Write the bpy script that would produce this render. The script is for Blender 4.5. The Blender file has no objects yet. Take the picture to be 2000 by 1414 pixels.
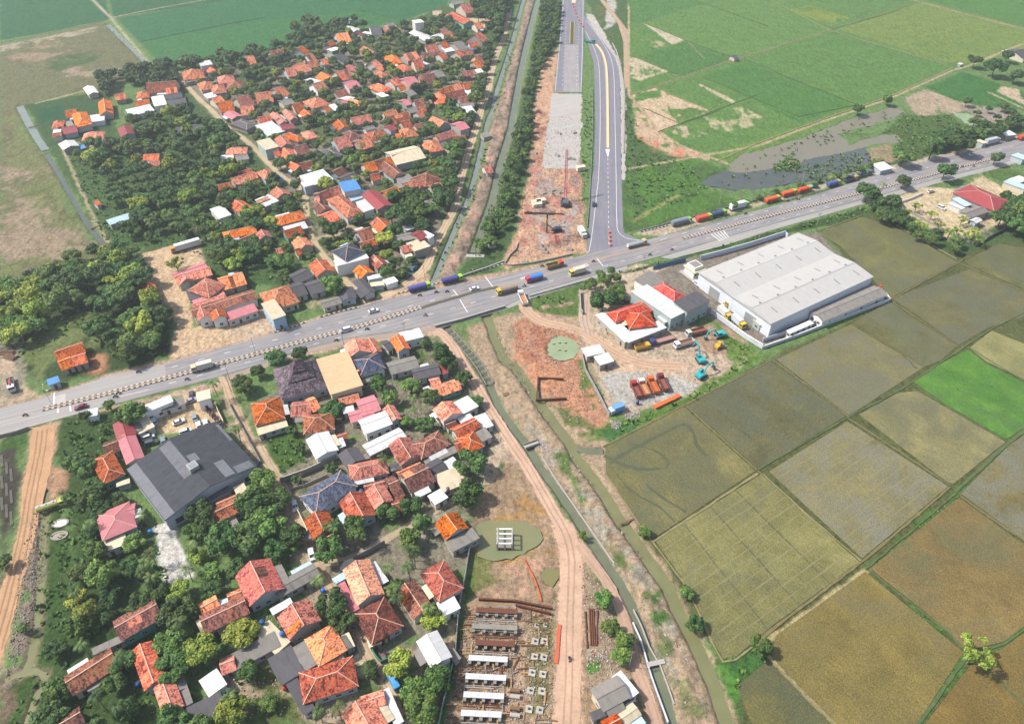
import bpy, bmesh, math, random
import numpy as np
from mathutils import Vector, Matrix
D = bpy.data
SC = bpy.context.scene
COL = SC.collection
R = math.radians
random.seed(7)

# ---------------------------------------------------------------- camera, sky, sun, exposure
FPX, PITCH, CAMH = 1450.0, R(41.4), 190.0
cam_d = D.cameras.new('camera'); cam = D.objects.new('camera', cam_d); COL.objects.link(cam)
cam.location = (0, 0, CAMH); cam.rotation_euler = (R(90) - PITCH, 0, 0)
cam_d.sensor_width = 36; cam_d.lens = 36 * FPX / 2000.0
cam_d.clip_start = 1; cam_d.clip_end = 20000
SC.camera = cam
SUN_EL, SUN_AZ = R(50), R(-86)          # azimuth measured clockwise from +Y; the sun stands to the left
w = D.worlds.new('World'); SC.world = w; w.use_nodes = True
nt = w.node_tree; nt.nodes.clear()
sky = nt.nodes.new('ShaderNodeTexSky'); sky.sky_type = 'NISHITA'; sky.sun_disc = False
sky.sun_elevation = SUN_EL; sky.sun_rotation = SUN_AZ; sky.air_density = 1.3; sky.dust_density = 3.0
bg = nt.nodes.new('ShaderNodeBackground'); bg.inputs[1].default_value = 0.135
wo = nt.nodes.new('ShaderNodeOutputWorld')
nt.links.new(sky.outputs[0], bg.inputs[0]); nt.links.new(bg.outputs[0], wo.inputs[0])
sl = D.lights.new('sun', 'SUN'); sl.energy = 4.6; sl.angle = R(1.8); sl.color = (1.0, 0.95, 0.88)
so = D.objects.new('sun', sl); COL.objects.link(so)
sd = Vector((math.sin(SUN_AZ) * math.cos(SUN_EL), math.cos(SUN_AZ) * math.cos(SUN_EL), math.sin(SUN_EL)))
so.rotation_euler = (-sd).to_track_quat('-Z', 'Y').to_euler(); so.location = sd * 400
SC.view_settings.view_transform = 'Standard'; SC.view_settings.look = 'None'
SC.view_settings.exposure = 0.68; SC.view_settings.gamma = 1
SC.render.engine = 'CYCLES'
SC.cycles.max_bounces = 5; SC.cycles.diffuse_bounces = 2; SC.cycles.glossy_bounces = 2
SC.cycles.transmission_bounces = 2; SC.cycles.transparent_max_bounces = 6; SC.cycles.volume_bounces = 0
SC.cycles.use_denoising = True

SP, CP = math.sin(PITCH), math.cos(PITCH)
def G(x, y, z=0.0):
    """point of the land seen at photo position x, y (2000 x 1414), at height z"""
    u = (x - 1000) / FPX; v = (707 - y) / FPX
    dy = CP + v * SP; dz = -SP + v * CP
    t = (z - CAMH) / dz
    return Vector((u * t, dy * t, z))
def G2(x, y, z=0.0):
    p = G(x, y, z); return (p.x, p.y)

# ---------------------------------------------------------------- helpers
def s2l(c): return c / 12.92 if c <= .04045 else ((c + .055) / 1.055) ** 2.4
def C(h, k=0.5):
    return tuple(s2l(int(h[i:i + 2], 16) / 255) * k for i in (0, 2, 4))
def tag(o, label=None, cat=None, group=None, kind=None):
    if label: o['label'] = label
    if cat: o['category'] = cat
    if group: o['group'] = group
    if kind: o['kind'] = kind
    return o
def empty(name, loc=(0, 0, 0), rz=0.0):
    o = D.objects.new(name, None); COL.objects.link(o); o.location = loc; o.rotation_euler = (0, 0, rz)
    o.empty_display_size = .5
    return o
def meshobj(name, me, parent=None):
    o = D.objects.new(name, me); COL.objects.link(o)
    if parent is not None: o.parent = parent
    return o
class MB:
    """collects faces with material slots; build() links them as ONE mesh object"""
    def __init__(s): s.v = []; s.f = []; s.m = []; s.sm = []
    def add(s, vs, fs, m=0, smooth=False):
        b = len(s.v); s.v += [tuple(p) for p in vs]
        for f in fs: s.f.append([b + i for i in f]); s.m.append(m); s.sm.append(smooth)
    def box(s, x0, x1, y0, y1, z0, z1, m=0, taper=0.0, ch=0.0):
        t = taper
        s.add([(x0, y0, z0), (x1, y0, z0), (x1, y1, z0), (x0, y1, z0),
               (x0 + t, y0 + t, z1), (x1 - t, y0 + t, z1), (x1 - t, y1 - t, z1), (x0 + t, y1 - t, z1)],
              [(3, 2, 1, 0), (4, 5, 6, 7), (0, 1, 5, 4), (1, 2, 6, 5), (2, 3, 7, 6), (3, 0, 4, 7)], m)
    def prism(s, prof, y0, y1, m=0):
        """profile in x,z swept along y"""
        n = len(prof)
        vs = [(x, y0, z) for x, z in prof] + [(x, y1, z) for x, z in prof]
        fs = [[i, (i + 1) % n, (i + 1) % n + n, i + n] for i in range(n)]
        s.add(vs, fs + [list(range(n))[::-1], list(range(n, 2 * n))], m)
    def prismx(s, prof, x0, x1, m=0):
        """profile in y,z swept along x"""
        n = len(prof)
        vs = [(x0, y, z) for y, z in prof] + [(x1, y, z) for y, z in prof]
        fs = [[i, i + n, (i + 1) % n + n, (i + 1) % n] for i in range(n)]
        s.add(vs, fs + [list(range(n)), list(range(n, 2 * n))[::-1]], m)
    def tube(s, a, b, r0, r1=None, n=8, m=0, caps=True, smooth=True):
        a = Vector(a); b = Vector(b); r1 = r0 if r1 is None else r1
        d = (b - a); d = d.normalized() if d.length > 1e-6 else Vector((0, 0, 1))
        u = d.cross(Vector((0, 0, 1)));
        if u.length < 1e-3: u = Vector((1, 0, 0))
        u.normalize(); w_ = d.cross(u)
        vs = []
        for p, r in ((a, r0), (b, r1)):
            for i in range(n):
                t = 2 * math.pi * i / n; vs.append(p + u * (r * math.cos(t)) + w_ * (r * math.sin(t)))
        s.add(vs, [[i, (i + 1) % n, (i + 1) % n + n, i + n] for i in range(n)], m, smooth)
        if caps: s.add(vs, [list(range(n))[::-1], list(range(n, 2 * n))], m)
    def beam(s, a, b, w_, h, m=0):
        a = Vector(a); b = Vector(b); d = (b - a).normalized(); u = d.cross(Vector((0, 0, 1)))
        if u.length < 1e-3: u = Vector((1, 0, 0))
        u.normalize(); q = u.cross(d)
        vs = [p + u * (sx * w_ / 2) + q * (sz * h / 2) for p in (a, b) for sx, sz in ((-1, -1), (1, -1), (1, 1), (-1, 1))]
        s.add(vs, [(0, 1, 2, 3), (7, 6, 5, 4), (0, 4, 5, 1), (1, 5, 6, 2), (2, 6, 7, 3), (3, 7, 4, 0)], m)
    def mesh(s, name, mats):
        me = D.meshes.new(name); me.from_pydata(s.v, [], s.f)
        for m in mats: me.materials.append(m)
        me.polygons.foreach_set('material_index', s.m); me.polygons.foreach_set('use_smooth', s.sm)
        me.update(); return me
    def build(s, name, mats, parent=None):
        if not isinstance(mats, (list, tuple)): mats = [mats]
        return meshobj(name, s.mesh(name, mats), parent)

# ---------------------------------------------------------------- materials
class NT:
    def __init__(s, name):
        s.mat = D.materials.new(name); s.mat.use_nodes = True; s.t = s.mat.node_tree
        s.b = s.t.nodes['Principled BSDF']; s.b.inputs['Specular IOR Level'].default_value = .25
    def n(s, kind, **kw):
        x = s.t.nodes.new(kind)
        for k, v in kw.items():
            if k.startswith('i_'): x.inputs[k[2:].replace('_', ' ')].default_value = v
            else: setattr(x, k, v)
        return x
    def l(s, a, b): s.t.links.new(a, b)
    def coord(s, which='Object'):
        return s.n('ShaderNodeTexCoord').outputs[which]
    def noise(s, vec, scale, detail=3, rough=.55, dist=0):
        x = s.n('ShaderNodeTexNoise', i_Scale=scale, i_Detail=detail, i_Roughness=rough, i_Distortion=dist)
        if vec is not None: s.l(vec, x.inputs['Vector'])
        return x.outputs['Fac']
    def mapv(s, vec, scale=(1, 1, 1), rot=(0, 0, 0)):
        x = s.n('ShaderNodeMapping'); x.inputs['Scale'].default_value = scale; x.inputs['Rotation'].default_value = rot
        s.l(vec, x.inputs['Vector']); return x.outputs['Vector']
    def ramp(s, fac, stops):
        x = s.n('ShaderNodeValToRGB'); e = x.color_ramp.elements
        while len(e) < len(stops): e.new(.5)
        for i, (p, c) in enumerate(stops):
            e[i].position = p; e[i].color = (c[0], c[1], c[2], 1) if len(c) >= 3 else (c[0],) * 3 + (1,)
        s.l(fac, x.inputs['Fac']); return x.outputs['Color']
    def mix(s, fac, a, b, mode='MIX'):
        x = s.n('ShaderNodeMix', data_type='RGBA', blend_type=mode)
        for sock, val in ((x.inputs[0], fac), (x.inputs[6], a), (x.inputs[7], b)):
            if hasattr(val, 'links') or hasattr(val, 'is_output'): s.l(val, sock)
            elif isinstance(val, (int, float)): sock.default_value = val
            else: sock.default_value = (val[0], val[1], val[2], 1)
        return x.outputs[2]
    def math(s, op, a, b=0.0, c=None):
        x = s.n('ShaderNodeMath', operation=op)
        for i, v in enumerate((a, b) if c is None else (a, b, c)):
            if isinstance(v, (int, float)): x.inputs[i].default_value = v
            else: s.l(v, x.inputs[i])
        return x.outputs[0]
    def color(s, c):
        if isinstance(c, tuple): s.b.inputs['Base Color'].default_value = (c[0], c[1], c[2], 1)
        else: s.l(c, s.b.inputs['Base Color'])
    def rough(s, r):
        if isinstance(r, (int, float)): s.b.inputs['Roughness'].default_value = r
        else: s.l(r, s.b.inputs['Roughness'])
    def bump(s, h, strength=.4, dist=.1):
        x = s.n('ShaderNodeBump', i_Strength=strength, i_Distance=dist); s.l(h, x.inputs['Height'])
        s.l(x.outputs[0], s.b.inputs['Normal'])
    def rnd(s): return s.n('ShaderNodeObjectInfo').outputs['Random']
_mc = {}
def sc_(c, k): return tuple(min(1, x * k) for x in c)
def plain(name, c, rough=.6, metal=0.0, var=.12, scale=3.0, spec=.3):
    key = ('p', name, c, rough)
    if key in _mc: return _mc[key]
    m = NT(name); co = m.coord(); n1 = m.noise(co, scale, 4)
    m.color(m.mix(n1, sc_(c, 1 - var * 1.6), sc_(c, 1 + var * 1.6))); m.rough(rough)
    m.b.inputs['Metallic'].default_value = metal; m.b.inputs['Specular IOR Level'].default_value = spec
    _mc[key] = m.mat; return m.mat
def tilemat(name, c, dark, light):
    m = NT(name); co = m.coord(); r = m.rnd()
    off = m.n('ShaderNodeVectorMath', operation='ADD'); m.l(co, off.inputs[0]); cb = m.n('ShaderNodeCombineXYZ')
    m.l(m.math('MULTIPLY', r, 83.0), cb.inputs[0]); m.l(m.math('MULTIPLY', r, 41.0), cb.inputs[1]); m.l(cb.outputs[0], off.inputs[1])
    v = off.outputs[0]
    cells = m.n('ShaderNodeTexVoronoi', i_Scale=1.0); m.l(m.mapv(v, (3.2, 2.4, 1)), cells.inputs['Vector'])
    sep = m.n('ShaderNodeSeparateColor'); m.l(cells.outputs['Color'], sep.inputs[0])
    big = m.noise(m.mapv(v, (.9, .28, .3)), 1.0, 5, .65)
    amt = m.math('ADD', m.math('MULTIPLY', big, 1.15), m.math('MULTIPLY', sep.outputs[0], .42))
    base = m.ramp(amt, [(.58, dark), (.76, c), (1.02, light)])
    tint = m.mix(m.math('MULTIPLY', r, .45), base, m.mix(.5, base, dark, 'MULTIPLY'))
    hsv = m.n('ShaderNodeHueSaturation'); m.l(base, hsv.inputs['Color'])
    m.l(m.math('MULTIPLY_ADD', r, .55, .66), hsv.inputs['Value']); m.l(m.math('MULTIPLY_ADD', m.math('FRACT', m.math('MULTIPLY', r, 7.31)), .02, .49), hsv.inputs['Hue'])
    m.l(m.math('MULTIPLY_ADD', m.math('FRACT', m.math('MULTIPLY', r, 3.7)), .3, .8), hsv.inputs['Saturation'])
    wv = m.n('ShaderNodeTexWave', wave_type='BANDS', bands_direction='X', i_Scale=1.6, i_Distortion=.4); m.l(co, wv.inputs['Vector'])
    wy = m.n('ShaderNodeTexWave', wave_type='BANDS', bands_direction='Y', i_Scale=1.3, i_Distortion=.6); m.l(co, wy.inputs['Vector'])
    m.color(hsv.outputs[0]); m.rough(.8)
    m.bump(m.math('ADD', m.math('MULTIPLY', wv.outputs['Fac'], .6), m.math('ADD', wy.outputs['Fac'], m.math('MULTIPLY', sep.outputs[1], .5))), .7, .07)
    return m.mat
def sheetmat(name, c, stain, rough=.5, rib=2.2, amt=.5, seam=.55):
    m = NT(name); co = m.coord(); r = m.rnd()
    off = m.n('ShaderNodeVectorMath', operation='ADD'); m.l(co, off.inputs[0]); cb = m.n('ShaderNodeCombineXYZ')
    m.l(m.math('MULTIPLY', r, 57.0), cb.inputs[0]); m.l(m.math('MULTIPLY', r, 23.0), cb.inputs[2]); m.l(cb.outputs[0], off.inputs[1])
    n1 = m.noise(m.mapv(off.outputs[0], (1, .3, 1)), .8, 5, .65)
    col = m.ramp(n1, [(.38, sc_(c, 1.04)), (.52, c), (.78, tuple(c[i] * (1 - amt) + stain[i] * amt for i in range(3)))])
    br = m.n('ShaderNodeTexBrick', i_Scale=1.0); br.inputs['Color1'].default_value = (1, 1, 1, 1); br.inputs['Color2'].default_value = (.8, .8, .82, 1)
    br.inputs['Mortar'].default_value = (.55, .55, .55, 1); br.inputs['Mortar Size'].default_value = .02
    br.inputs['Brick Width'].default_value = .95; br.inputs['Row Height'].default_value = 2.6; br.offset = 0.5
    m.l(off.outputs[0], br.inputs['Vector'])
    col = m.mix(seam, col, br.outputs['Color'], 'MULTIPLY')
    hsv = m.n('ShaderNodeHueSaturation'); m.l(col, hsv.inputs['Color']); m.l(m.math('MULTIPLY_ADD', r, .3, .84), hsv.inputs['Value'])
    wv = m.n('ShaderNodeTexWave', wave_type='BANDS', bands_direction='X', i_Scale=rib); m.l(co, wv.inputs['Vector'])
    m.color(hsv.outputs[0]); m.rough(rough); m.bump(wv.outputs['Fac'], .5, .05)
    return m.mat
def leafmat(name, a, b, c2):
    m = NT(name); g = m.n('ShaderNodeNewGeometry'); r = m.rnd()
    n1 = m.noise(g.outputs['Position'], .55, 3); n2 = m.noise(g.outputs['Position'], 2.6, 2)
    f = m.math('ADD', m.math('MULTIPLY', n1, .55), m.math('MULTIPLY', n2, .45))
    col = m.ramp(f, [(.38, a), (.5, b), (.62, c2)])
    hsv = m.n('ShaderNodeHueSaturation'); m.l(col, hsv.inputs['Color'])
    m.l(m.math('MULTIPLY_ADD', r, .045, .475), hsv.inputs['Hue']); m.l(m.math('MULTIPLY_ADD', m.math('FRACT', m.math('MULTIPLY', r, 5.7)), .7, .62), hsv.inputs['Value'])
    m.color(hsv.outputs[0]); m.rough(.65); m.b.inputs['Specular IOR Level'].default_value = .2
    return m.mat

GREY = C('8f8f99')
M = dict(
    concrete=plain('concrete', C('c4bfb6'), .85), oldconcrete=plain('old_concrete', C('a09a8e'), .9, var=.25, scale=.8),
    white=plain('white_paint', C('f0eeea', .72), .6, var=.06), cream=plain('cream_paint', C('e8dcbc', .65), .7, var=.08),
    black=plain('black_rubber', (.02, .02, .022), .7), dark=plain('dark_metal', (.045, .045, .05), .5), glass=plain('dark_glass', (.03, .04, .05), .12, spec=.6),
    steel=plain('galvanised_steel', (.32, .33, .34), .45, .4), rust=plain('rusty_steel', C('7a4a35'), .8, var=.35),
    trunk=plain('bark', (.12, .09, .065), .9, var=.3), wood=plain('weathered_timber', C('8a6c50'), .85, var=.3),
    stripeb=plain('kerb_black', (.06, .055, .05), .8, var=.3), stripew=plain('kerb_white', C('e8dccb', .62), .8, var=.15),
    yellowline=plain('yellow_paint', C('d8b860', .6), .7), whiteline=plain('road_paint', C('ecebe8', .62), .7, var=.2, scale=1.2),
    orangeplastic=plain('orange_plastic', C('f06a3a', .6), .5), blue=plain('blue_sheet', C('4a8fd0', .6), .5),
    teal=plain('teal_paint', C('35b4b8', .6), .45), red=plain('red_paint', C('c83a3a', .6), .45), yellow=plain('yellow_paint_metal', C('e0b030', .6), .45),
    rubble=plain('rubble_grey', C('b8aca0'), .95, var=.35, scale=1.5), tyre=plain('tyre', (.025, .025, .027), .85),
)
leafs = [leafmat('foliage_dark', C('324e2a', .56), C('4e7038', .58), C('6e8c46', .6)),
         leafmat('foliage_green', C('40602c', .58), C('62843e', .58), C('86a04c', .6)),
         leafmat('foliage_light', C('627c2e', .65), C('8ca03e', .65), C('b4bc50', .65))]
palmleaf = leafmat('palm_frond', C('3d5a30', .5), C('617e45', .5), C('94a35a', .5))
# ---------------------------------------------------------------- the land
def vnoise(x, y, sc, seed, octv=3):
    out = 0; amp = 1; tot = 0
    for o in range(octv):
        rs = np.random.RandomState(seed + o * 17); T = rs.rand(256, 256)
        u = x / sc; v = y / sc; iu = np.floor(u).astype(int); iv = np.floor(v).astype(int); fu = u - iu; fv = v - iv
        fu = fu * fu * (3 - 2 * fu); fv = fv * fv * (3 - 2 * fv)
        a = T[iu % 256, iv % 256]; b = T[(iu + 1) % 256, iv % 256]; c = T[iu % 256, (iv + 1) % 256]; d = T[(iu + 1) % 256, (iv + 1) % 256]
        out = out + amp * ((a * (1 - fu) + b * fu) * (1 - fv) + (c * (1 - fu) + d * fu) * fv); tot += amp; amp *= .55; sc = sc * .5
    return out / tot * 2 - 1
def segdist(x, y, pts, closed):
    d = np.full(x.shape, 1e9); n = len(pts)
    for i in range(n if closed else n - 1):
        ax, ay = pts[i]; bx, by = pts[(i + 1) % n]; dx = bx - ax; dy = by - ay; L = dx * dx + dy * dy + 1e-9
        t = np.clip(((x - ax) * dx + (y - ay) * dy) / L, 0, 1)
        d = np.minimum(d, np.hypot(x - ax - t * dx, y - ay - t * dy))
    return d
def inside(x, y, pts):
    c = np.zeros(x.shape, bool); n = len(pts)
    for i in range(n):
        ax, ay = pts[i]; bx, by = pts[(i + 1) % n]
        if ay == by: continue
        c ^= ((ay > y) != (by > y)) & (x < (bx - ax) * (y - ay) / (by - ay) + ax)
    return c
def sdf(x, y, pts): 
    d = segdist(x, y, pts, True); return np.where(inside(x, y, pts), d, -d)
def P(s, z=0):
    """'x,y x,y ...' photo positions -> world xy"""
    return [G2(*map(float, q.split(',')), z) for q in s.split()]
def sstep(a, b, v):
    t = np.clip((v - a) / (b - a), 0, 1); return t * t * (3 - 2 * t)

# water courses: name, centre line, width in m, bank width, depth
CANALS = [
 ('A', '1030,-30 1022,0 1015,25 1002,75 985,130 970,175 962,212 952,237 940,290 930,332 922,362 910,399 890,441 870,491 850,539 838,566', 1.5, 1.3),
 ('B', '1058,-30 1050,0 1037,50 1025,100 1015,150 1002,225 998,250 975,325 968,362 957,404 940,449 924,491', 2.6, 1.5),
 ('C', '868,628 875,641 932,706 957,749 975,794 997,825 1032,869 1062,919 1100,969 1130,1014 1160,1059 1192,1110 1212,1137 1237,1185 1255,1235 1270,1280 1282,1310 1300,1360 1312,1410 1325,1460', 1.9, 1.3),
 ('D', '945,600 957,629 970,666 987,704 1007,714 1032,752 1057,789 1085,827 1112,862 1130,897 1155,927 1185,969 1212,1014 1230,1037 1245,1059 1275,1102 1307,1145 1325,1190 1350,1235 1375,1290 1395,1335 1412,1385 1424,1420 1435,1460', 2.5, 1.7),
 ('E', '1128,873 1150,880 1178,880', 1.6, 1.5),
 ('F', '210,48 230,68 255,92 280,118 297,133', 2.8, 1.0),
 ('G', '38,207 55,240 72,268 88,292', 3.4, 1.2),
 ('H', '90,300 112,335 128,362 150,402 166,430 182,452 195,468 210,486', 1.5, 1.2),
 ('I', '90,960 84,1040 78,1100 76,1160 72,1220 58,1290 40,1320', 1.3, 1.2),
 ('J', '8,1328 30,1316 60,1308 88,1316', 1.2, 1.0), ('K', '88,1316 80,1340 68,1362 50,1410 40,1450', .9, 1.0),
]
PONDS = [('green_pond', '1070,672 1078,661 1095,656 1115,660 1128,672 1131,686 1122,699 1103,704 1084,702 1071,693'),
         ('foundation_pond', '930,1026 955,1014 985,1012 1025,1020 1058,1034 1062,1052 1040,1072 1000,1090 962,1096 934,1086'),
         ('small_pool', '1066,1110 1090,1112 1092,1130 1083,1146 1062,1140 1058,1124'),
         ('flood_water', '1368,352 1400,340 1424,328 1480,322 1520,312 1570,300 1600,292 1650,288 1690,284 1702,318 1670,334 1640,342 1610,352 1570,358 1530,360 1490,370 1440,372 1400,366 1370,362'),
         ('shallow_water', '1418,320 1450,300 1500,288 1560,270 1620,246 1690,222 1740,207 1765,215 1750,232 1700,246 1670,252 1640,262 1660,282 1680,274 1715,263 1750,262 1764,272 1755,280 1710,281 1680,290 1640,300 1600,306 1560,316 1500,330 1450,338 1424,334'),
         ('fish_pond', '1862,221 1890,221 1915,232 1923,244 1908,251 1890,250 1878,236')]
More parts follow.
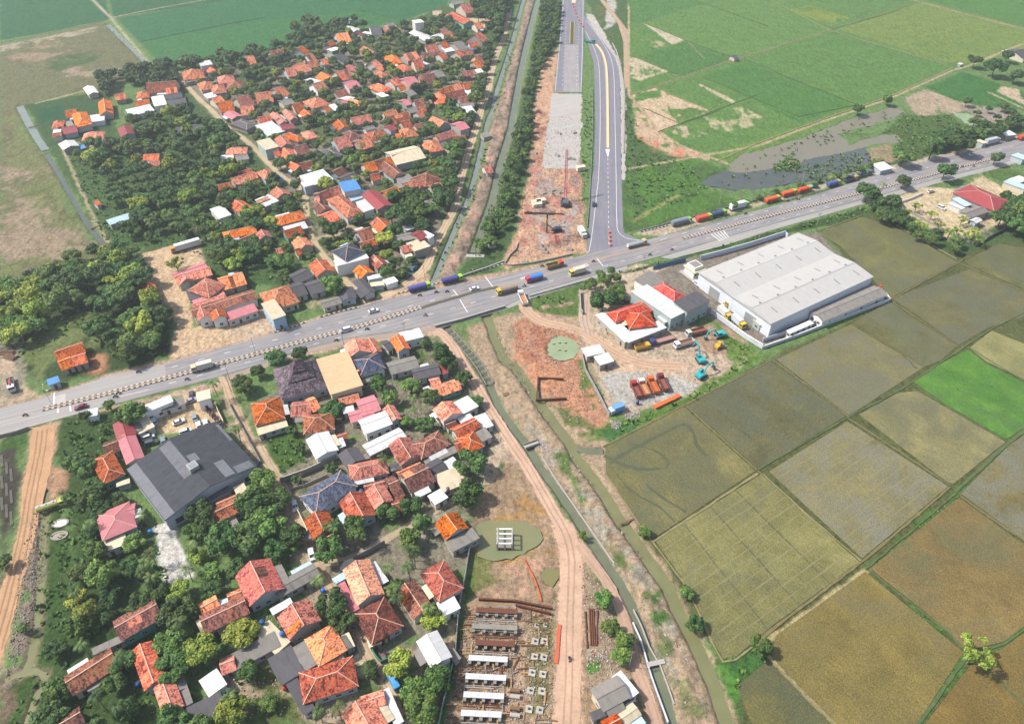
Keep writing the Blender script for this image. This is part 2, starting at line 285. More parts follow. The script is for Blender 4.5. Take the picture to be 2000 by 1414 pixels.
# land cover: colour, noise on the edge (m), softness (m), coverage 0..1, outline
COVER = [
 # upper left
 ('3f7d50', 2, 1, 1, '0,-60 200,-60 215,38 120,58 0,80'), ('3c7a4c', 1, 1, 1, '195,-60 470,-60 440,2 222,34'),
 ('418556', 1, 1, 1, '228,36 440,0 470,-60 900,-60 872,10 790,40 700,55 640,65 560,100 470,118 400,134 315,125 260,70'),
 ('4a8c50', 3, 2, 1, '490,44 700,20 800,44 700,55 640,65 560,100 470,118 400,134 315,125 275,82'),
 ('878863', 3, 3, 1, '0,88 200,45 300,140 205,175 190,180 60,200 30,260 90,300 130,400 190,480 200,520 120,560 0,640'),
 ('a08c70', 6, 3, .7, '10,92 120,78 150,95 90,118 20,120'), ('a4957a', 6, 4, .6, '120,130 210,108 280,135 200,150 130,150'),
 ('b0a58a', 3, 2, .6, '0,90 190,52 185,62 0,102'), ('5d7a4c', 6, 3, .7, '90,115 200,95 190,120 110,140'),
 ('a28f76', 9, 5, .75, '0,330 90,320 130,420 190,480 150,520 60,500 0,520'), ('8c9462', 9, 6, .6, '0,200 40,230 110,330 160,470 90,440 30,320'),
 ('7f8a55', 9, 6, .6, '60,370 110,360 165,460 130,440'), ('86905c', 5, 4, .8, '0,520 120,490 190,490 180,520 60,560 0,600'),
 ('4a7042', 3, 2, 1, '50,205 215,175 230,300 120,310 90,292'), ('2f6b46', 1, 1, 1, '72,215 120,205 128,232 82,240'),
 ('587845', 5, 3, 1, '95,290 230,250 300,180 400,135 560,110 640,70 790,45 870,10 985,0 985,60 960,160 925,310 890,420 850,520 800,565 640,520 600,470 560,560 480,560 270,490 210,490 150,390'),
 # village ground
 ('93897a', 5, 3, .8, '360,150 470,125 560,108 660,75 870,40 960,110 930,240 905,330 880,420 840,490 790,540 700,580 640,510 600,420 560,360 480,280 400,215'),
 ('6a7d50', 6, 3, .55, '360,150 470,125 560,108 660,75 870,40 960,110 930,240 905,330 880,420 840,490 790,540 700,580 640,510 600,420 560,360 480,280 400,215'),
 ('d8c19c', 2, 1, 1, '900,35 965,38 970,55 940,55 912,45'), ('c9b598', 2, 1, 1, '845,22 862,22 860,32 846,30'),
 # left middle
 ('466038', 4, 3, 1, '0,570 60,540 150,520 215,490 262,500 285,560 330,610 340,690 250,720 150,740 60,740 0,700'),
 ('7d9048', 5, 3, .8, '105,620 180,605 190,640 110,660 60,720 30,700'), ('82905a', 5, 3, .6, '60,660 130,640 210,650 210,720 60,760'),
 ('d6b894', 2, 1.5, 1, '262,500 330,482 395,468 398,512 345,525 340,545 372,570 380,640 500,600 520,640 500,664 330,708 335,660 345,640 330,600 290,560'),
 ('cdb498', 3, 2, 1, '420,660 520,600 560,640 620,625 700,596 700,606 500,662'), ('b9a488', 3, 2, .8, '600,590 620,560 640,590 610,600'),
 ('c08a68', 4, 3, .8, '175,690 205,690 215,715 185,735 160,728'), ('c7ad92', 3, 2, .9, '0,690 20,700 50,740 70,775 0,795'), ('9c9480', 4, 2, .7, '0,670 35,680 60,720 45,770 0,790'),
 # verges of the highway
 ('c0a48c', 1.5, 1.5, 1, '0,790 75,776 212,730 335,700 500,655 700,595 860,552 1000,528 1120,500 1120,512 700,612 335,718 0,806'),
 ('c4a78e', 1.5, 1.5, 1, '0,855 60,836 212,796 275,780 437,742 600,686 675,666 845,638 860,650 850,660 690,672 640,690 560,700 440,745 430,765 340,775 230,800 0,865'),
 ('cbaa8e', 2, 1.5, 1, '700,600 790,555 830,530 850,548 900,545 870,562 740,592'),
 # lower left
 ('4d6a38', 3, 2, 1, '120,815 235,800 250,850 200,905 240,960 260,1100 330,1300 420,1414 60,1460 100,1300 140,1100 130,950 105,900'),
 ('4e7038', 4, 2, 1, '85,960 140,1040 150,1200 110,1330 70,1414 0,1460 0,1330 60,1300'),
 ('c6a382', 1.2, 1, 1, '60,835 110,826 108,870 98,930 82,990 66,1060 50,1120 36,1180 18,1250 -10,1340 -30,1340 -20,1200 0,1150 20,1090 36,1030 42,950 55,900'),
 ('b58d70', 2.5, 1.5, .8, '98,900 135,920 132,965 95,985 80,1000 88,930'), ('8f8272', 3, 2, .7, '66,1060 84,1000 84,1120 70,1250 30,1330 0,1360 20,1250 50,1120'),
 ('4b463c', 2, 1.5, 1, '0,880 33,872 36,930 28,1010 0,1080'), ('6a6455', 3, 2, .7, '0,1080 25,1020 10,1120 0,1150'), ('877060', 3, 2, 1, '0,1350 30,1345 28,1380 10,1414 0,1414'),
 ('557a3c', 2, 1, 1, '75,830 60,835 40,900 34,870 0,878 0,858'),
 ('d9bd94', 1, 1, 1, '295,815 340,792 395,780 420,790 440,830 350,845 310,850'), ('d9bf9a', 2, 1, 1, '375,760 395,770 385,782 350,790 345,780'),
 ('dcd8d0', 1.5, 1, 1, '302,1028 340,1015 350,1060 382,1125 322,1140 310,1090'),
 ('b39f86', 3, 2, .8, '430,745 480,820 540,940 600,1040 650,1100 700,1240 700,1414 520,1414 420,1340 480,1250 600,1200 560,1040 480,900 430,790'),
 ('8d8672', 3, 2, .85, '640,700 860,660 930,720 990,830 980,880 930,980 940,1060 880,1180 870,1400 700,1414 640,1200 560,960 480,800'),
 ('577a3c', 2, 1.5, 1, '515,840 560,800 590,850 600,900 540,935 520,880'), ('65803f', 3, 2, .8, '800,680 860,665 880,720 830,740'),
 ('9a9a80', 3, 2, .8, '800,1030 870,1000 880,1060 830,1075'), ('6b7d45', 3, 2, .9, '500,1300 560,1290 600,1414 480,1414'), ('6b8a48', 3, 2, .9, '745,1320 800,1280 850,1340 850,1414 800,1414'),
 ('e8d9b4', .5, .3, 1, '680,1288 705,1272 715,1290 708,1325 690,1318'), ('cdbba0', 2, 1, .8, '430,1310 480,1290 480,1340 445,1370 420,1350'),
 ('c9ae92', 2, 1, .9, '860,1240 890,1200 893,1260 885,1290 870,1290'),
 # canal side lands, centre
 ('b49c80', 3, 2, 1, '900,640 1000,610 1130,600 1150,640 1150,700 1190,800 1180,850 1290,1060 1400,1290 1460,1460 1290,1460 1190,1130 1060,900 985,790'),
 ('a8a08e', 3, 2, .55, '1000,790 1060,850 1110,900 1180,1000 1240,1090 1290,1160 1330,1260 1380,1380 1330,1380 1270,1220 1180,1060 1060,880'),
 ('6f8c4a', 4, 2, .75, '1090,890 1110,890 1150,990 1130,980 1100,930'), ('6f8c4a', 4, 2, .6, '1190,1060 1290,1180 1300,1230 1270,1230 1230,1130'),
 ('5f8a44', 3, 2, .9, '1255,1155 1290,1150 1308,1210 1278,1225'), ('7f8c5a', 5, 3, .6, '1290,1240 1330,1270 1380,1400 1340,1414 1300,1300'),
 ('c08c6e', 4, 2, 1, '1000,630 1030,620 1130,640 1140,700 1190,800 1175,840 1120,830 1060,760 1010,700'), ('cf9470', 4, 2, .7, '1000,690 1060,700 1140,760 1150,820 1080,790 1030,740'),
 ('b6775c', 4, 2, .55, '1005,620 1070,640 1060,720 1020,700'), ('6f9040', 3, 2, .8, '1125,700 1140,700 1180,790 1160,800 1130,760'), ('7c8a50', 3, 2, .7, '1075,790 1130,800 1170,850 1120,850'),
 ('6b8a48', 2, 1.5, 1, '1033,580 1130,560 1210,535 1210,560 1150,580 1130,620 1060,610 1040,600'), ('c0a088', 3, 2, .6, '1060,600 1130,585 1135,630 1080,625'),
 ('c8b29a', 2, 1.5, 1, '1132,570 1210,540 1260,600 1380,650 1480,690 1380,770 1220,810 1180,790 1150,700 1135,640'), ('d7b698', 2, 2, .8, '1150,650 1260,700 1330,720 1300,740 1180,720 1140,690'),
 ('bcb8ae', 2, 1.5, 1, '1175,735 1240,722 1330,738 1365,752 1340,775 1270,792 1210,795 1185,765'), ('b0957c', 3, 2, .8, '1350,640 1420,630 1460,670 1400,700 1360,680'),
 ('6e9440', 3, 2, .9, '1400,640 1390,625 1480,690 1500,695 1350,790 1200,850 1150,860 1190,830 1330,780 1440,710 1420,690'), ('7da04a', 3, 2, .7, '1420,690 1440,670 1480,695 1440,715'),
 ('55884c', 2, 1.5, 1, '1175,845 1250,820 1240,840 1190,862'), ('cdb9a0', 1, 1, 1, '1205,530 1245,515 1300,520 1330,510 1270,545 1230,560 1215,560'),
 ('8f8578', 1, 1, 1, '1270,540 1345,505 1530,458 1600,455 1730,585 1490,678 1385,620 1300,560'),
 # lower centre, works yard
 ('a98f72', 3, 2, 1, '930,960 985,900 1040,900 1100,1000 1130,1080 1180,1150 1230,1300 1270,1414 860,1460 895,1200 920,1060'), ('b08a58', 4, 2, .65, '940,1000 1030,960 1080,1010 1085,1080 1000,1100 930,1090'),
 ('8a8e58', 3, 2, .8, '920,1060 960,1085 1040,1080 1030,1110 940,1150 905,1180'), ('c49c82', 3, 2, .6, '950,1110 1060,1090 1080,1160 960,1165'), ('b59a80', 3, 2, .7, '905,1190 1080,1190 1080,1414 880,1414'),
 ('7d7a4a', 3, 1.5, .7, '1035,1190 1075,1195 1070,1400 1030,1400'), ('5f8a40', 2, 1, 1, '905,1180 925,1070 930,1100 915,1170 895,1280 870,1414 855,1414 880,1290'),
 ('a8957c', 3, 2, .8, '1145,1110 1180,1160 1225,1290 1200,1340 1150,1350 1140,1200'), ('5f9a38', 2, 1, 1, '1150,1296 1170,1292 1172,1308 1152,1312'),
 ('b09a84', 2, 1, 1, '985,870 1040,905 1010,910 975,905'), ('c8b49a', 1, 1, 1, '962,835 1000,870 985,890 962,942 936,953 952,900'),
 # works area north of the highway
 ('5a7a4a', 3, 2, 1, '1060,0 1098,0 1090,92 1050,150 1035,330 1010,420 1000,480 960,530 880,545 925,500 975,350 1010,230'),
 ('d2a888', 2.5, 2, 1, '1092,92 1062,125 1046,185 1040,260 1036,340 1020,380 1012,440 985,510 990,522 1110,496 1150,494 1140,400 1128,330 1134,190 1080,182'),
 ('b98070', 4, 2, .7, '1050,210 1062,225 1072,250 1050,275 1042,260'), ('c48a78', 4, 2, .65, '1040,300 1130,300 1140,400 1100,480 1010,480 1030,380'),
 ('a88a7c', 4, 2, .5, '1060,330 1130,320 1140,470 1050,500 1040,400'), ('b9a79c', 4, 2, .45, '1050,330 1120,380 1130,440 1060,490 1030,430'),
 ('c9c0b6', 1.5, 1, .9, '1076,225 1134,230 1132,300 1128,330 1058,325 1066,262'), ('d9d4cc', 3, 1, .55, '1078,225 1134,230 1132,300 1062,300'),
 # right of the ramp
 ('5c7d48', 3, 2, 1, '1145,0 1225,0 1228,170 1240,250 1290,300 1420,330 1380,372 1450,400 1520,380 1640,350 1640,372 1240,450 1218,454 1214,240 1180,70'),
 ('62923f', 4, 2, .7, '1225,340 1340,300 1420,330 1380,372 1450,396 1250,440 1222,430'),
 ('cfc8bc', 2, 1, 1, '1145,27 1160,30 1190,82 1212,120 1220,180 1214,185 1205,125 1180,85 1150,48'), ('d3cabc', 1.5, 1, .9, '1212,120 1222,180 1222,300 1216,300 1213,180'),
 ('c4bfb4', 3, 2, .9, '1185,0 1203,0 1200,50 1180,58'), ('7a8450', 4, 2, .7, '1160,10 1185,10 1178,50 1165,40'),
 ('6f9c50', 2, 1.5, 1, '1228,0 1500,-60 2100,-60 2100,120 1900,130 1870,135 1760,190 1660,225 1480,300 1420,320 1300,300 1240,240 1232,120'),
 ('639650', 1, 1, 1, '1228,0 1360,2 1430,30 1345,82 1250,45 1230,42'), ('74a053', 1, 1, 1, '1345,16 1500,-20 1622,60 1434,113 1345,82 1255,45'),
 ('5f924c', 1, 1, 1, '1250,110 1340,82 1430,112 1420,125 1340,146 1310,142'), ('6d9c50', 1, 1, 1, '1460,118 1622,62 1848,130 1838,142 1672,204 1640,190'),
 ('8aa454', 2, 1, 1, '1632,56 1800,4 2010,58 2010,100 1880,125 1850,122'), ('93aa4c', 2, 2, .8, '1545,20 1580,10 1660,36 1625,52'),
 ('80a052', 4, 3, .5, '1700,80 1950,60 1990,90 1870,118'), ('649a4c', 1, 1, 1, '1810,0 2010,-30 2010,52 1900,30'), ('5f944a', 2, 1, 1, '1370,148 1460,122 1640,190 1660,208 1560,240 1480,200'),
 ('c9bda0', 1.5, 1, 1, '1255,45 1338,78 1312,88 1290,70'), ('b5b088', 3, 2, .5, '1250,75 1310,85 1270,98'), ('c6b898', 2, 1, .8, '1240,112 1308,140 1250,158 1230,150 1228,115'), ('6a9a4a', 2, 1, .8, '1250,128 1300,138 1250,152'),
 ('cfb795', 2, 1, .9, '1235,185 1280,172 1400,222 1390,218 1330,242 1240,205'), ('6a9a48', 2, 1, .9, '1245,182 1290,175 1290,190 1240,198'), ('6f984c', 3, 1.5, .8, '1290,215 1340,210 1380,220 1335,240'),
 ('d8bd9e', 1, 1, 1, '1258,212 1330,242 1288,257 1268,245'), ('cdb090', 3, 2, .8, '1240,203 1262,225 1285,258 1330,285 1390,310 1385,316 1310,300 1270,285 1240,262'), ('d08f70', 4, 2, .6, '1240,262 1290,280 1390,305 1330,308 1280,296'),
 ('c6b394', 2, 1.5, .8, '1300,252 1335,245 1380,262 1340,272'), ('b9b288', 4, 2, .5, '1370,225 1450,210 1500,235 1420,260 1380,250'), ('c8b898', 1.5, 1, .8, '1345,155 1370,165 1440,200 1430,202'),
 ('77a04a', 3, 2, .8, '1400,300 1480,272 1600,230 1720,200 1660,225 1480,300 1410,322'), ('a3a870', 1, 1, 1, '1234,430 1320,380 1330,382 1238,436'),
 ('6b7f48', 3, 2, 1, '1500,330 1560,318 1600,330 1580,340 1510,344'), ('5f7d44', 3, 2, 1, '1640,262 1720,262 1764,225 1860,225 1890,255 1930,260 2000,235 2000,290 1900,300 1700,330 1690,300 1764,275 1740,262 1700,265'),
 ('a09070', 2, 1, 1, '1700,290 1730,282 1765,290 1770,305 1740,318 1700,310'), ('b5a288', 3, 2, .9, '1765,190 1805,175 1880,200 1915,208 1870,220 1800,228 1780,215'), ('a89a8c', 4, 2, .8, '1880,205 1990,212 1985,240 1920,240 1900,225'),
 ('4f8a46', 2, 1, 1, '1810,170 1880,140 2000,180 2000,215 1900,205 1860,195'), ('c9b498', 2, 1, 1, '1955,168 1990,175 2000,205 1950,180'),
 ('c2b6a6', 2, 1.5, 1, '1660,340 1850,300 2000,262 2000,268 1850,308 1640,358'), ('c8b69c', 2, 1.5, 1, '1240,456 1500,388 1640,352 1640,362 1500,398 1290,462'),
 # right of the highway
 ('4c6a3c', 2, 1.5, 1, '1205,535 1320,505 1500,455 1690,405 1690,425 1540,455 1330,505 1240,530'), ('d6c29c', 2, 1.5, 1, '1740,390 1800,365 1880,370 1920,340 1905,335 2010,395 2010,420 1900,460 1860,470 1760,410'),
 ('5a7844', 3, 2, 1, '1680,420 1740,390 1790,440 1870,480 1950,440 2010,400 2010,480 1870,512 1740,450'), ('d9c39e', 1.5, 1, 1, '1900,345 2010,385 2010,397 1905,352'), ('6a8a48', 2, 1, 1, '1915,340 1960,325 2010,345 2010,378'),
 ('8d8a78', 3, 2, .7, '1880,450 1950,430 1975,440 1900,475'),
 # paddy surroundings
 ('6c7448', 3, 2, 1, '1178,880 1340,790 1500,700 1740,590 1600,455 1700,420 1870,505 1950,470 2100,480 2100,1460 1460,1460 1400,1290 1270,1060 1190,930'),
 ('5b8440', 2.5, 1.5, .75, '1690,1108 1860,962 2010,835 2010,850 1870,975 1700,1115'), ('4f8040', 3, 2, 1, '1400,1290 1500,1240 1505,1290 1440,1330 1450,1414 1420,1330'), ('5f9a3c', 3, 2, .8, '1395,1300 1420,1300 1445,1360 1435,1370'),
 ('5b8a3c', 1.5, 1, 1, '1780,1180 1850,1235 1843,1240 1775,1182'), ('5b8a3c', 1.5, 1, 1, '1885,1270 1895,1290 1795,1414 1780,1414'), ('5b8a3c', 1, 1, 1, '1940,1268 1998,1222 2005,1232 1950,1275'),
]
# tracks: colour, width m, line
TRACKS = [
 ('d8bf9c', 4.0, '995,20 990,45 982,82 970,105 960,140 955,175 942,207 930,250 915,295 908,322 897,359 890,404 870,441 850,479 832,524 800,551 775,566 745,580'),
 ('c9b592', 3.0, '345,140 362,165 390,195 410,212 422,225 450,255 475,270 500,292 525,320 555,350 595,369 600,429 610,471 640,509 675,549 716,590'),
 ('b9a68a', 2.6, '610,470 640,461 700,452'), ('bfae92', 2.2, '500,292 560,330 600,345'), ('b9a888', 2.6, '600,360 640,420 700,450'),
 ('cdb694', 3.2, '436,735 440,745 450,777 470,820 495,877 500,862 525,907 550,947 572,994 595,1032 607,1060 615,1092 632,1130 660,1168 685,1205 700,1240 720,1285 745,1310 765,1347 795,1410 815,1460'),
 ('c4ad8c', 2.6, '740,1308 787,1285 800,1276'), ('c2ae90', 2.4, '635,1100 685,1092 740,1060 750,1055 825,1012 885,977'), ('bfa98a', 2.4, '560,1165 600,1140 628,1125'),
 ('dcb89e', 4.2, '832,643 862,648 885,674 902,707 925,744 950,789 975,827 1000,867 1025,902 1050,944 1075,989 1100,1032 1112,1060 1118,1100'),
 ('d8b498', 7.0, '1100,1030 1112,1062 1117,1097 1115,1160 1112,1235 1112,1310 1107,1412 1105,1460'),
 ('ccaa92', 3.2, '1130,1062 1150,1088 1175,1120 1200,1160 1220,1210 1237,1285 1250,1322 1270,1372 1285,1420'),
 ('d6b496', 5.0, '1022,590 1030,610 1060,630 1110,640 1150,655 1200,690 1260,712 1330,715'), ('cdb8a4', 4.5, '1145,575 1140,620 1150,655'),
 ('c8b79a', 2.0, '180,0 215,34'), ('b9b090', 1.4, '217,35 300,18 400,0'), ('c0b595', 1.6, '298,132 216,36'), ('b5ad84', 1.6, '70,202 165,178'), ('bfb190', 1.3, '105,250 140,330 150,354 190,440 230,500'),
 ('c4ab8c', 3.5, '1175,0 1222,60 1224,170'), ('bfae88', 1.6, '1228,12 1228,185'), ('b8a884', 2.0, '1228,330 1480,285 1600,240 1740,192 1862,137'),
 ('a39a78', 1.6, '1232,186 1430,118 1620,60'), ('9aa06c', 1.2, '1375,115 1345,82'), ('b5a27c', 1.4, '1780,0 2010,60'), ('8f9a60', 1.2, '1620,60 1850,125'),
 ('c9b391', 1.6, '1862,137 1895,128 1950,105 2000,85'), ('bda888', 2, '1228,185 1262,225 1288,258 1330,285 1420,320'),
 ('c4ae8e', 1.5, '1930,180 2000,212'), ('7e7264', .7, '0,900 14,900'), 
 ('b8a878', 1.4, '1700,1108 1515,1240 1480,1260'), ('b8a878', 1.2, '1505,1286 1560,1345 1632,1412'),
]
def linpath(s): return P(s)
def grid_axis(lo, hi, stepf):
    a = [lo]
    while a[-1] < hi: a.append(a[-1] + stepf(a[-1]))
    return a
xs = grid_axis(-470, 470, lambda v: .55 if abs(v) < 125 else (.9 if abs(v) < 260 else 1.3))
xs = [-9000, -4000, -1500, -700] + xs + [700, 1500, 4000, 9000]
ys = grid_axis(55, 745, lambda v: .5 if v < 160 else (.8 if v < 300 else (1.2 if v < 480 else 1.8)))
ys = [-4000, -800, -100] + ys + [900, 1400, 3000, 12000]
XX, YY = np.meshgrid(np.array(xs), np.array(ys))
X = XX.ravel(); Y = YY.ravel(); NV = len(X)
n_edge = vnoise(X, Y, 9, 3, 4); n_edge2 = vnoise(X, Y, 3.0, 31, 3); n_cov = vnoise(X, Y, 11, 57, 5)
COLR = np.tile(np.array(C('6f8a52')), (NV, 1)); ROUGH = np.ones(NV)
def soften(c):
    l = .3 * c[0] + .6 * c[1] + .1 * c[2]; k = .06 if c[1] > c[0] else .03
    gw = (.76, .75, .66) if c[1] > c[0] else (1, 1, 1); return tuple((v * (1 - k) + l * k * w) * g for v, w, g in zip(c, (1.12, 1.0, .9), gw))
def paint(mask, f, c):
    c = soften(c)
    return paint0(mask, f, c)
def paint0(mask, f, c): COLR[mask] = COLR[mask] * (1 - f[:, None]) + np.array(c)[None, :] * f[:, None]
def bbox_mask(pts, m):
    a = np.array(pts); return np.nonzero((X > a[:, 0].min() - m) & (X < a[:, 0].max() + m) & (Y > a[:, 1].min() - m) & (Y < a[:, 1].max() + m))[0]
for col, amp, soft, cov, s in COVER:
    pts = P(s); k = bbox_mask(pts, 8)
    if not len(k): continue
    d = sdf(X[k], Y[k], pts) + (n_edge[k] * .75 + n_edge2[k] * .35) * amp
    f = sstep(-soft * .6, soft * .6, d)
    if cov < 1: f = f * sstep(-.05 - (cov - .5) * 1.1, .25 - (cov - .5) * 1.1, n_cov[k] + .35 * n_edge2[k]) if cov > .05 else f
    paint(k, f, C(col)); n_cov = np.roll(n_cov, 7919)
for col, wd, s in TRACKS:
    pts = P(s); k = bbox_mask(pts, 6)
    d = segdist(X[k], Y[k], pts, False) + n_edge2[k] * .55
    f = sstep(wd / 2 + .45, wd / 2 - .35, d)
    rut = .93 + .12 * sstep(.0, .5, np.abs(np.abs(d) - .9))
    paint(k, f * .95, C(col))
    COLR[k] *= (1 - f * (1 - rut))[:, None] if False else 1
# heights
Z = np.full(NV, -.05) + vnoise(X, Y, 6, 91, 3) * .03
bankmask = np.zeros(NV)
for nm, s, wd, bank in CANALS:
    pts = P(s); k = bbox_mask(pts, 12); d = segdist(X[k], Y[k], pts, False) + n_edge2[k] * .35
    depth = 1.5 if nm in 'ABCD' else .9
    f = sstep(wd / 2 + bank, wd / 2 - .3, d); Z[k] = np.minimum(Z[k], Z[k] * (1 - f) - f * depth)
    g = sstep(wd / 2 + bank + 1, wd / 2, d); bankmask[k] = np.maximum(bankmask[k], g)
    if nm in 'ABCDEIJK': paint(k, g * .65, C('8d8068'))
    else: paint(k, g * .4, C('7c8a5c'))
for nm, s in PONDS:
    pts = P(s); k = bbox_mask(pts, 8); d = sdf(X[k], Y[k], pts) + n_edge[k] * .7
    d = d + (n_edge[k] * 3.2 - .8 if nm in ('flood_water', 'shallow_water', 'fish_pond') else (n_edge[k] * 1.6 if nm == 'foundation_pond' else 0)); f = sstep(-1.2, .8, d); Z[k] = np.minimum(Z[k], -f * .75)
# spoil heaps between the canals
for s, h, sc in (('1030,0 1042,0 1028,70 1010,140 994,225 982,275 964,345 945,404 928,449 912,500 880,548 860,552 862,530 882,491 902,441 922,399 942,332 962,237 982,175 1012,75', 1.4, 4), ('965,640 1000,700 1050,790 1110,880 1190,990 1260,1100 1330,1240 1390,1400 1350,1400 1290,1250 1210,1100 1140,980 1050,850 985,760', 1.0, 4),
                 ('1008,690 1050,700 1110,760 1080,780 1030,730', .8, 2.5), ('1030,380 1130,380 1130,470 1010,480', .9, 4), ('1130,1110 1185,1160 1215,1290 1150,1280', .4, 3), ('140,910 130,960 100,980 96,920', .6, 3),
                 ('1045,205 1072,235 1055,280 1040,270', 1.2, 4), ('1048,130 1075,100 1080,170 1050,175', .8, 5)):
    pts = P(s); k = bbox_mask(pts, 4); d = sdf(X[k], Y[k], pts); nn = vnoise(X[k], Y[k], sc, 5, 3)
    Z[k] += sstep(-1, 2.5, d) * h * np.clip(.45 + nn, 0, 1.5) * (1 - bankmask[k])
# spoil colour between canals A and B
for s, cols in (('1030,0 1042,0 1028,70 1010,140 994,225 982,275 964,345 945,404 928,449 912,500 880,548 860,552 862,530 882,491 902,441 922,399 942,332 962,237 982,175 1012,75', ('a8917e', '8a7a6a', 'c09a86')),):
    pts = P(s); k = bbox_mask(pts, 4); d = sdf(X[k], Y[k], pts) + n_edge2[k]; f = sstep(-1, 1, d) * (1 - bankmask[k] * .6)
    paint(k, f, C(cols[0])); paint(k, f * sstep(0, .4, n_edge[k]), C(cols[1])); paint(k, f * sstep(.1, .5, -n_edge[k]), C(cols[2]))
# low relief on bare earth, wheel ruts
for nm, s in PONDS:
    pts = P(s); k = bbox_mask(pts, 4); ins = sdf(X[k], Y[k], pts) > 1.2
    if nm not in ('flood_water', 'shallow_water', 'fish_pond', 'foundation_pond'): Z[k] = np.where(ins, np.minimum(Z[k], -.6), Z[k])
bare = (COLR[:, 0] > COLR[:, 1]) & (np.abs(X) < 460)
Z += np.where(bare, vnoise(X, Y, 2.2, 12, 2) * .05, vnoise(X, Y, 1.6, 77, 2) * .06) * (1 - bankmask * .5)
for col, wd, s_ in TRACKS:                     # tracks are worn flat
    if wd < 2.2: continue
    pts = P(s_); k = bbox_mask(pts, 6); d = segdist(X[k], Y[k], pts, False); f = sstep(wd / 2 + 1.2, wd / 2 + .4, d) * (1 - bankmask[k]); Z[k] = Z[k] * (1 - f) + np.minimum(Z[k], -.03) * f
LROAD = '62,836 108,828 106,870 96,930 80,990 64,1060 48,1120 32,1184 14,1250 -12,1330 -40,1330 -18,1200 4,1145 22,1090 38,1030 44,950 56,900'
k = bbox_mask(P(LROAD), 3); f = sstep(-.8, 0, sdf(X[k], Y[k], P(LROAD))); Z[k] = Z[k] * (1 - f) + np.minimum(Z[k], -.03) * f
nx, ny = len(xs), len(ys)
me = D.meshes.new('ground'); me.vertices.add(NV)
me.vertices.foreach_set('co', np.stack([X, Y, Z], 1).astype(np.float32).ravel())
ii = np.arange((ny - 1) * (nx - 1)); r_ = ii // (nx - 1); c_ = ii % (nx - 1); a0 = r_ * nx + c_
quads = np.stack([a0, a0 + 1, a0 + nx + 1, a0 + nx], 1).astype(np.int32)
me.loops.add(quads.size); me.loops.foreach_set('vertex_index', quads.ravel())
me.polygons.add(len(quads)); me.polygons.foreach_set('loop_start', np.arange(0, quads.size, 4, dtype=np.int32))
me.polygons.foreach_set('use_smooth', np.ones(len(quads), bool)); me.update(calc_edges=True)
ca = me.color_attributes.new('cover', 'FLOAT_COLOR', 'POINT')
ca.data.foreach_set('color', np.concatenate([COLR, ROUGH[:, None]], 1).astype(np.float32).ravel())
g_ = NT('ground_cover'); at = g_.n('ShaderNodeAttribute', attribute_name='cover'); co = g_.n('ShaderNodeNewGeometry').outputs['Position']
n1 = g_.noise(co, .11, 5, .6); n2 = g_.noise(co, .7, 6, .7); n3 = g_.noise(co, 3.2, 4, .7)
n4 = g_.noise(g_.mapv(co, (.5, .16, 1), (0, 0, .45)), 1.0, 5, .7); f = g_.math('ADD', g_.math('MULTIPLY', n1, .35), g_.math('ADD', g_.math('MULTIPLY', n2, .45), g_.math('MULTIPLY', n3, .35)))
val = g_.ramp(f, [(.40, (.5, .5, .46)), (.60, (1, 1, 1)), (.80, (1.0, 1.0, 1.0))])
bright = g_.mix(1.0, at.outputs['Color'], val, 'MULTIPLY')
hs = g_.n('ShaderNodeHueSaturation'); g_.l(bright, hs.inputs['Color']); g_.l(g_.math('ADD', g_.math('MULTIPLY_ADD', n2, 1.6, -1.35), g_.math('ADD', g_.math('MULTIPLY', n3, 1.6), g_.math('MULTIPLY', n4, 1.6))), hs.inputs['Value']); g_.l(g_.math('MULTIPLY_ADD', n3, .05, .475), hs.inputs['Hue'])
vor = g_.n('ShaderNodeTexVoronoi', i_Scale=1.3); g_.l(co, vor.inputs['Vector'])
speck = g_.math('LESS_THAN', vor.outputs['Distance'], .16)
fin = g_.mix(g_.math('MULTIPLY', speck, g_.math('MULTIPLY', n1, .35)), hs.outputs[0], C('d8cfc0'))
g_.color(fin); g_.rough(.95); g_.b.inputs['Specular IOR Level'].default_value = .1; g_.bump(g_.math('ADD', n2, n3), .6, .25)
me.materials.append(g_.mat)
ground = meshobj('ground', me); tag(ground, kind='structure')

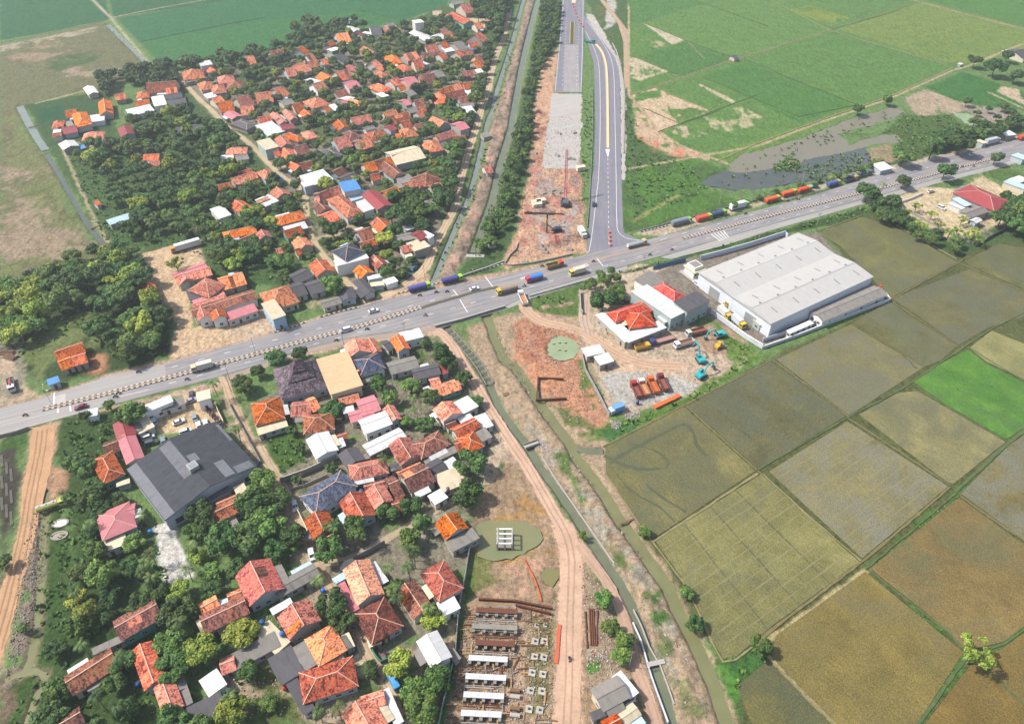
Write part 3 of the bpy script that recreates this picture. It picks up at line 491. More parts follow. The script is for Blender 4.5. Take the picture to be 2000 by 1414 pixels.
# ---------------------------------------------------------------- strips, sheets, water
def resample(pts, step):
    out = [Vector(pts[0])]; 
    for a, b in zip(pts[:-1], pts[1:]):
        a = Vector(a); b = Vector(b); n = max(1, int((b - a).length / step))
        for i in range(1, n + 1): out.append(a + (b - a) * (i / n))
    return out
def smooth_line(pts, it=2):
    pts = [Vector(p) for p in pts]
    for _ in range(it):
        q = [pts[0]]
        for a, b in zip(pts[:-1], pts[1:]): q += [a * .75 + b * .25, a * .25 + b * .75]
        q.append(pts[-1]); pts = q
    return pts
def offs(pts):
    ns = []
    for i in range(len(pts)):
        d = (pts[min(i + 1, len(pts) - 1)] - pts[max(i - 1, 0)]); d = Vector((d.x, d.y)).normalized(); ns.append(Vector((-d.y, d.x)))
    return ns
def strip(name, line, width, z, mat, kind=None, thick=0.0, step=None, smooth=1, jit=0.0, side=0.0, parent=None, mats=None, seg=None, gap=None, mb=None):
    """flat or raised ribbon along a centre line (world xy); seg/gap make dashes; alternating slots when mats has two"""
    pts = [Vector((p[0], p[1])) for p in line]
    if smooth: pts = smooth_line(pts, smooth)
    if step or seg: pts = resample(pts, step or seg)
    ns = offs(pts); own = mb is None; mb = mb or MB(); acc = 0
    L = []
    for i, (p, n) in enumerate(zip(pts, ns)):
        w_ = width if not callable(width) else width(i / (len(pts) - 1)); j = random.uniform(-jit, jit); k = random.uniform(-jit, jit)
        c = p + n * side; L.append((c + n * (w_ / 2 + j), c - n * (w_ / 2 + k)))
    for i in range(len(L) - 1):
        if gap is not None and (i % gap[1]) >= gap[0]: continue
        (a, b), (c, d) = L[i], L[i + 1]; m = (i % 2) if mats else 0
        if thick:
            mb.add([(a.x, a.y, z), (b.x, b.y, z), (d.x, d.y, z), (c.x, c.y, z), (a.x, a.y, z + thick), (b.x, b.y, z + thick), (d.x, d.y, z + thick), (c.x, c.y, z + thick)],
                   [(4, 5, 6, 7), (0, 3, 7, 4), (1, 5, 6, 2), (0, 4, 5, 1), (3, 2, 6, 7)], m)
        else: mb.add([(a.x, a.y, z), (b.x, b.y, z), (d.x, d.y, z), (c.x, c.y, z)], [(0, 1, 2, 3)], m)
    if not own: return None
    o = mb.build(name, mats or mat, parent)
    if kind: tag(o, kind=kind)
    return o
def sheet(name, s, z, mat, kind='structure', pts=None, edge=0.0):
    pts = pts or P(s); 
    if edge:
        q = resample(pts + [pts[0]], 1.6)[:-1]; pts = [(p.x + random.uniform(-edge, edge), p.y + random.uniform(-edge, edge)) for p in q]
    bm = bmesh.new(); vs = [bm.verts.new((p[0], p[1], z)) for p in pts]; f = bm.faces.new(vs); f.normal_update()
    if f.normal.z < 0: f.normal_flip()
    bmesh.ops.triangulate(bm, faces=bm.faces[:]); me = D.meshes.new(name); bm.to_mesh(me); bm.free(); me.materials.append(mat)
    o = meshobj(name, me); tag(o, kind=kind); return o
def watermat(name, c, rough=.12, mud=None, spec=.4):
    m = NT(name); co = m.n('ShaderNodeNewGeometry').outputs['Position']; n1 = m.noise(co, .15, 4, .6); n2 = m.noise(co, 1.4, 3)
    m.color(m.mix(m.math('MULTIPLY_ADD', n1, 1.6, -.3), sc_(c, .8), mud or sc_(c, 1.15))); m.rough(rough); m.b.inputs['Specular IOR Level'].default_value = spec
    m.bump(n2, .08, .05); return m.mat
W_canal = watermat('canal_water', C('7e8468')); W_olive = watermat('olive_water', C('8a8a5e')); W_pale = watermat('pale_water', C('8a948c'), .45)
W_green = watermat('green_water', C('a2b68c', .52), .35, C('acba92', .52)); W_murk = watermat('murky_pond', C('8f9c70', .5), .35, C('9c9466', .5)); W_blue = watermat('open_water', C('56625f'), .2, C('6e6e62'), spec=.35); W_mud = watermat('muddy_shallows', C('a39884'), .45, C('87846e')); W_pool = watermat('olive_pool', C('8f9468'), .3, C('9a8a50'))
wm = dict(A=W_pale, B=W_canal, C=W_canal, D=W_olive, E=W_canal, F=W_pale, G=W_pale, H=W_blue, I=W_olive, J=W_olive, K=W_olive)
for nm, s, wd, bank in CANALS:
    o = strip('canal_water' if nm in 'ABCDE' else 'ditch_water', P(s), wd + bank * .95, (-.85 if nm in 'ABCD' else -.5) - .004 * 'ABCDEFGHIJK'.index(nm), wm[nm], 'structure', step=2.5)
for nm, s in PONDS:
    sheet(nm, s, -.22 if nm != 'flood_water' else -.225, {'green_pond': W_green, 'foundation_pond': W_murk, 'small_pool': W_pool, 'flood_water': W_blue, 'shallow_water': W_mud, 'fish_pond': W_green}[nm], edge=.6)
# ---- paddies
def paddymat(name, c, c2, water, ang=0.0, rows=0.0, wet=.3, rough=.5, sc=.12, rowc=None):
    m = NT(name); co = m.n('ShaderNodeNewGeometry').outputs['Position']; mv = m.mapv(co, (1, 1, 1), (0, 0, ang))
    st = m.mapv(mv, (.35, 1.2, 1)); n1 = m.noise(co, sc, 5, .6, .5); n2 = m.noise(st, 1.1, 5, .7); n3 = m.noise(co, 2.8, 4, .75)
    f = m.math('ADD', m.math('MULTIPLY', n1, .5), m.math('MULTIPLY', n2, .5)); col = m.ramp(f, [(.36, sc_(c, .78)), (.5, c), (.64, c2)])
    big = m.noise(co, .035, 4, .6, 1.2); col = m.mix(1.0, col, m.ramp(big, [(.35, (.78, .8, .8)), (.65, (1.08, 1.06, 1.0))]), 'MULTIPLY')
    wn = m.noise(co, .05, 5, .62, .8); wf = m.ramp(wn, [(max(.02, .62 - wet * .45), (0, 0, 0)), (min(.98, .72 - wet * .3), (1, 1, 1))])
    col = m.mix(m.math('MULTIPLY', wf, .75), col, water)
    sp = m.ramp(n3, [(.35, (.55, .55, .55)), (.6, (1, 1, 1))]); col = m.mix(.9, col, sp, 'MULTIPLY')
    if rows:
        wv = m.n('ShaderNodeTexWave', wave_type='BANDS', bands_direction='X', i_Scale=rows, i_Distortion=.25, i_Detail=1); m.l(mv, wv.inputs['Vector'])
        ln = m.ramp(wv.outputs['Fac'], [(.93, (0, 0, 0)), (.99, (1, 1, 1))]); col = m.mix(m.math('MULTIPLY', ln, m.math('MULTIPLY_ADD', n2, 1.2, -.35)), col, rowc or sc_(c2, 1.25))
    hs = m.n('ShaderNodeHueSaturation'); m.l(col, hs.inputs['Color']); m.l(m.math('MULTIPLY_ADD', n3, 1.3, .38), hs.inputs['Value'])
    m.color(hs.outputs[0]); m.rough(m.math('MULTIPLY_ADD', wf, -.2, rough + .25)); m.b.inputs['Specular IOR Level'].default_value = .18; m.bump(n3, .5, .12); return m.mat
def mixh(a, b, f): return ''.join('%02x' % int(int(a[i:i + 2], 16) * (1 - f) + int(b[i:i + 2], 16) * f) for i in (0, 2, 4))
pA = math.atan2(*(lambda a, b: (b[1] - a[1], b[0] - a[0]))(G2(1510, 703), G2(1660, 815)))
PADDIES = [
 ('1182,872 1335,794 1475,920 1274,1053 1240,1008 1184,925', '807c50', '9a925e', '6a6c4e', 0, .5),
 ('1340,790 1505,706 1653,812 1482,917', '656546', '757452', '5f6454', .35, .5),
 ('1516,702 1662,634 1803,718 1672,803 1658,811', '8a8458', '9c9468', '7e7e68', 0, .6),
 ('1666,630 1737,589 1868,677 1836,705 1806,716', '6e7148', '807f56', '70735a', 0, .5),
 ('1742,583 1894,526 2006,573 2006,618 1935,638 1872,674', '73724e', '828058', '6c6e58', 0, .5),
 ('1598,456 1682,424 1750,444 1870,513 1738,583 1706,548 1640,480', '787a4c', '8a8856', '6e7052', 0, .5),
 ('1884,510 1950,476 2006,486 2006,568 1900,522', '727648', '868250', '686a50', 0, .4),
 ('1893,680 1937,646 2006,674 2006,744 1926,706', 'a0a06c', 'b0ac78', '8c9060', 0, .1),
 ('1782,745 1840,709 1891,683 1926,710 2006,750 2006,832 1966,858 1850,792', '5c8e38', '78a240', '5a7a3e', 0, .35),
 ('1678,810 1752,768 1792,764 1964,863 1862,945 1850,942', 'a09a6c', 'b0a878', '747458', 0, .45),
 ('1502,921 1655,823 1852,950 1684,1090', '928a5e', '9f976e', '8e8e80', 0, .45),
 ('1280,1056 1486,926 1678,1097 1508,1222 1436,1283 1412,1286 1388,1244 1362,1184 1334,1132', '8e8c58', 'a09c68', '74765a', 0, .2),
 ('1699,1110 1872,972 2006,1068 2006,1218 1962,1252 1888,1270 1850,1230 1782,1175', '8f7648', '9c8452', '757048', 0, .35),
 ('1508,1284 1514,1242 1690,1116 1882,1274 1786,1420 1640,1420', '8f7e42', '9c8a4a', '82764a', 0, .3),
 ('1802,1420 1896,1298 1960,1264 2006,1232 2006,1420', '8a6e34', '967a40', '7c6c3c', 0, .3),
 ('1876,964 1972,868 2006,846 2006,1058', '7e744a', '8a7c50', '8a8c80', 0, .45),
 ('1470,1420 1440,1340 1500,1288 1626,1420', '6c6a3c', '8a7a3c', '5c6044', 0, .5)]
for i, (s, a, b, wtr, rows, wet) in enumerate(PADDIES):
    if i != 8: a, b, wtr = [mixh(q, h, f_) for q, h, f_ in ((a, '827a4c', .3), (b, '968c58', .25), (wtr, '767458', .25))]
    m = paddymat('paddy_%02d' % i, C(a, .57), C(b, .57), C(wtr, .57), ang=-(pA if rows != .35 else pA + math.pi / 2), rows={0: 0, .35: .5, 1: .075, 2: .07}[rows], wet=wet, sc=.1)
    sheet('rice_paddy', s, .06, m)
bundm = plain('bund_earth', C('84794e'), .95, var=.3, scale=.7); bundg = plain('bund_grass', C('5f6f42'), .95, var=.35, scale=.7); bundl = plain('bund_dry', C('9a8f66'), .95, var=.25, scale=.7)
BUNDS = [('1178,872 1338,791 1507,704', 1, bundm), ('1338,791 1478,919 1490,928', .9, bundm), ('1478,919 1655,816 1676,804', .9, bundg), ('1509,703 1600,770 1657,814', .8, bundm),
 ('1276,1058 1480,925', 1.2, bundl), ('1490,926 1570,1000 1682,1096', .8, bundl), ('1655,816 1760,884 1855,948', .8, bundm), ('1855,952 1690,1092 1512,1226 1470,1262', 1.3, bundm), ('1676,805 1752,766 1838,708 1937,642 2006,608', 1, bundg),
 ('1664,632 1735,675 1805,718', .7, bundm), ('1738,586 1800,628 1870,677', .7, bundm), ('1738,586 1872,514 1880,507', .9, bundm), ('1872,514 1896,524 2006,572', .8, bundm), ('1893,680 2006,748', .8, bundg), ('1782,750 1850,796 1966,862', .9, bundg),
 ('1184,928 1240,1012 1276,1060 1334,1136 1362,1190 1388,1250 1412,1292 1436,1288 1470,1262', .9, bundl), ('1866,960 1966,868 2010,834', 2.0, bundg), ('1694,1110 1784,1182 1850,1234 1890,1276 1960,1340 2006,1380', 1.0, bundg), ('1874,968 1940,1015 2010,1062', .8, bundm),
 ('1890,1280 1962,1258 2008,1224', 1.0, bundg), ('1886,1284 1790,1418', 1.4, bundg), ('1503,1286 1560,1345 1634,1418', .8, bundl), ('1596,452 1684,421', .9, bundm), ('1750,440 1868,506', 1.2, bundl), ('1690,1112 1868,962', 1.0, bundg),
 ('1232,186 1430,118 1620,60 1795,5', 1.0, bundl), ('1255,44 1345,82 1432,113', .9, bundg), ('1360,2 1500,52 1480,45', .8, bundg), ('1505,0 1620,60 1850,128', .9, bundl), ('1370,150 1560,228 1672,206', .8, bundg), ('1460,118 1560,160 1672,204', .9, bundg),
 ('1795,2 1900,28 2010,60', 1.2, bundl), ('1258,212 1330,243 1400,218', .8, bundg), ('1280,172 1395,220', .7, bundl), ('1285,258 1480,185', .8, bundg), ('1232,108 1310,142 1340,148', .8, bundg), ('1400,316 1480,280 1600,236 1740,188 1862,133', 1.6, bundl),
 ('228,34 310,20 440,0', .8, bundl), ('0,84 205,42', 1.2, bundl), ('275,82 420,52 520,34', .7, bundg), ('700,20 800,44', .6, bundg), ('1625,58 1760,20', .8, bundg)]
for s, wd, m in BUNDS:
    strip('field_bund', P(s), wd * .55, -.02, m, 'structure', thick=.22, step=3, smooth=0, jit=.16)

trk = plain('wet_wheel_track', C('5c6044'), .8, var=.25, scale=.5); trk2 = plain('planting_line', C('938b60'), .9, var=.2, scale=.5)
for s, wd in (('1190,905 1230,880 1290,850 1335,825 1352,838 1360,870 1380,890', 1.3), ('1180,890 1210,905 1250,918 1290,915', 1.4), ('1230,868 1270,875 1310,900 1300,915', .8), ('1262,945 1290,970 1340,1000', .9), ('1205,925 1230,960 1290,990 1318,1020', .8), ('1400,800 1470,860 1500,880', .7), ('1700,650 1760,690 1790,720', .7)):
    wz = globals().get('wz', .064) + .0015; strip('wheel_track', P(s), wd, wz, trk, 'structure', step=2.5, smooth=2, jit=.3)
def lerp2(a, b, f): return (a[0] + (b[0] - a[0]) * f, a[1] + (b[1] - a[1]) * f)
def lines(q, n, m_, wd, z):
    a, b, c, d = P(q)
    for i in range(1, n): strip('planting_line', [lerp2(a, b, i / n), lerp2(d, c, i / n)], wd, z, m_, 'structure', step=4, smooth=0, jit=wd * .4)
lines('1282,1058 1486,928 1676,1097 1436,1281', 4, trk, .35, .066); lines('1282,1058 1432,1280 1676,1097 1486,928', 11, trk2, .3, .07)
lines('1504,921 1682,1088 1850,950 1655,825', 11, trk2, .32, .07)

_tm = {}
def trackmat(col):
    if col in _tm: return _tm[col]
    m = NT('packed_earth_' + col); co = m.n('ShaderNodeNewGeometry').outputs['Position']; n1 = m.noise(co, .16, 4, .6); n2 = m.noise(co, 1.1, 5, .65); c = C(col, .52)
    cc = m.mix(m.math('MULTIPLY_ADD', n1, 2.4, -.7), sc_(c, .84), sc_(c, 1.1)); hs = m.n('ShaderNodeHueSaturation'); m.l(cc, hs.inputs['Color']); m.l(m.math('MULTIPLY_ADD', n2, .7, .65), hs.inputs['Value'])
    m.color(hs.outputs[0]); m.rough(.95); m.bump(n2, .3, .06); _tm[col] = m.mat; return m.mat
for i, (col, wd, s_) in enumerate(TRACKS):
    if wd < 2.2: continue
    pts = P(s_); strip('dirt_track', pts, wd * .92, .002 + i * .0008, trackmat(col), 'structure', step=1.8, smooth=1, jit=.22)
    if wd >= 3.2:       # wheel ruts pressed into the track
        for sd_ in (-.85, .85): strip('wheel_rut', pts, .45, .03 + i * .0004, trackmat('c09e84'), 'structure', step=2.4, smooth=1, jit=.1, side=sd_)
sheet('dirt_road', LROAD, .004, trackmat('cfa47c'), edge=.35)
for i, sd_ in enumerate((-1.6, -.2, 1.4)): strip('wheel_rut', P('84,840 76,900 62,960 50,1040 34,1110 14,1190 -8,1270'), .5, .03 + i * .001, trackmat('b08c68'), 'structure', step=2.4, smooth=1, jit=.12, side=sd_)
# ---------------------------------------------------------------- roads
def roadmat(name, c, c2, dirt, dirtamt=.3):
    m = NT(name); co = m.n('ShaderNodeNewGeometry').outputs['Position']; a = math.atan2(*(lambda p, q: (q[1] - p[1], q[0] - p[0]))(G2(90, 797), G2(1500, 424)))
    if 'toll' in name: a = math.pi / 2 - .03
    mv = m.mapv(co, (1, 1, 1), (0, 0, -a)); st = m.noise(m.mapv(mv, (.03, 1.1, 1)), 1.0, 4, .6); n1 = m.noise(co, .12, 5, .65); n3 = m.noise(co, 2.5, 4, .8)
    col = m.mix(m.math('MULTIPLY_ADD', st, 4.0, -1.5), c, c2); col = m.mix(m.math('MULTIPLY', m.ramp(n1, [(.45, (0, 0, 0)), (.75, (1, 1, 1))]), dirtamt), col, dirt)
    hs = m.n('ShaderNodeHueSaturation'); m.l(col, hs.inputs['Color']); m.l(m.math('MULTIPLY_ADD', n3, .4, .8), hs.inputs['Value']); m.color(hs.outputs[0]); m.rough(.85); m.bump(n3, .2, .02); return m.mat
asph = roadmat('asphalt', C('85858a'), C('aeaaaa'), C('c2b0a2'), .5); asph2 = roadmat('toll_asphalt', C('85848f'), C('918f99'), C('b5a8a0'), .25)
conc = roadmat('road_concrete', C('bcb8b4'), C('aaa7a5'), C('c4b0a0'), .4); toll_old = roadmat('toll_worn_asphalt', C('a09a9c'), C('b0aaa8'), C('c9bfb4'), .5); crushed = roadmat('crushed_stone', C('b9b6b2'), C('cfcac2'), C('c4a898'), .5)
NORTH = '-30,804 75,780 212,734.5 322,711 500,661 600,630 700,601 740,588 875,560 1000,535 1120,504 1148,496 1250,471 1275,466 1500,406 1600,378 1725,338 1850,307 1930,288 2040,258'
SOUTH = '2040,292 1955,319 1825,350 1725,380 1675,392 1500,440 1400,468 1315,494 1225,518 1037,572 987,598 852,636 675,661 600,680 437,734 275,776 212,792 60,833 -30,856'
sheet('highway', NORTH + ' ' + SOUTH, .03, asph)
sheet('highway_concrete_lane', '-30,804 75,780 212,734.5 322,711 324,736 90,797 -30,826', .036, conc)
sheet('highway_concrete_lane', '-30,829 90,800 208,771 212,792 60,833 -30,856', .036, conc)
sheet('road_shoulder', '2040,293 1955,320 1825,351 1725,381 1675,393 1500,441 1400,469 1315,495 1290,503 1310,506 1420,478 1500,452 1675,402 1730,389 1825,360 1955,328 2040,303', .025, conc)
sheet('road_shoulder', '852,637 987,599 1037,573 1225,519 1225,526 1040,582 990,604 856,642', .022, conc)
sheet('road_shoulder', '437,735 600,681 675,662 852,637 850,646 680,672 602,690 440,745', .022, roadmat('shoulder_dust', C('b5a294'), C('a59488'), C('c4b0a0'), .6))
sheet('toll_road', '1098,-40 1099,0 1094,60 1089,120 1083,181 1136,181 1139,120 1140,57 1141,0 1141,-40', .03, asph2)
sheet('toll_road_worn_lane', '1104,88 1129,88 1132,180 1100,180', .037, toll_old)
sheet('toll_roadbed', '1077,184 1136,184 1135,240 1133,300 1128,330 1060,330 1064,290 1070,240', .02, crushed, edge=.8)
sheet('access_ramp', '1140,32 1145,34 1156,52 1175,80 1192,100 1200,112 1208,135 1211,160 1212,225 1213,300 1214,354 1217,440 1218,455 1250,470 1148,497 1146,480 1150,454 1155,354 1160,330 1163,250 1162,175 1160,125 1150,92 1141,62', .034, asph2)
strip('gravel_verge', P('1146,34 1160,52 1178,78 1204,112 1214,150 1216,225 1217,300 1218,352'), 2.2, .015, crushed, 'structure', step=3, jit=.7)
def line(s, wd, name='lane_marking', seg=None, gap=None, m=None, z=.045, side=0):
    return strip(name, P(s), wd, z, m or M['whiteline'], 'structure', seg=seg, gap=gap, smooth=1, side=side)
line('334,718 537,664 686,625 860,584 943,562', .22, seg=2.2, gap=(1, 4)); line('1289,469 1346,453 1397,439 1476,418 1600,384 1725,350 1850,318 1990,283', .22, seg=2.2, gap=(1, 4))
line('232,775 290,761', .2); line('330,749 540,692 775,629 870,607 948,584 1100,543 1280,492 1441,450 1600,408 1850,342 1990,302', .2, seg=2.2, gap=(1, 4))
line('1100,-30 1100.5,5 1096,60 1090,120 1084,180', .22); line('1139.3,-30 1139,5 1138,60 1137,120 1134.5,180', .22)
line('1108,-30 1107,20 1104,90 1098,170', .2, seg=2.4, gap=(1, 3)); line('1131,-30 1130.5,20 1129.5,90 1126,170', .2, seg=2.4, gap=(1, 3))
line('1144,62 1158,90 1167,112 1171,140 1172.5,200 1172,275 1169,350 1167,365 1160,430 1152,489 1146,495', .22); line('1145,40 1162,62 1182,92 1193,112 1199,140 1201,225 1203.5,350 1204.5,440 1207,453 1217,463 1232,468 1252,469', .22)
line('1187,300 1188,380 1189.5,478', .2, seg=2.4, gap=(1, 2))
for a, b in (('948,541', '963,561'), ('885,566', '896,580'), ('898,585', '913,610'), ('1166,505', '1178,520')): line(a + ' ' + b, .35)
for i in range(5): line('%f,%f %f,%f' % (1389 + i * 6, 457.5 - i * 1.7, 1407 + i * 4, 471 - i * 1.8), .45)
for s in ('1132,519 1146,514 1152,519 1138,524', '1015,543 1030,539 1033,543 1018,547', '104,775 128,768 128,783 106,790'): sheet('road_paint_patch', s, .043, plain('worn_paint', C('cfc8c0'), .9, var=.3, scale=.8))
line('106,767 105,791', .35); line('113,797 113,806', .5); line('137,792 138,803', .5)
# kerbed medians: rows of black and white blocks
kerbmats = [M['stripeb'], M['stripew']]
def kerb(name, label, s, rows, soil=None, cat='kerb', h=.32, wd=.42, step=.95, grp=None):
    pts = P(s); c = pts[len(pts) // 2]; t = empty(name, (0, 0, 0)); tag(t, label, cat, grp)
    for r in rows:
        strip('kerb_stones', pts, wd, .02, None, thick=h, step=step, smooth=0, side=r, parent=t, mats=kerbmats)
    if soil: strip('soil_fill', pts, abs(rows[0] - rows[-1]) - wd, .02, soil, thick=h * .75, step=4, smooth=0, parent=t)
    return t
msoil = plain('median_soil', C('b09a84'), .95, var=.3)
kerb('median_kerb', 'black and white kerbed median along the left half of the highway', '84,800 212,769 370,727 500,692 600,665 700,639 780,614 822,601', (-.75, .75), msoil, 'median')
kerb('median_kerb', 'black and white kerbed median beside the parked trucks, right half of the highway', '1334,467 1400,449 1500,423 1600,398 1700,373 1790,350 1870,328 1965,304', (-.6, .6), msoil, 'median')
kerb('roadside_kerb', 'striped kerb behind the two trucks with green cabs', '777,574 820,563 867,551 920,535 982,516', (0,), None, grp='striped roadside kerbs')
kerb('roadside_kerb', 'short striped kerb beside the yellow flat building', '536,650 560,643 600,629', (0,), None, grp='striped roadside kerbs')
kerb('roadside_kerb', 'striped kerb in front of the mossy roofed stalls at the lane mouth', '626,620 660,610 702,600', (0,), None, grp='striped roadside kerbs')
kerb('roadside_kerb', 'striped kerb behind the grey tarpaulin truck near the ramp', '1252,454 1280,447 1308,440', (0,), None, grp='striped roadside kerbs')
kerb('roadside_kerb', 'striped kerb below the blue roofed kiosk at the left', '84,765 95,763 108,760', (0,), None, grp='striped roadside kerbs')
kerb('roadside_kerb', 'striped kerb in front of the white canopy at the car park', '300,812 312,809 326,805', (0,), None, grp='striped roadside kerbs')
strip('median_soil', P('822,602 880,584 930,570 972,561'), 1.5, .02, plain('median_grass', C('6d6650'), .95, var=.35), 'structure', thick=.22, step=3, smooth=0, jit=.15)
strip('median_soil', P('972,561 1100,527 1200,498 1300,473 1334,466'), 1.3, .034, plain('median_dust', C('b8a190'), .95, var=.25), 'structure', step=3, smooth=0, jit=.2)
# ramp median with a cream kerb
ty = plain('median_cream', C('e4d8c0', .52), .85, var=.12); t = empty('ramp_median'); tag(t, 'long cream and yellow kerbed divider down the middle of the access ramp', 'median')
rp = P('1160,83 1168,92 1176,102 1182,120 1185,140 1186.5,200 1187,290'); strip('median_top', rp, 1.3, .03, ty, thick=.22, step=4, parent=t, smooth=2); 
for s_ in (-.8, .8): strip('kerb_edge', rp, .28, .03, M['yellowline'], thick=.32, step=4, parent=t, smooth=2, side=s_)
sheet('gore_marking', '1182,292 1191,292 1187.5,308', .046, M['whiteline'])
t = empty('toll_median'); tag(t, 'narrow planted divider ending in a white point on the toll road', 'median'); tp = P('1118,44 1117.5,60 1117,86')
strip('kerb_edge', tp, .4, .03, M['yellowline'], thick=.3, step=4, parent=t, smooth=0, side=1.5); strip('kerb_edge', tp, .4, .03, M['yellowline'], thick=.3, step=4, parent=t, smooth=0, side=-1.5); strip('median_planting', tp, 2.4, .03, plain('median_plants', C('5a6040'), .95, var=.3), thick=.25, step=4, parent=t, smooth=0)
t = empty('toll_median'); tag(t, 'cream divider at the very top edge of the photo on the toll road', 'median'); tp = P('1120.5,-20 1120.5,7'); strip('median_top', tp, 3.2, .03, ty, thick=.25, step=4, parent=t, smooth=0); strip('kerb_edge', tp, .4, .03, M['yellowline'], thick=.32, step=4, parent=t, smooth=0, side=1.9)
# walls, parapets, guard rails: one ribbon with a post row
def wall(name, label, s, h, th, mat, cat='wall', base=0.0, cap=None, posts=0, postm=None, grp=None, step=None):
    pts = [Vector(p) for p in P(s)]; t = empty(name); tag(t, label, cat, grp)
    strip('wall_panel' if cat == 'wall' else 'panel', pts, th, base, mat, thick=h, smooth=0, parent=t, step=step)
    if cap: strip('coping', pts, th + .12, base + h, cap, thick=.1, smooth=0, parent=t, step=step)
    if posts:
        pm = MB(); pm.box(-.13, .13, -.13, .13, base, base + h + .18, 0); pme = pm.mesh('post', [postm or mat])
        for p in resample(pts, posts)[:99]: q = meshobj('post', pme, t); q.location = (p.x, p.y, 0)
    return t
wc = plain('wall_white', C('d8dce4', .6), .8, var=.15, scale=.6); wg = plain('wall_grey', C('a9a69e'), .9, var=.2, scale=.7); wblue = plain('fence_blue', C('5f82a8', .6), .6); wlb = plain('wall_pale_blue', C('c4cfe0', .65), .7, var=.1)
wall('bridge_parapet', 'long concrete parapet on the near side of the highway bridge', '850,640 900,627 987,601', 2.6, .5, wg, base=-1.4, cap=M['concrete'])
wall('bridge_parapet', 'low concrete parapet above the canal mouth behind the trucks', '864,549 905,540 950,525 985,512', 1.8, .35, wg, base=-1.0, cap=M['concrete'])
wall('guard_rail', 'curved grey barrier along the red earth works beside the highway', '985,518 1000,520 1040,515 1080,507 1118,498', .9, .3, M['concrete'], 'barrier', posts=3)
wall('guard_rail', 'grey barrier curving up past the red earth works', '985,517 996,500 1008,488 1012,476', .9, .25, M['concrete'], 'barrier', posts=3)
wall('guard_rail', 'steel guard rail on the near verge between the bridge and the shops', '1035,580 1100,562 1160,545', .7, .12, M['steel'], 'barrier', posts=3)
wall('guard_rail', 'steel guard rail behind the row of parked trucks', '1252,452 1310,436 1400,412 1500,386 1560,371', .7, .12, M['steel'], 'barrier', posts=4)
wall('guard_rail', 'thin steel rail on the left edge of the access ramp', '1157,175 1158,250 1155,330 1151,400 1147,445', .7, .12, M['steel'], 'barrier', posts=4)
wall('warehouse_wall', 'pale blue rear wall between the highway and the big warehouse', '1368,508 1400,500 1460,483 1532,460 1537,466', 2.4, .25, wlb, cap=wc, posts=4)
wall('warehouse_wall', 'white front compound wall beside the box trucks', '1388,612 1420,635 1455,661 1488,681', 2.2, .25, wc, cap=M['white'], posts=4)
wall('warehouse_wall', 'long white compound wall below the warehouse against the paddies', '1488,682 1560,657 1640,626 1737,589 1729,578', 1.5, .25, wc, cap=M['white'], posts=4)
wall('warehouse_wall', 'inner white wall between the warehouse lane and the hedge', '1490,668 1530,655 1600,630', 2.0, .2, wc, posts=4)
wall('site_fence', 'bright blue sheet fence beside the white guard house', '1276,527 1310,518 1338,511', 2.2, .12, wblue, 'fence', posts=3)
wall('site_fence', 'zinc sheet fence running down beside the precast yard', '920,1063 915,1090 910,1125 900,1170 895,1210 890,1278 880,1320 873,1350 865,1380 857,1420', 2.0, .08, plain('zinc_sheet', C('a9b8bc', .6), .5), 'fence', posts=2.5, postm=M['steel'])
wall('yard_wall', 'grey concrete wall beside the parking apron of the red roofed shop', '1132,572 1134,610 1138,615', 1.8, .25, wg, cap=M['concrete'])
wall('site_fence', 'grey pipe fence down the left side of the truck yard', '1136,690 1143,725 1165,765 1185,805 1190,812', 1.6, .2, M['steel'], 'fence', posts=3)
wall('yard_wall', 'tall grey wall across the green empty plot', '549,943 600,925 658,898', 2.4, .25, wg, cap=M['concrete'])
wall('yard_wall', 'low grey wall above the navy hip roofed house', '568,958 600,948 640,930', 1.2, .2, wg)
wall('yard_wall', 'curved green wall at the village lane corner', '722,1262 735,1285 745,1296 760,1289 775,1280', 1.6, .2, plain('wall_green', C('3f8f7c', .6), .7))
wall('yard_wall', 'cream side wall of the motorcycle parking', '420,788 428,808 438,828', 1.8, .2, M['cream'])
wall('canal_wall', 'thin pale retaining wall on the outer bank of the narrow canal', '1058,892 1085,935 1120,985 1165,1050 1200,1100', .7, .3, M['concrete'], base=-.5)
wall('canal_wall', 'broken pale retaining wall along the lower narrow canal', '1237,1190 1252,1220 1268,1262 1290,1300 1305,1340 1317,1375', .7, .3, M['concrete'], base=-.5)
wall('canal_wall', 'white edged stone wall on the track side of the narrow canal', '1236,1215 1252,1250 1272,1320 1292,1375 1305,1410', .6, .35, wc, base=-.4)
wall('yard_wall', 'grey wall round the empty lot below the palm trees', '688,1096 720,1080 752,1062', 2.0, .2, wg)
wall('yard_wall', 'cream wall beside the lane above the two dark roofs', '560,960 585,1005 612,1062', 1.3, .2, M['cream'])
wall('yard_wall', 'long grey side wall of the lane along the green plot', '447,790 480,850 510,905', 1.5, .2, wg)
wall('roadside_wall', 'grey roadside wall over the dark plot at far left', '-5,856 30,848 58,838', 1.4, .3, wg)
wall('yard_wall', 'dark wet wall below the maroon roofed house at far right', '1905,482 1940,462 1978,443', 1.6, .25, M['dark'])
wall('yard_wall', 'low brown wall between the lime trees and the maroon roof', '1780,418 1830,445 1900,478', 1.2, .2, wg)
wall('yard_wall', 'white picket wall beside the junction tree at far right', '1757,398 1780,390 1802,380', 1.2, .15, M['white'], posts=2)
wall('yard_wall', 'pale wall behind the white warehouse lot trees in the upper village', '245,222 258,245 272,262', 1.2, .2, wg)
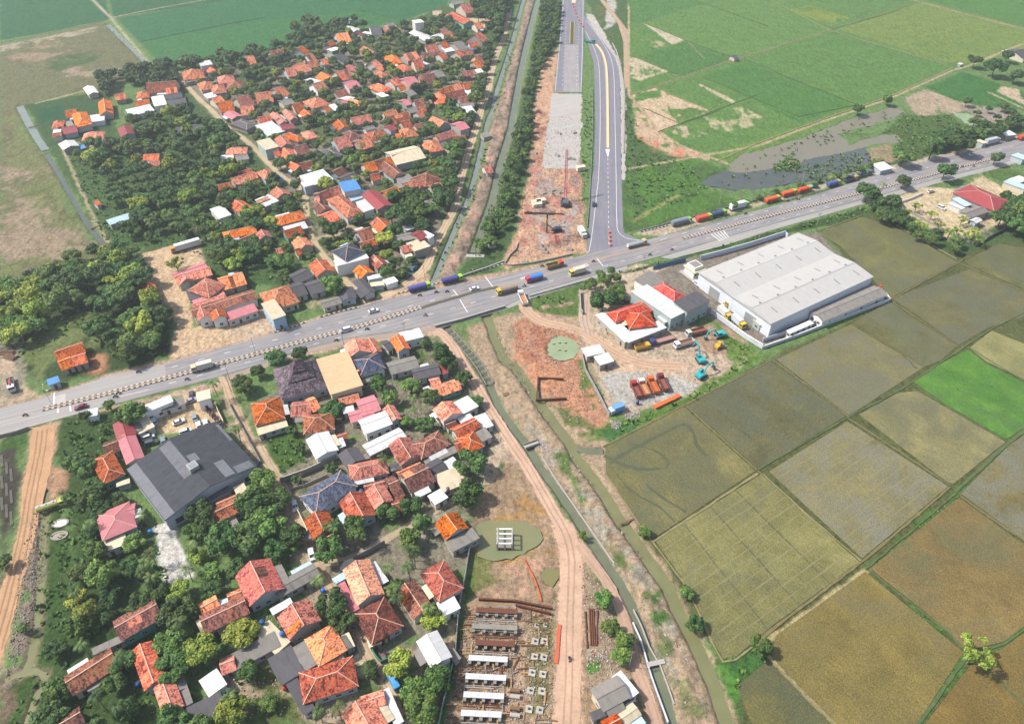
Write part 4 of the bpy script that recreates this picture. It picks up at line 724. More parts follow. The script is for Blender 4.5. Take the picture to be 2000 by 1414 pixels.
# concrete trough with cross struts
t = empty('canal_trough'); tag(t, 'concrete trough under construction with many cross struts below the bridge', 'canal trough')
cpts = smooth_line(P('877,645 905,677 932,706 957,749'), 1)
for s_ in (-1.5, 1.5): strip('side_wall', cpts, .25, -1.2, M['oldconcrete'], thick=1.5, parent=t, smooth=0, side=s_)
rr = resample(cpts, 2.3); nn = offs(rr)
for p, n in zip(rr, nn):
    mb = MB(); a = p + n * 1.4; b = p - n * 1.4; mb.beam((a.x, a.y, .05), (b.x, b.y, .05), .28, .3); mb.build('strut', M['oldconcrete'], t)
# plank bridges
def plank(label, a, b, wd, rail=False, m=None, z=.25, name='foot_bridge'):
    a = G(*a); b = G(*b); t = empty(name, ((a.x + b.x) / 2, (a.y + b.y) / 2, 0), math.atan2(b.y - a.y, b.x - a.x)); tag(t, label, 'bridge'); L = (b - a).length / 2
    mb = MB(); mb.box(-L, L, -wd / 2, wd / 2, z - .25, z); mb.build('deck', m or M['concrete'], t)
    mb = MB(); mb.box(-L * .55 - .2, -L * .55 + .2, -wd / 2 + .1, wd / 2 - .1, -1.6, z - .25); mb.box(L * .55 - .2, L * .55 + .2, -wd / 2 + .1, wd / 2 - .1, -1.6, z - .25); mb.build('pier', M['oldconcrete'], t)
    if rail:
        mb = MB()
        for s_ in (-1, 1): mb.box(-L, L, s_ * wd / 2 - .06, s_ * wd / 2 + .06, z, z + .7)
        mb.build('railing', m or M['concrete'], t)
plank('white slab footbridge over the narrow canal beside the rubbish heap', (1024, 874), (1052, 864), 1.8, True)
plank('thin concrete footbridge over the narrow canal near the grey roofed house', (1265, 1298), (1298, 1291), 1.3)
plank('wooden planks laid over the muddy river beside the rusty sheet pile frame', (983, 772), (1024, 760), 1.6, m=M['wood'])
plank('small footbridge over the upper left canal, farthest of its kind', (952, 192), (975, 191), 1.4, True)
plank('narrow white footbridge over the canal near the shaded village road', (896, 405), (916, 406), 1.2)
plank('concrete culvert slab across the end of the straight canal', (902, 500), (946, 501), 2.4)
plank('plank crossing the blue ditch beside the pale blue shed', (176, 447), (194, 441), 1.0, m=M['wood'])
plank('plank crossing the pale pond near the isolated houses at upper left', (55, 250), (76, 245), .8, m=M['wood'])
plank('log laid over the river where the side channel ends', (1210, 1024), (1238, 1013), .6, m=M['wood'])
# ---------------------------------------------------------------- buildings
TC = {'o': tilemat('tile_orange', C('ee7440', .66), C('984a30'), C('fa9860', .68)), 'r': tilemat('tile_weathered', C('c8603a', .58), C('5c3428'), C('e4804e', .6)),
      'b': tilemat('tile_brown', C('8c4c3c', .54), C('46322c'), C('b86c4c', .56)), 'q': tilemat('tile_red', C('dc5238', .6), C('923428'), C('ec7450', .62)),
      'm': sheetmat('maroon_sheet', C('a84a4c', .55), C('7a4440'), .6, 1.6), 'p': sheetmat('pink_sheet', C('d8848a', .6), C('b06a64'), .6, 1.6),
      'w': sheetmat('white_sheet', C('f0efec', .58), C('b9aa9c'), .5, 1.5, .5), 't': sheetmat('cream_sheet', C('e4d4b4', .62), C('b59a78'), .6, 1.5, .5),
      'c': sheetmat('asbestos_sheet', C('a09a92', .5), C('6e655c'), .85, 1.5, .7), 'k': sheetmat('charcoal_sheet', C('6e6c70', .45), C('48443f'), .8, 1.5, .6),
      'n': tilemat('tile_navy', C('56617a', .45), C('3a4152'), C('77829a', .5)), 'l': sheetmat('blue_sheet_roof', C('5aa0e0', .6), C('6a8cae'), .5, 1.5),
      'i': sheetmat('pale_blue_sheet', C('bcd6ea', .66), C('93a4b0'), .5, 1.5), 'e': tilemat('tile_java', C('6f5a66', .45), C('463a42'), C('a08a94', .5))}
CN = {'o': 'bright orange', 'r': 'weathered red', 'b': 'dark brown', 'q': 'plain red', 'm': 'maroon', 'p': 'pink', 'w': 'white', 't': 'cream',
      'c': 'pale grey', 'k': 'charcoal', 'n': 'navy', 'l': 'bright blue', 'i': 'pale blue', 'e': 'purple brown tile'}
WALLS = [plain('wall_%d' % i, C(h, .56), .85, var=.14, scale=.9) for i, h in enumerate(('e4e0d8', 'ded6c2', 'c4cdd2', 'b6c8c4', 'd8c4b4', 'bcb8b0', 'e8e4dc', 'b0aaa0'))]
WCOL = {'y': plain('wall_teal', C('5fb0a8', .56), .85), 'g': plain('wall_mint', C('8fd0b0', .56), .85), 'B': plain('wall_sky', C('b4cfe8', .6), .85)}
TRIM = plain('ridge_tiles', C('e0b8a0', .55), .85); TRIMD = plain('ridge_tiles_dark', C('8a6a5c'), .85)
DOOR = plain('door_brown', C('7a5438'), .6); FRAME = plain('window_frame', C('e8e4dc', .55), .6)
HOUSES = []   # footprints: (cx, cy, rz, halfL, halfW, object, info)
def rect3(A, B, Cc, z):
    a, b, c = [Vector(G(*p, z)[:2]) for p in (A, B, Cc)]; u = b - a; L = u.length; u.normalize(); n = Vector((-u.y, u.x)); d = (c - b).dot(n)
    if d < 0: n = -n; d = -d
    L2 = abs((c - a).dot(u)); L = (L + max(L2, L * .7)) / 2; return (a + c) / 2, u, L * 1.05, d * 1.08
def gable_roof(t, L, W, eh, pitch, m, th=.14, oh=0.0, ridge=True, tile=True):
    mb = MB(); hw = W / 2; rh = hw * pitch; hl = L / 2
    for s in (-1, 1):
        nrm = Vector((0, s * rh, hw)).normalized() * th
        e = Vector((0, s * hw, eh)); r_ = Vector((0, 0, eh + rh))
        vs = [(-hl, e.y, e.z), (hl, e.y, e.z), (hl, 0, r_.z), (-hl, 0, r_.z)]; vs2 = [(x, y + nrm.y, z + nrm.z) for x, y, z in vs]
        vs2[2] = (hl, s * .002, r_.z + th); vs2[3] = (-hl, s * .002, r_.z + th)
        f = [(3, 2, 1, 0), (4, 5, 6, 7), (0, 1, 5, 4), (1, 2, 6, 5), (2, 3, 7, 6), (3, 0, 4, 7)]
        if s < 0: f = [q for q in f]
        mb.add(vs + vs2, f)
    r = mb.build('roof', m, t)
    if ridge: mb = MB(); mb.box(-hl, hl, -.14, .14, eh + rh + th * .8, eh + rh + th * .8 + .14); mb.build('ridge_cap', TRIM if tile else m, r)
    return r, rh
def hip_roof(t, L, W, eh, pitch, m, ridge=True, gab=.0):
    if W > L: pass
    mb = MB(); hl, hw = L / 2, W / 2; rh = min(hl, hw) * pitch; th = .14
    if hl >= hw: ra, rb = (-(hl - hw) , 0), ((hl - hw), 0)
    else: ra, rb = (0, -(hw - hl)), (0, (hw - hl))
    if abs(hl - hw) < .1: ra = (-.1, 0); rb = (.1, 0)
    z0, z1 = eh, eh + th; zt = eh + th + rh
    vs = [(-hl, -hw, z0), (hl, -hw, z0), (hl, hw, z0), (-hl, hw, z0), (-hl, -hw, z1), (hl, -hw, z1), (hl, hw, z1), (-hl, hw, z1), (ra[0], ra[1], zt), (rb[0], rb[1], zt)]
    fs = [(3, 2, 1, 0), (0, 1, 5, 4), (1, 2, 6, 5), (2, 3, 7, 6), (3, 0, 4, 7)]
    if hl >= hw: fs += [(4, 5, 9, 8), (6, 7, 8, 9), (7, 4, 8), (5, 6, 9)]
    else: fs += [(4, 5, 8), (6, 7, 9), (7, 4, 8, 9), (5, 6, 9, 8)]
    mb.add(vs, fs); r = mb.build('roof', m, t)
    if ridge:
        mb = MB(); rs = [Vector(vs[8]), Vector(vs[9])]; cs = [Vector(vs[i]) for i in (4, 5, 6, 7)]
        mb.beam(rs[0], rs[1], .26, .2)
        for c in cs:
            q = min(rs, key=lambda v: (v - c).length); mb.beam(c, q, .22, .16)
        mb.build('ridge_cap', TRIM, r)
    return r, rh
nh = 0
def openings(t, L, W, eh, rng, inset, cx, cy, rz, rich):
    """door and windows on the two walls that face the camera side"""
    zs = Vector((-cx, -cy)); zs = Vector((zs.x * math.cos(-rz) - zs.y * math.sin(-rz), zs.x * math.sin(-rz) + zs.y * math.cos(-rz)))
    sides = []
    hl, hw = L / 2 - inset, W / 2 - inset
    sides.append(('y', 1 if zs.y > 0 else -1, hl, hw)); sides.append(('x', 1 if zs.x > 0 else -1, hw, hl))
    for ax, s, half, dist in sides:
        n = int(max(1, min(4, (half * 2) // 2.8))); xs_ = [(-half + (i + .5) * 2 * half / n) for i in range(n)]
        di = rng.randrange(n)
        for i, x in enumerate(xs_):
            isd = (i == di and ax == 'y'); mb = MB(); w_, z0, z1 = (.5, .05, 2.1) if isd else (.6, .95, 2.05)
            if z1 > eh - .1: continue
            d0, d1 = dist - .02, dist + .05
            def bx(m_, a0, a1, b0, b1, e0, e1, mt=0):
                if ax == 'y': m_.box(a0, a1, min(s * b0, s * b1), max(s * b0, s * b1), e0, e1, mt)
                else: m_.box(min(s * b0, s * b1), max(s * b0, s * b1), a0, a1, e0, e1, mt)
            if isd: bx(mb, x - w_, x + w_, d0, d1, z0, z1); o = mb.build('door', DOOR, t)
            else:
                bx(mb, x - w_, x + w_, d0, d1 - .02, z0, z1); o = mb.build('window', M['glass'], t); m2 = MB()
                for q in (-w_ - .08, w_): bx(m2, x + q, x + q + .08, d0, d1 + .02, z0 - .08, z1 + .08)
                bx(m2, x - w_, x + w_, d0, d1 + .02, z0 - .08, z0); bx(m2, x - w_, x + w_, d0, d1 + .02, z1, z1 + .08); bx(m2, x - .03, x + .03, d1 - .02, d1 + .015, z0, z1)
                m2.build('window_frame', FRAME, o)
def house(A, B, Cc, code, eh=None, wcol=None, label=None, name=None):
    """A-B one eave or gable edge along the ridge direction, C next corner from B; code = shape + colour"""
    global nh
    rng = random.Random(nh * 13 + 5); nh += 1
    sh, co = code[0], code[1]
    if eh is None: eh = {'g': 2.8, 'h': 2.8, 'f': 2.8}[sh] + rng.uniform(-.15, .4)
    c, u, L, W = rect3(A, B, Cc, eh); L = max(L, 2.5); W = max(W, 2.2)
    rz = math.atan2(u.y, u.x); inset = .55 if sh != 'f' else .35
    kind = name or ('house' if (sh != 'f' and L * W > 38) else ('shed' if L * W < 30 or sh == 'f' else 'small_house'))
    t = empty(kind, (c.x, c.y, 0), rz); tile = co in 'orbqne'
    wm_ = WCOL[wcol] if wcol in WCOL else (M['white'] if wcol == 'W' else WALLS[rng.randrange(len(WALLS))])
    hl, hw = L / 2 - inset, W / 2 - inset; pitch = (.52 if tile else .3) + rng.uniform(-.04, .04)
    if L > 25 or W > 25: pitch = .3
    mb = MB()
    if sh == 'g':
        r, rh = gable_roof(t, L, W, eh, pitch, TC[co], tile=tile); k = (rh - .02) * hw / (W / 2)
        mb.prismx([(-hw, -.1), (hw, -.1), (hw, eh + .0 + pitch * inset - .02), (0, eh + pitch * inset + pitch * hw - .03), (-hw, eh + pitch * inset - .02)], -hl, hl)
    elif sh == 'h':
        r, rh = hip_roof(t, L, W, eh, pitch, TC[co]); mb.box(-hl, hl, -hw, hw, -.1, eh - .003)
    else:
        sl = rng.choice((-1, 1)) * min(.5, W * .05); m2 = MB(); y0, y1 = -W / 2, W / 2; z0, z1 = eh - sl / 2, eh + sl / 2
        m2.prismx([(y0, z0), (y1, z1), (y1, z1 + .12), (y0, z0 + .12)], -L / 2, L / 2); m2.build('roof', TC[co], t)
        mb.prismx([(-hw, -.1), (hw, -.1), (hw, z1 - sl * inset / W - .03), (-hw, z0 + sl * inset / W - .03)], -hl, hl)
    mb.build('wall', wm_, t)
    if A[1] > 560 and L * W > 14: openings(t, L, W, min(eh, 9), rng, inset, c.x, c.y, rz, 1)
    elif A[1] > 330 and L * W > 40 and eh < 4:
        mb = MB(); mb.box(-.5, .5, -hw - .05, -hw + .02, .05, 2.1); mb.build('door', DOOR, t)
    if sh != 'f' and L * W > 45 and rng.random() < .55:      # sheet lean-to along one eave
        s_ = rng.choice((-1, 1)); l_ = L * rng.uniform(.3, .6); x0 = rng.uniform(-L / 2, L / 2 - l_); d_ = rng.uniform(1.4, 2.4); m2 = MB(); y0, y1 = s_ * (W / 2 - .15), s_ * (W / 2 + d_)
        m2.prismx([(y0, eh - .12), (y1, eh - .55), (y1, eh - .47), (y0, eh - .04)], x0, x0 + l_); a_ = m2.build('awning', TC[rng.choice('wtckciw')], t); m3 = MB()
        for xx in (x0 + .15, x0 + l_ - .15): m3.box(xx - .06, xx + .06, y1 - s_ * .2 - .06, y1 - s_ * .2 + .06, 0, eh - .52)
        m3.build('awning_posts', M['wood'], a_)
    if tile and sh == 'g' and L * W > 55 and rng.random() < .4:       # patch of newer or older tiles
        s_ = rng.choice((-1, 1)); rh_ = W / 2 * pitch; l_ = rng.uniform(.15, .4) * L; x0 = rng.uniform(-L / 2, L / 2 - l_); y0, y1 = .06, rng.choice((.97, .97, .55)); m2 = MB()
        q = [(x0, s_ * y0 * W / 2, eh + rh_ * (1 - y0) + .2), (x0 + l_, s_ * y0 * W / 2, eh + rh_ * (1 - y0) + .2), (x0 + l_, s_ * y1 * W / 2, eh + rh_ * (1 - y1) + .2), (x0, s_ * y1 * W / 2, eh + rh_ * (1 - y1) + .2)]
        m2.add(q, [(0, 1, 2, 3)] if s_ < 0 else [(3, 2, 1, 0)]); m2.build('roof_patch', TC[rng.choice([k_ for k_ in 'orb' if k_ != co])], r)
    HOUSES.append([c.x, c.y, rz, L / 2, W / 2, t, dict(sh=sh, co=co, area=L * W, asp=max(L, W) / min(L, W), label=label, kind=kind)])
    return t
# tile origin, then 'x1 y1 x2 y2 x3 y3 code[,eaves[,wall]]' in quarter photo pixels
TILES = {
(0, 0): """650 692 690 742 770 728 gw,2.6;900 750 980 738 985 775 go;1070 730 1160 720 1165 762 ho;1170 665 1385 650 1380 715 gb;1300 702 1380 692 1388 732 go;1180 765 1270 750 1300 812 fw,5.5,W;1275 745 1410 722 1425 760 gk;1300 785 1420 770 1465 830 gk;985 862 1170 820 1200 862 fw,3.4,W;1060 800 1160 790 1172 822 gr;770 805 782 902 882 888 go;562 900 600 995 716 972 ho,3.4;485 1000 595 978 607 1030 gm;415 957 490 948 500 988 ho;520 880 600 868 612 910 gr;505 952 560 940 576 980 fc,,y;415 1018 470 1010 477 1032 fw;415 1048 480 1040 485 1065 gr;682 905 790 890 822 942 fw,,W;650 1050 790 1035 812 1085 ho;690 1110 800 1090 828 1130 gc,2.5;460 1130 500 1175 615 1140 gw;617 1140 658 1130 670 1158 fl,2.2;920 1012 950 1080 1056 1045 gm,,B;1380 1000 1560 970 1590 1020 gk;1135 1215 1240 1210 1246 1252 go;1170 1268 1245 1260 1250 1292 go;1420 570 1570 550 1602 608 hr;1440 625 1600 592 1612 612 fc,2.5;1550 490 1640 475 1656 502 fw,6;1605 530 1675 520 1685 562 ho;1690 610 1800 595 1842 640 ho;1540 660 1650 640 1682 690 ho;1640 680 1740 665 1772 722 ho;1770 650 1890 640 1905 690 hr;1590 742 1670 722 1690 752 fw;1635 782 1720 757 1752 800 go;1690 820 1800 800 1832 862 gr;1752 900 1830 948 1882 905 gp;1820 960 1930 912 1990 985 hk;1815 790 1920 762 1990 820 gr;1870 850 1950 840 1997 890 go;1890 465 1980 450 1998 498 go;1765 1165 1900 1155 1932 1198 ho;1715 1222 1800 1210 1832 1260 fw;1832 1220 1930 1200 1942 1242 gc;1800 1400 1990 1345 2008 1392 go;1850 1350 1960 1320 1972 1346 gr""",
(500, 0): """1495 125 1640 205 1692 172 gr,3.6,g;1580 65 1660 50 1682 100 gr;1510 22 1600 5 1616 28 gc;1690 200 1750 190 1766 226 gr;690 225 765 262 812 240 gw;790 260 820 250 827 287 gm;880 215 960 208 985 272 gk,4,W;850 248 880 236 912 275 fw,3.4,W;980 230 1030 222 1045 250 go;1005 190 1070 176 1077 202 gc;1220 160 1300 150 1306 178 fw,9;1200 262 1330 330 1390 308 gw;1360 290 1415 268 1480 300 gw,4;1455 280 1500 262 1532 292 go;1420 250 1478 235 1490 265 gr;608 292 715 275 738 328 go;545 345 590 322 606 356 gr;560 385 640 362 652 388 fw;805 395 888 445 965 428 gr;98 420 215 398 228 440 gr;295 400 340 376 402 420 gr;370 450 430 435 470 480 go;390 500 470 482 490 520 gr;500 482 550 470 562 507 go;580 450 640 422 712 470 gk;540 432 600 416 622 446 fc;268 535 368 496 400 562 go;215 560 290 545 322 592 go;680 530 745 505 830 545 hq;475 612 545 660 615 618 go;590 582 690 560 762 612 gr;640 600 700 572 705 622 go;680 650 785 625 800 680 gp;390 622 440 602 500 640 fw;415 672 510 645 552 690 gr,3.6,W;110 720 200 690 255 745 gr;-10 750 105 735 142 795 go;175 790 270 765 296 808 gc;880 500 930 476 962 530 go;905 542 950 522 995 548 go;920 580 1000 552 1035 592 hr;1000 452 1110 435 1140 492 ho;1135 440 1245 415 1267 460 go;1300 380 1400 360 1426 410 gr;1098 522 1190 500 1218 550 hr;1212 490 1290 480 1312 535 gr;1280 490 1322 478 1346 505 fw;1280 432 1400 415 1412 446 gb;1415 352 1470 335 1500 380 gr;1450 380 1530 366 1546 396 fw;1510 342 1590 325 1642 382 gc;1635 357 1660 350 1676 396 fl,2.6;1530 420 1570 402 1612 440 go;1590 412 1680 396 1692 426 gr;1665 292 1720 266 1782 325 gr;1650 347 1720 340 1740 372 gr;1410 432 1460 415 1472 466 gr;1690 460 1752 450 1772 502 gb;1665 500 1720 480 1762 532 go;1600 502 1662 486 1672 512 gc;1710 550 1770 535 1786 567 fw;1600 572 1700 560 1716 592 gr;1350 570 1440 545 1456 602 gc;1320 577 1360 565 1372 597 gr;1260 602 1380 590 1402 652 gb;890 682 990 645 1052 702 ho;940 732 1000 715 1032 752 fw;1020 640 1100 612 1132 662 gq;1108 628 1205 600 1278 662 gp,3.6;1095 680 1150 670 1172 706 gr;1130 722 1190 697 1242 740 gc;1400 717 1590 652 1622 692 gr;1602 665 1712 645 1727 686 gr;1450 740 1600 710 1642 757 gb;1612 712 1690 690 1712 732 fw;1345 752 1410 825 1522 795 ho;1560 780 1650 757 1672 802 gr;1580 812 1690 800 1702 832 gc;1608 842 1692 830 1716 884 fw;1112 790 1162 776 1212 816 gp,5;1212 800 1282 788 1332 836 gr;1160 852 1240 832 1262 872 gc;1262 852 1320 845 1332 872 gr;375 805 470 868 562 808 ho;510 852 560 830 582 872 go;550 832 620 815 656 852 fw,,g;598 730 692 705 722 746 gr;655 757 702 730 752 777 fw;700 792 770 760 842 812 ho;650 792 700 780 722 816 gp;108 902 190 975 245 955 go;205 880 270 950 325 930 go;190 982 290 965 302 1002 gm;345 892 405 945 462 908 go;270 832 350 815 382 870 gr;0 932 90 912 132 946 go;0 987 130 950 216 1022 fw,3.2,g;730 932 880 905 902 956 gr;598 975 652 1035 736 1005 gr;660 1050 770 1017 822 1072 hb;975 892 1080 866 1112 902 go;1010 922 1180 882 1202 932 gb;1030 946 1080 932 1096 972 gr;1000 992 1060 972 1092 1012 gm,4;1235 886 1290 870 1312 920 gr;1110 966 1190 946 1222 1002 gr;1110 1022 1220 1006 1272 1060 ho;1085 1052 1160 1045 1186 1112 hr;1215 987 1290 966 1322 1022 gb;840 1052 1010 1012 1042 1072 hr;757 1117 880 1080 912 1146 go;830 1002 910 980 932 1006 gc;1335 962 1430 1010 1512 970 go;1375 1067 1520 1022 1562 1062 gr;1525 972 1610 946 1656 1002 gp,5;1635 927 1680 920 1686 946 fw;1530 1072 1620 1066 1642 1112 gr;1280 1117 1400 1095 1466 1172 ho;1430 1122 1500 1096 1556 1160 fk;1005 1197 1220 1147 1322 1232 gt,4;1030 1228 1180 1182 1252 1242 go,3.2;820 1292 1040 1232 1082 1292 go;960 1312 1080 1408 1166 1366 gb;1090 1392 1200 1360 1232 1402 fc;1205 1400 1330 1347 1452 1400 hb;880 1372 950 1360 982 1402 gr;12 1102 130 1072 168 1150 ft,6;148 1095 200 1165 287 1133 gr;215 1060 290 1027 377 1088 hr;350 1042 430 1022 484 1070 ho;175 1200 235 1270 327 1225 go;270 1162 350 1142 432 1190 gb;240 1302 310 1342 372 1308 go;330 1287 420 1265 452 1310 gb;130 1192 180 1177 192 1216 gr;572 1105 670 1080 762 1140 gr;500 1182 590 1152 682 1212 hk;0 1352 90 1322 162 1372 ho;130 1362 170 1347 200 1390 fl,2.6;340 1382 510 1332 602 1395 fw,4.5;570 1352 650 1307 712 1352 gb;640 1387 760 1337 802 1402 gk;1770 1302 1832 1290 1837 1350 gr,2.3;1752 1047 1820 1032 1832 1062 fc,2.3;720 150 760 146 764 160 fc,2.5""",
(500, 354): """112 95 170 150 272 104 go;0 150 110 102 172 152 fw;0 157 90 122 102 142 go,3.4;350 12 430 -10 442 32 fw,5;450 112 540 72 602 132 gb;550 72 640 42 692 97 gr;450 132 490 125 502 157 go;558 150 690 107 830 245 hr,3.8;440 207 500 270 592 227 gb;480 275 582 232 656 296 go;640 12 760 -12 822 62 fl,7;700 108 832 68 882 112 fi,4;830 115 955 235 1057 187 gm,5;780 165 845 242 922 216 fw,4.4,W;968 92 1080 46 1126 88 go;1080 22 1180 0 1192 42 fc;1140 22 1242 -2 1262 42 go;1340 42 1442 6 1456 56 go;1240 12 1330 -12 1342 32 gr;127 290 330 237 397 292 ho,3.4;210 362 370 320 406 362 fw;205 392 342 352 372 412 gr,,y;283 485 350 557 442 500 go;0 420 32 472 122 435 go;150 532 200 520 212 562 gr;300 532 340 520 352 572 gr;893 335 965 410 1075 367 go,,y;755 402 858 365 938 445 gr;800 484 930 450 962 492 gr;1050 432 1210 402 1232 452 gc;1220 408 1300 375 1326 442 gm,4.5;1290 400 1342 370 1372 432 fw,4.8,W;1180 482 1312 440 1352 512 ft,4;1110 517 1190 496 1232 542 gr;1150 562 1212 546 1226 592 ft,2.5;1150 352 1222 330 1232 372 fw,2.8;1270 182 1330 136 1392 180 gc;595 550 745 480 842 552 hn,6.5,W;610 622 850 560 876 602 fw,5.6,W;758 702 820 757 922 717 go;880 620 960 702 1032 652 gb;245 742 395 672 442 745 gk;250 812 350 782 402 880 gk;380 802 510 762 542 852 gk;415 662 480 750 608 702 go;28 882 245 817 337 940 ho,3.4;50 962 162 922 224 1040 ft,6.4,B;500 942 642 902 670 952 gc,2.8;642 852 670 942 782 912 gk,3;760 792 850 890 932 862 gk,3;865 742 967 722 982 752 fw,,W;890 792 990 780 1002 812 ft;990 772 1080 742 1106 782 fw,2.8,W;1120 1182 1270 1146 1306 1216 fw,4,W;1050 1238 1108 1338 1202 1308 go,4;972 1260 1030 1235 1072 1302 gk;696 1290 735 1400 892 1330 go,4.6;840 1247 888 1326 988 1338 gr,4""",
(0, 354): """1345 722 1595 635 1617 680 gp,3;1370 742 1630 672 1652 732 go,3.6;1370 782 1412 830 1522 762 go,3.2;1505 832 1662 718 1732 832 ho,4;1450 852 1530 830 1562 902 fk,3;1500 932 1730 852 1752 882 fp,3;1500 962 1750 882 1762 912 go,3.4;1700 762 1885 712 1922 802 go;1495 992 1975 847 1998 920 gb,4,W;1520 1010 1550 1090 1650 1060 gr,4.2,W;1640 1040 1665 1100 1770 1060 gr,4.2,W;1760 1032 1995 952 2002 1012 fp,3.4;1108 825 1150 920 1242 890 go;835 302 1025 242 1046 286 fi,2.8;430 1328 640 1258 668 1330 gr;450 1405 545 1370 585 1440 go;560 1370 660 1340 690 1410 go;1680 42 1790 16 1812 52 gr;1840 2 1920 -15 1932 12 go;1650 222 1760 185 1792 262 fw,3.4,W;1785 192 1860 240 1986 216 go;1742 402 1990 346 2002 402 ho;1850 462 1990 402 2012 462 gb;725 167 770 150 786 182 go,2.4;1500 375 1535 365 1540 392 gr,2.2""",
(0, 707): """365 142 450 112 466 152 fl,2.8;685 377 755 362 763 412 fw,2.8,W;885 492 920 612 1062 562 gm,3.6;920 610 1000 820 1120 735 gp,3.6;1030 482 1165 418 1200 502 ft,3;712 765 795 932 975 882 hr,3.8,y;905 942 1000 912 1016 942 ft,2.6;1100 350 1330 256 1346 312 fw,4.6,W;1250 330 1430 275 1440 325 fc,3;1528 240 1625 215 1646 282 ft,5,W;1500 1060 1752 932 1800 1002 fk,4;1410 1102 1520 1052 1552 1142 ft,3.6;1820 982 1900 946 1932 1002 ft,3.6;1645 1155 1872 1050 1902 1152 gr,3.4;1690 1100 1940 992 1955 1035 go,3.2;1768 1262 1850 1222 1882 1300 fc,2.8;755 1190 803 1372 1062 1292 hp,4.4;800 1400 960 1342 990 1414 ft,3.4;960 1130 1035 1110 1065 1210 gp,4;805 645 900 610 940 690 gb,2.6""",
(500, 707): """-32 330 2 500 222 440 hr,3.6;0 512 212 446 250 497 ft,2.8;360 430 572 395 622 522 hr,3.6;270 322 392 310 445 412 go,3.2;400 292 472 262 488 372 go,3.6;775 308 910 265 976 372 gp,4;705 402 860 362 942 422 gp,3.4;640 282 790 240 812 302 go;670 362 750 342 772 382 fw;800 462 1000 388 1062 482 gw,4.4,W;990 370 1050 472 1136 447 go,4;600 582 690 552 722 592 gr,2.6;835 652 1110 520 1172 592 gw,3.4;395 605 465 742 640 692 gw,4.2,W;612 612 670 592 702 652 gw,3;640 722 700 812 850 765 gk,3.2;705 812 950 762 1052 862 ho,3.6;350 1052 660 852 782 972 hn,4.6,W;1040 652 1130 802 1290 742 gr,3.6;1200 652 1412 546 1518 642 hb,3.6;1385 375 1465 470 1602 400 go,4.6,W;1520 330 1680 250 1722 352 fw,3.6;1520 522 1700 436 1748 512 gr,3.6;1565 602 1690 550 1782 655 hr,3.6;1570 442 1660 402 1702 442 fw;1702 432 1790 402 1852 492 fw,3;1702 552 1790 512 1842 582 fc,3;1470 482 1550 452 1572 492 gb;1540 622 1580 612 1622 692 gr;1310 762 1552 652 1572 702 fc,3;1330 802 1440 737 1492 842 gk,3;1470 782 1560 732 1592 812 fw,3;1390 892 1572 822 1660 932 ft,3.2;1345 1042 1452 982 1492 1060 fw,3;1110 890 1285 807 1402 925 gb,3.8;1100 862 1280 782 1290 812 go,3;1212 1012 1280 962 1332 1012 gm,2.8;1040 802 1120 782 1142 832 fc;860 1022 940 1170 1066 1080 go,3.4;840 962 1000 920 1012 966 gr,3.2;1000 922 1072 892 1162 1040 gb,3;1050 1092 1150 1062 1182 1152 gb,2.8;655 1100 757 1288 932 1188 gr,3.6;382 1240 450 1390 624 1308 gr,3.4;500 1382 602 1312 636 1372 gr,3;1400 1265 1487 1387 1652 1298 gr,3.4;1485 1395 1692 1290 1738 1375 fc,3.2;1020 12 1230 -42 1272 42 gc,3;1210 62 1402 16 1442 92 gk,3.2;1420 32 1460 20 1500 82 fm,2.8;1370 202 1562 136 1602 212 go,,y;1340 142 1402 126 1452 172 go;1305 207 1345 190 1362 212 fw,2.6;800 112 940 86 966 136 fc,2.8;-8 0 0 0 0 0 x;756 -6 935 -60 1010 45 hn,4.4,W""",
(0, 1060): """890 612 1205 436 1262 582 gb,3.8,y;720 832 960 722 982 752 fc,3;515 1042 872 817 920 962 gb,3.6;680 1112 910 992 926 1030 fc,2.8;1030 852 1130 1140 1288 1062 go,3.8;1200 1122 1280 1350 1432 1272 go,3.6;1370 1062 1440 1272 1502 1242 fc,3;1560 570 1882 420 1947 545 gb,3.8;1550 482 1682 412 1722 502 go,3.4;1770 402 1870 362 1902 432 go,3.4;1530 612 1602 572 1656 702 ft,3.2;1844 252 1948 480 2212 360 gq,4.2;2120 340 2430 172 2498 252 gc,3.2;1770 892 2130 700 2182 802 fc,3;1700 922 1780 892 1862 982 go,2.8;1560 1072 1705 970 1764 1105 fw,3,W;1440 1302 1700 1172 1762 1300 fk,3;400 1412 602 1292 662 1392 gb,3.4;2000 700 2130 590 2250 770 ft,2.9""",
(500, 1060): """110 517 265 430 287 475 fw,3.2;175 577 265 740 502 612 gr,4.4;290 812 370 985 490 942 fc,3.2;100 905 290 792 370 1000 fk,3;385 752 490 950 706 840 ho,4;660 732 712 706 770 800 ft,3;495 972 672 876 692 912 ft,2.8;335 1022 720 900 800 1110 hr,3.6;240 1112 370 1340 455 1282 fk,3;690 222 802 502 992 392 go,4.2;635 335 750 545 805 507 fp,3;595 282 680 232 706 272 fi,3;880 177 985 330 1032 292 fw,3;645 157 745 126 776 182 fk,3;768 562 1005 425 1142 645 hb,3.6;900 702 1002 652 1042 732 gb,3;845 712 922 682 986 772 ft,3;1090 382 1222 582 1382 512 gb,3.4;1285 242 1430 460 1612 352 hq,4.2;1410 472 1540 408 1592 505 fw,3.6,W;1260 775 1375 985 1522 885 gw,4.6,W;810 1207 982 1152 1016 1255 go,3.8;675 1332 800 1560 1030 1440 go,4;970 1167 1080 1420 1150 1388 fw,3.2,W;1540 820 1600 900 1550 935 fc,2.4""",
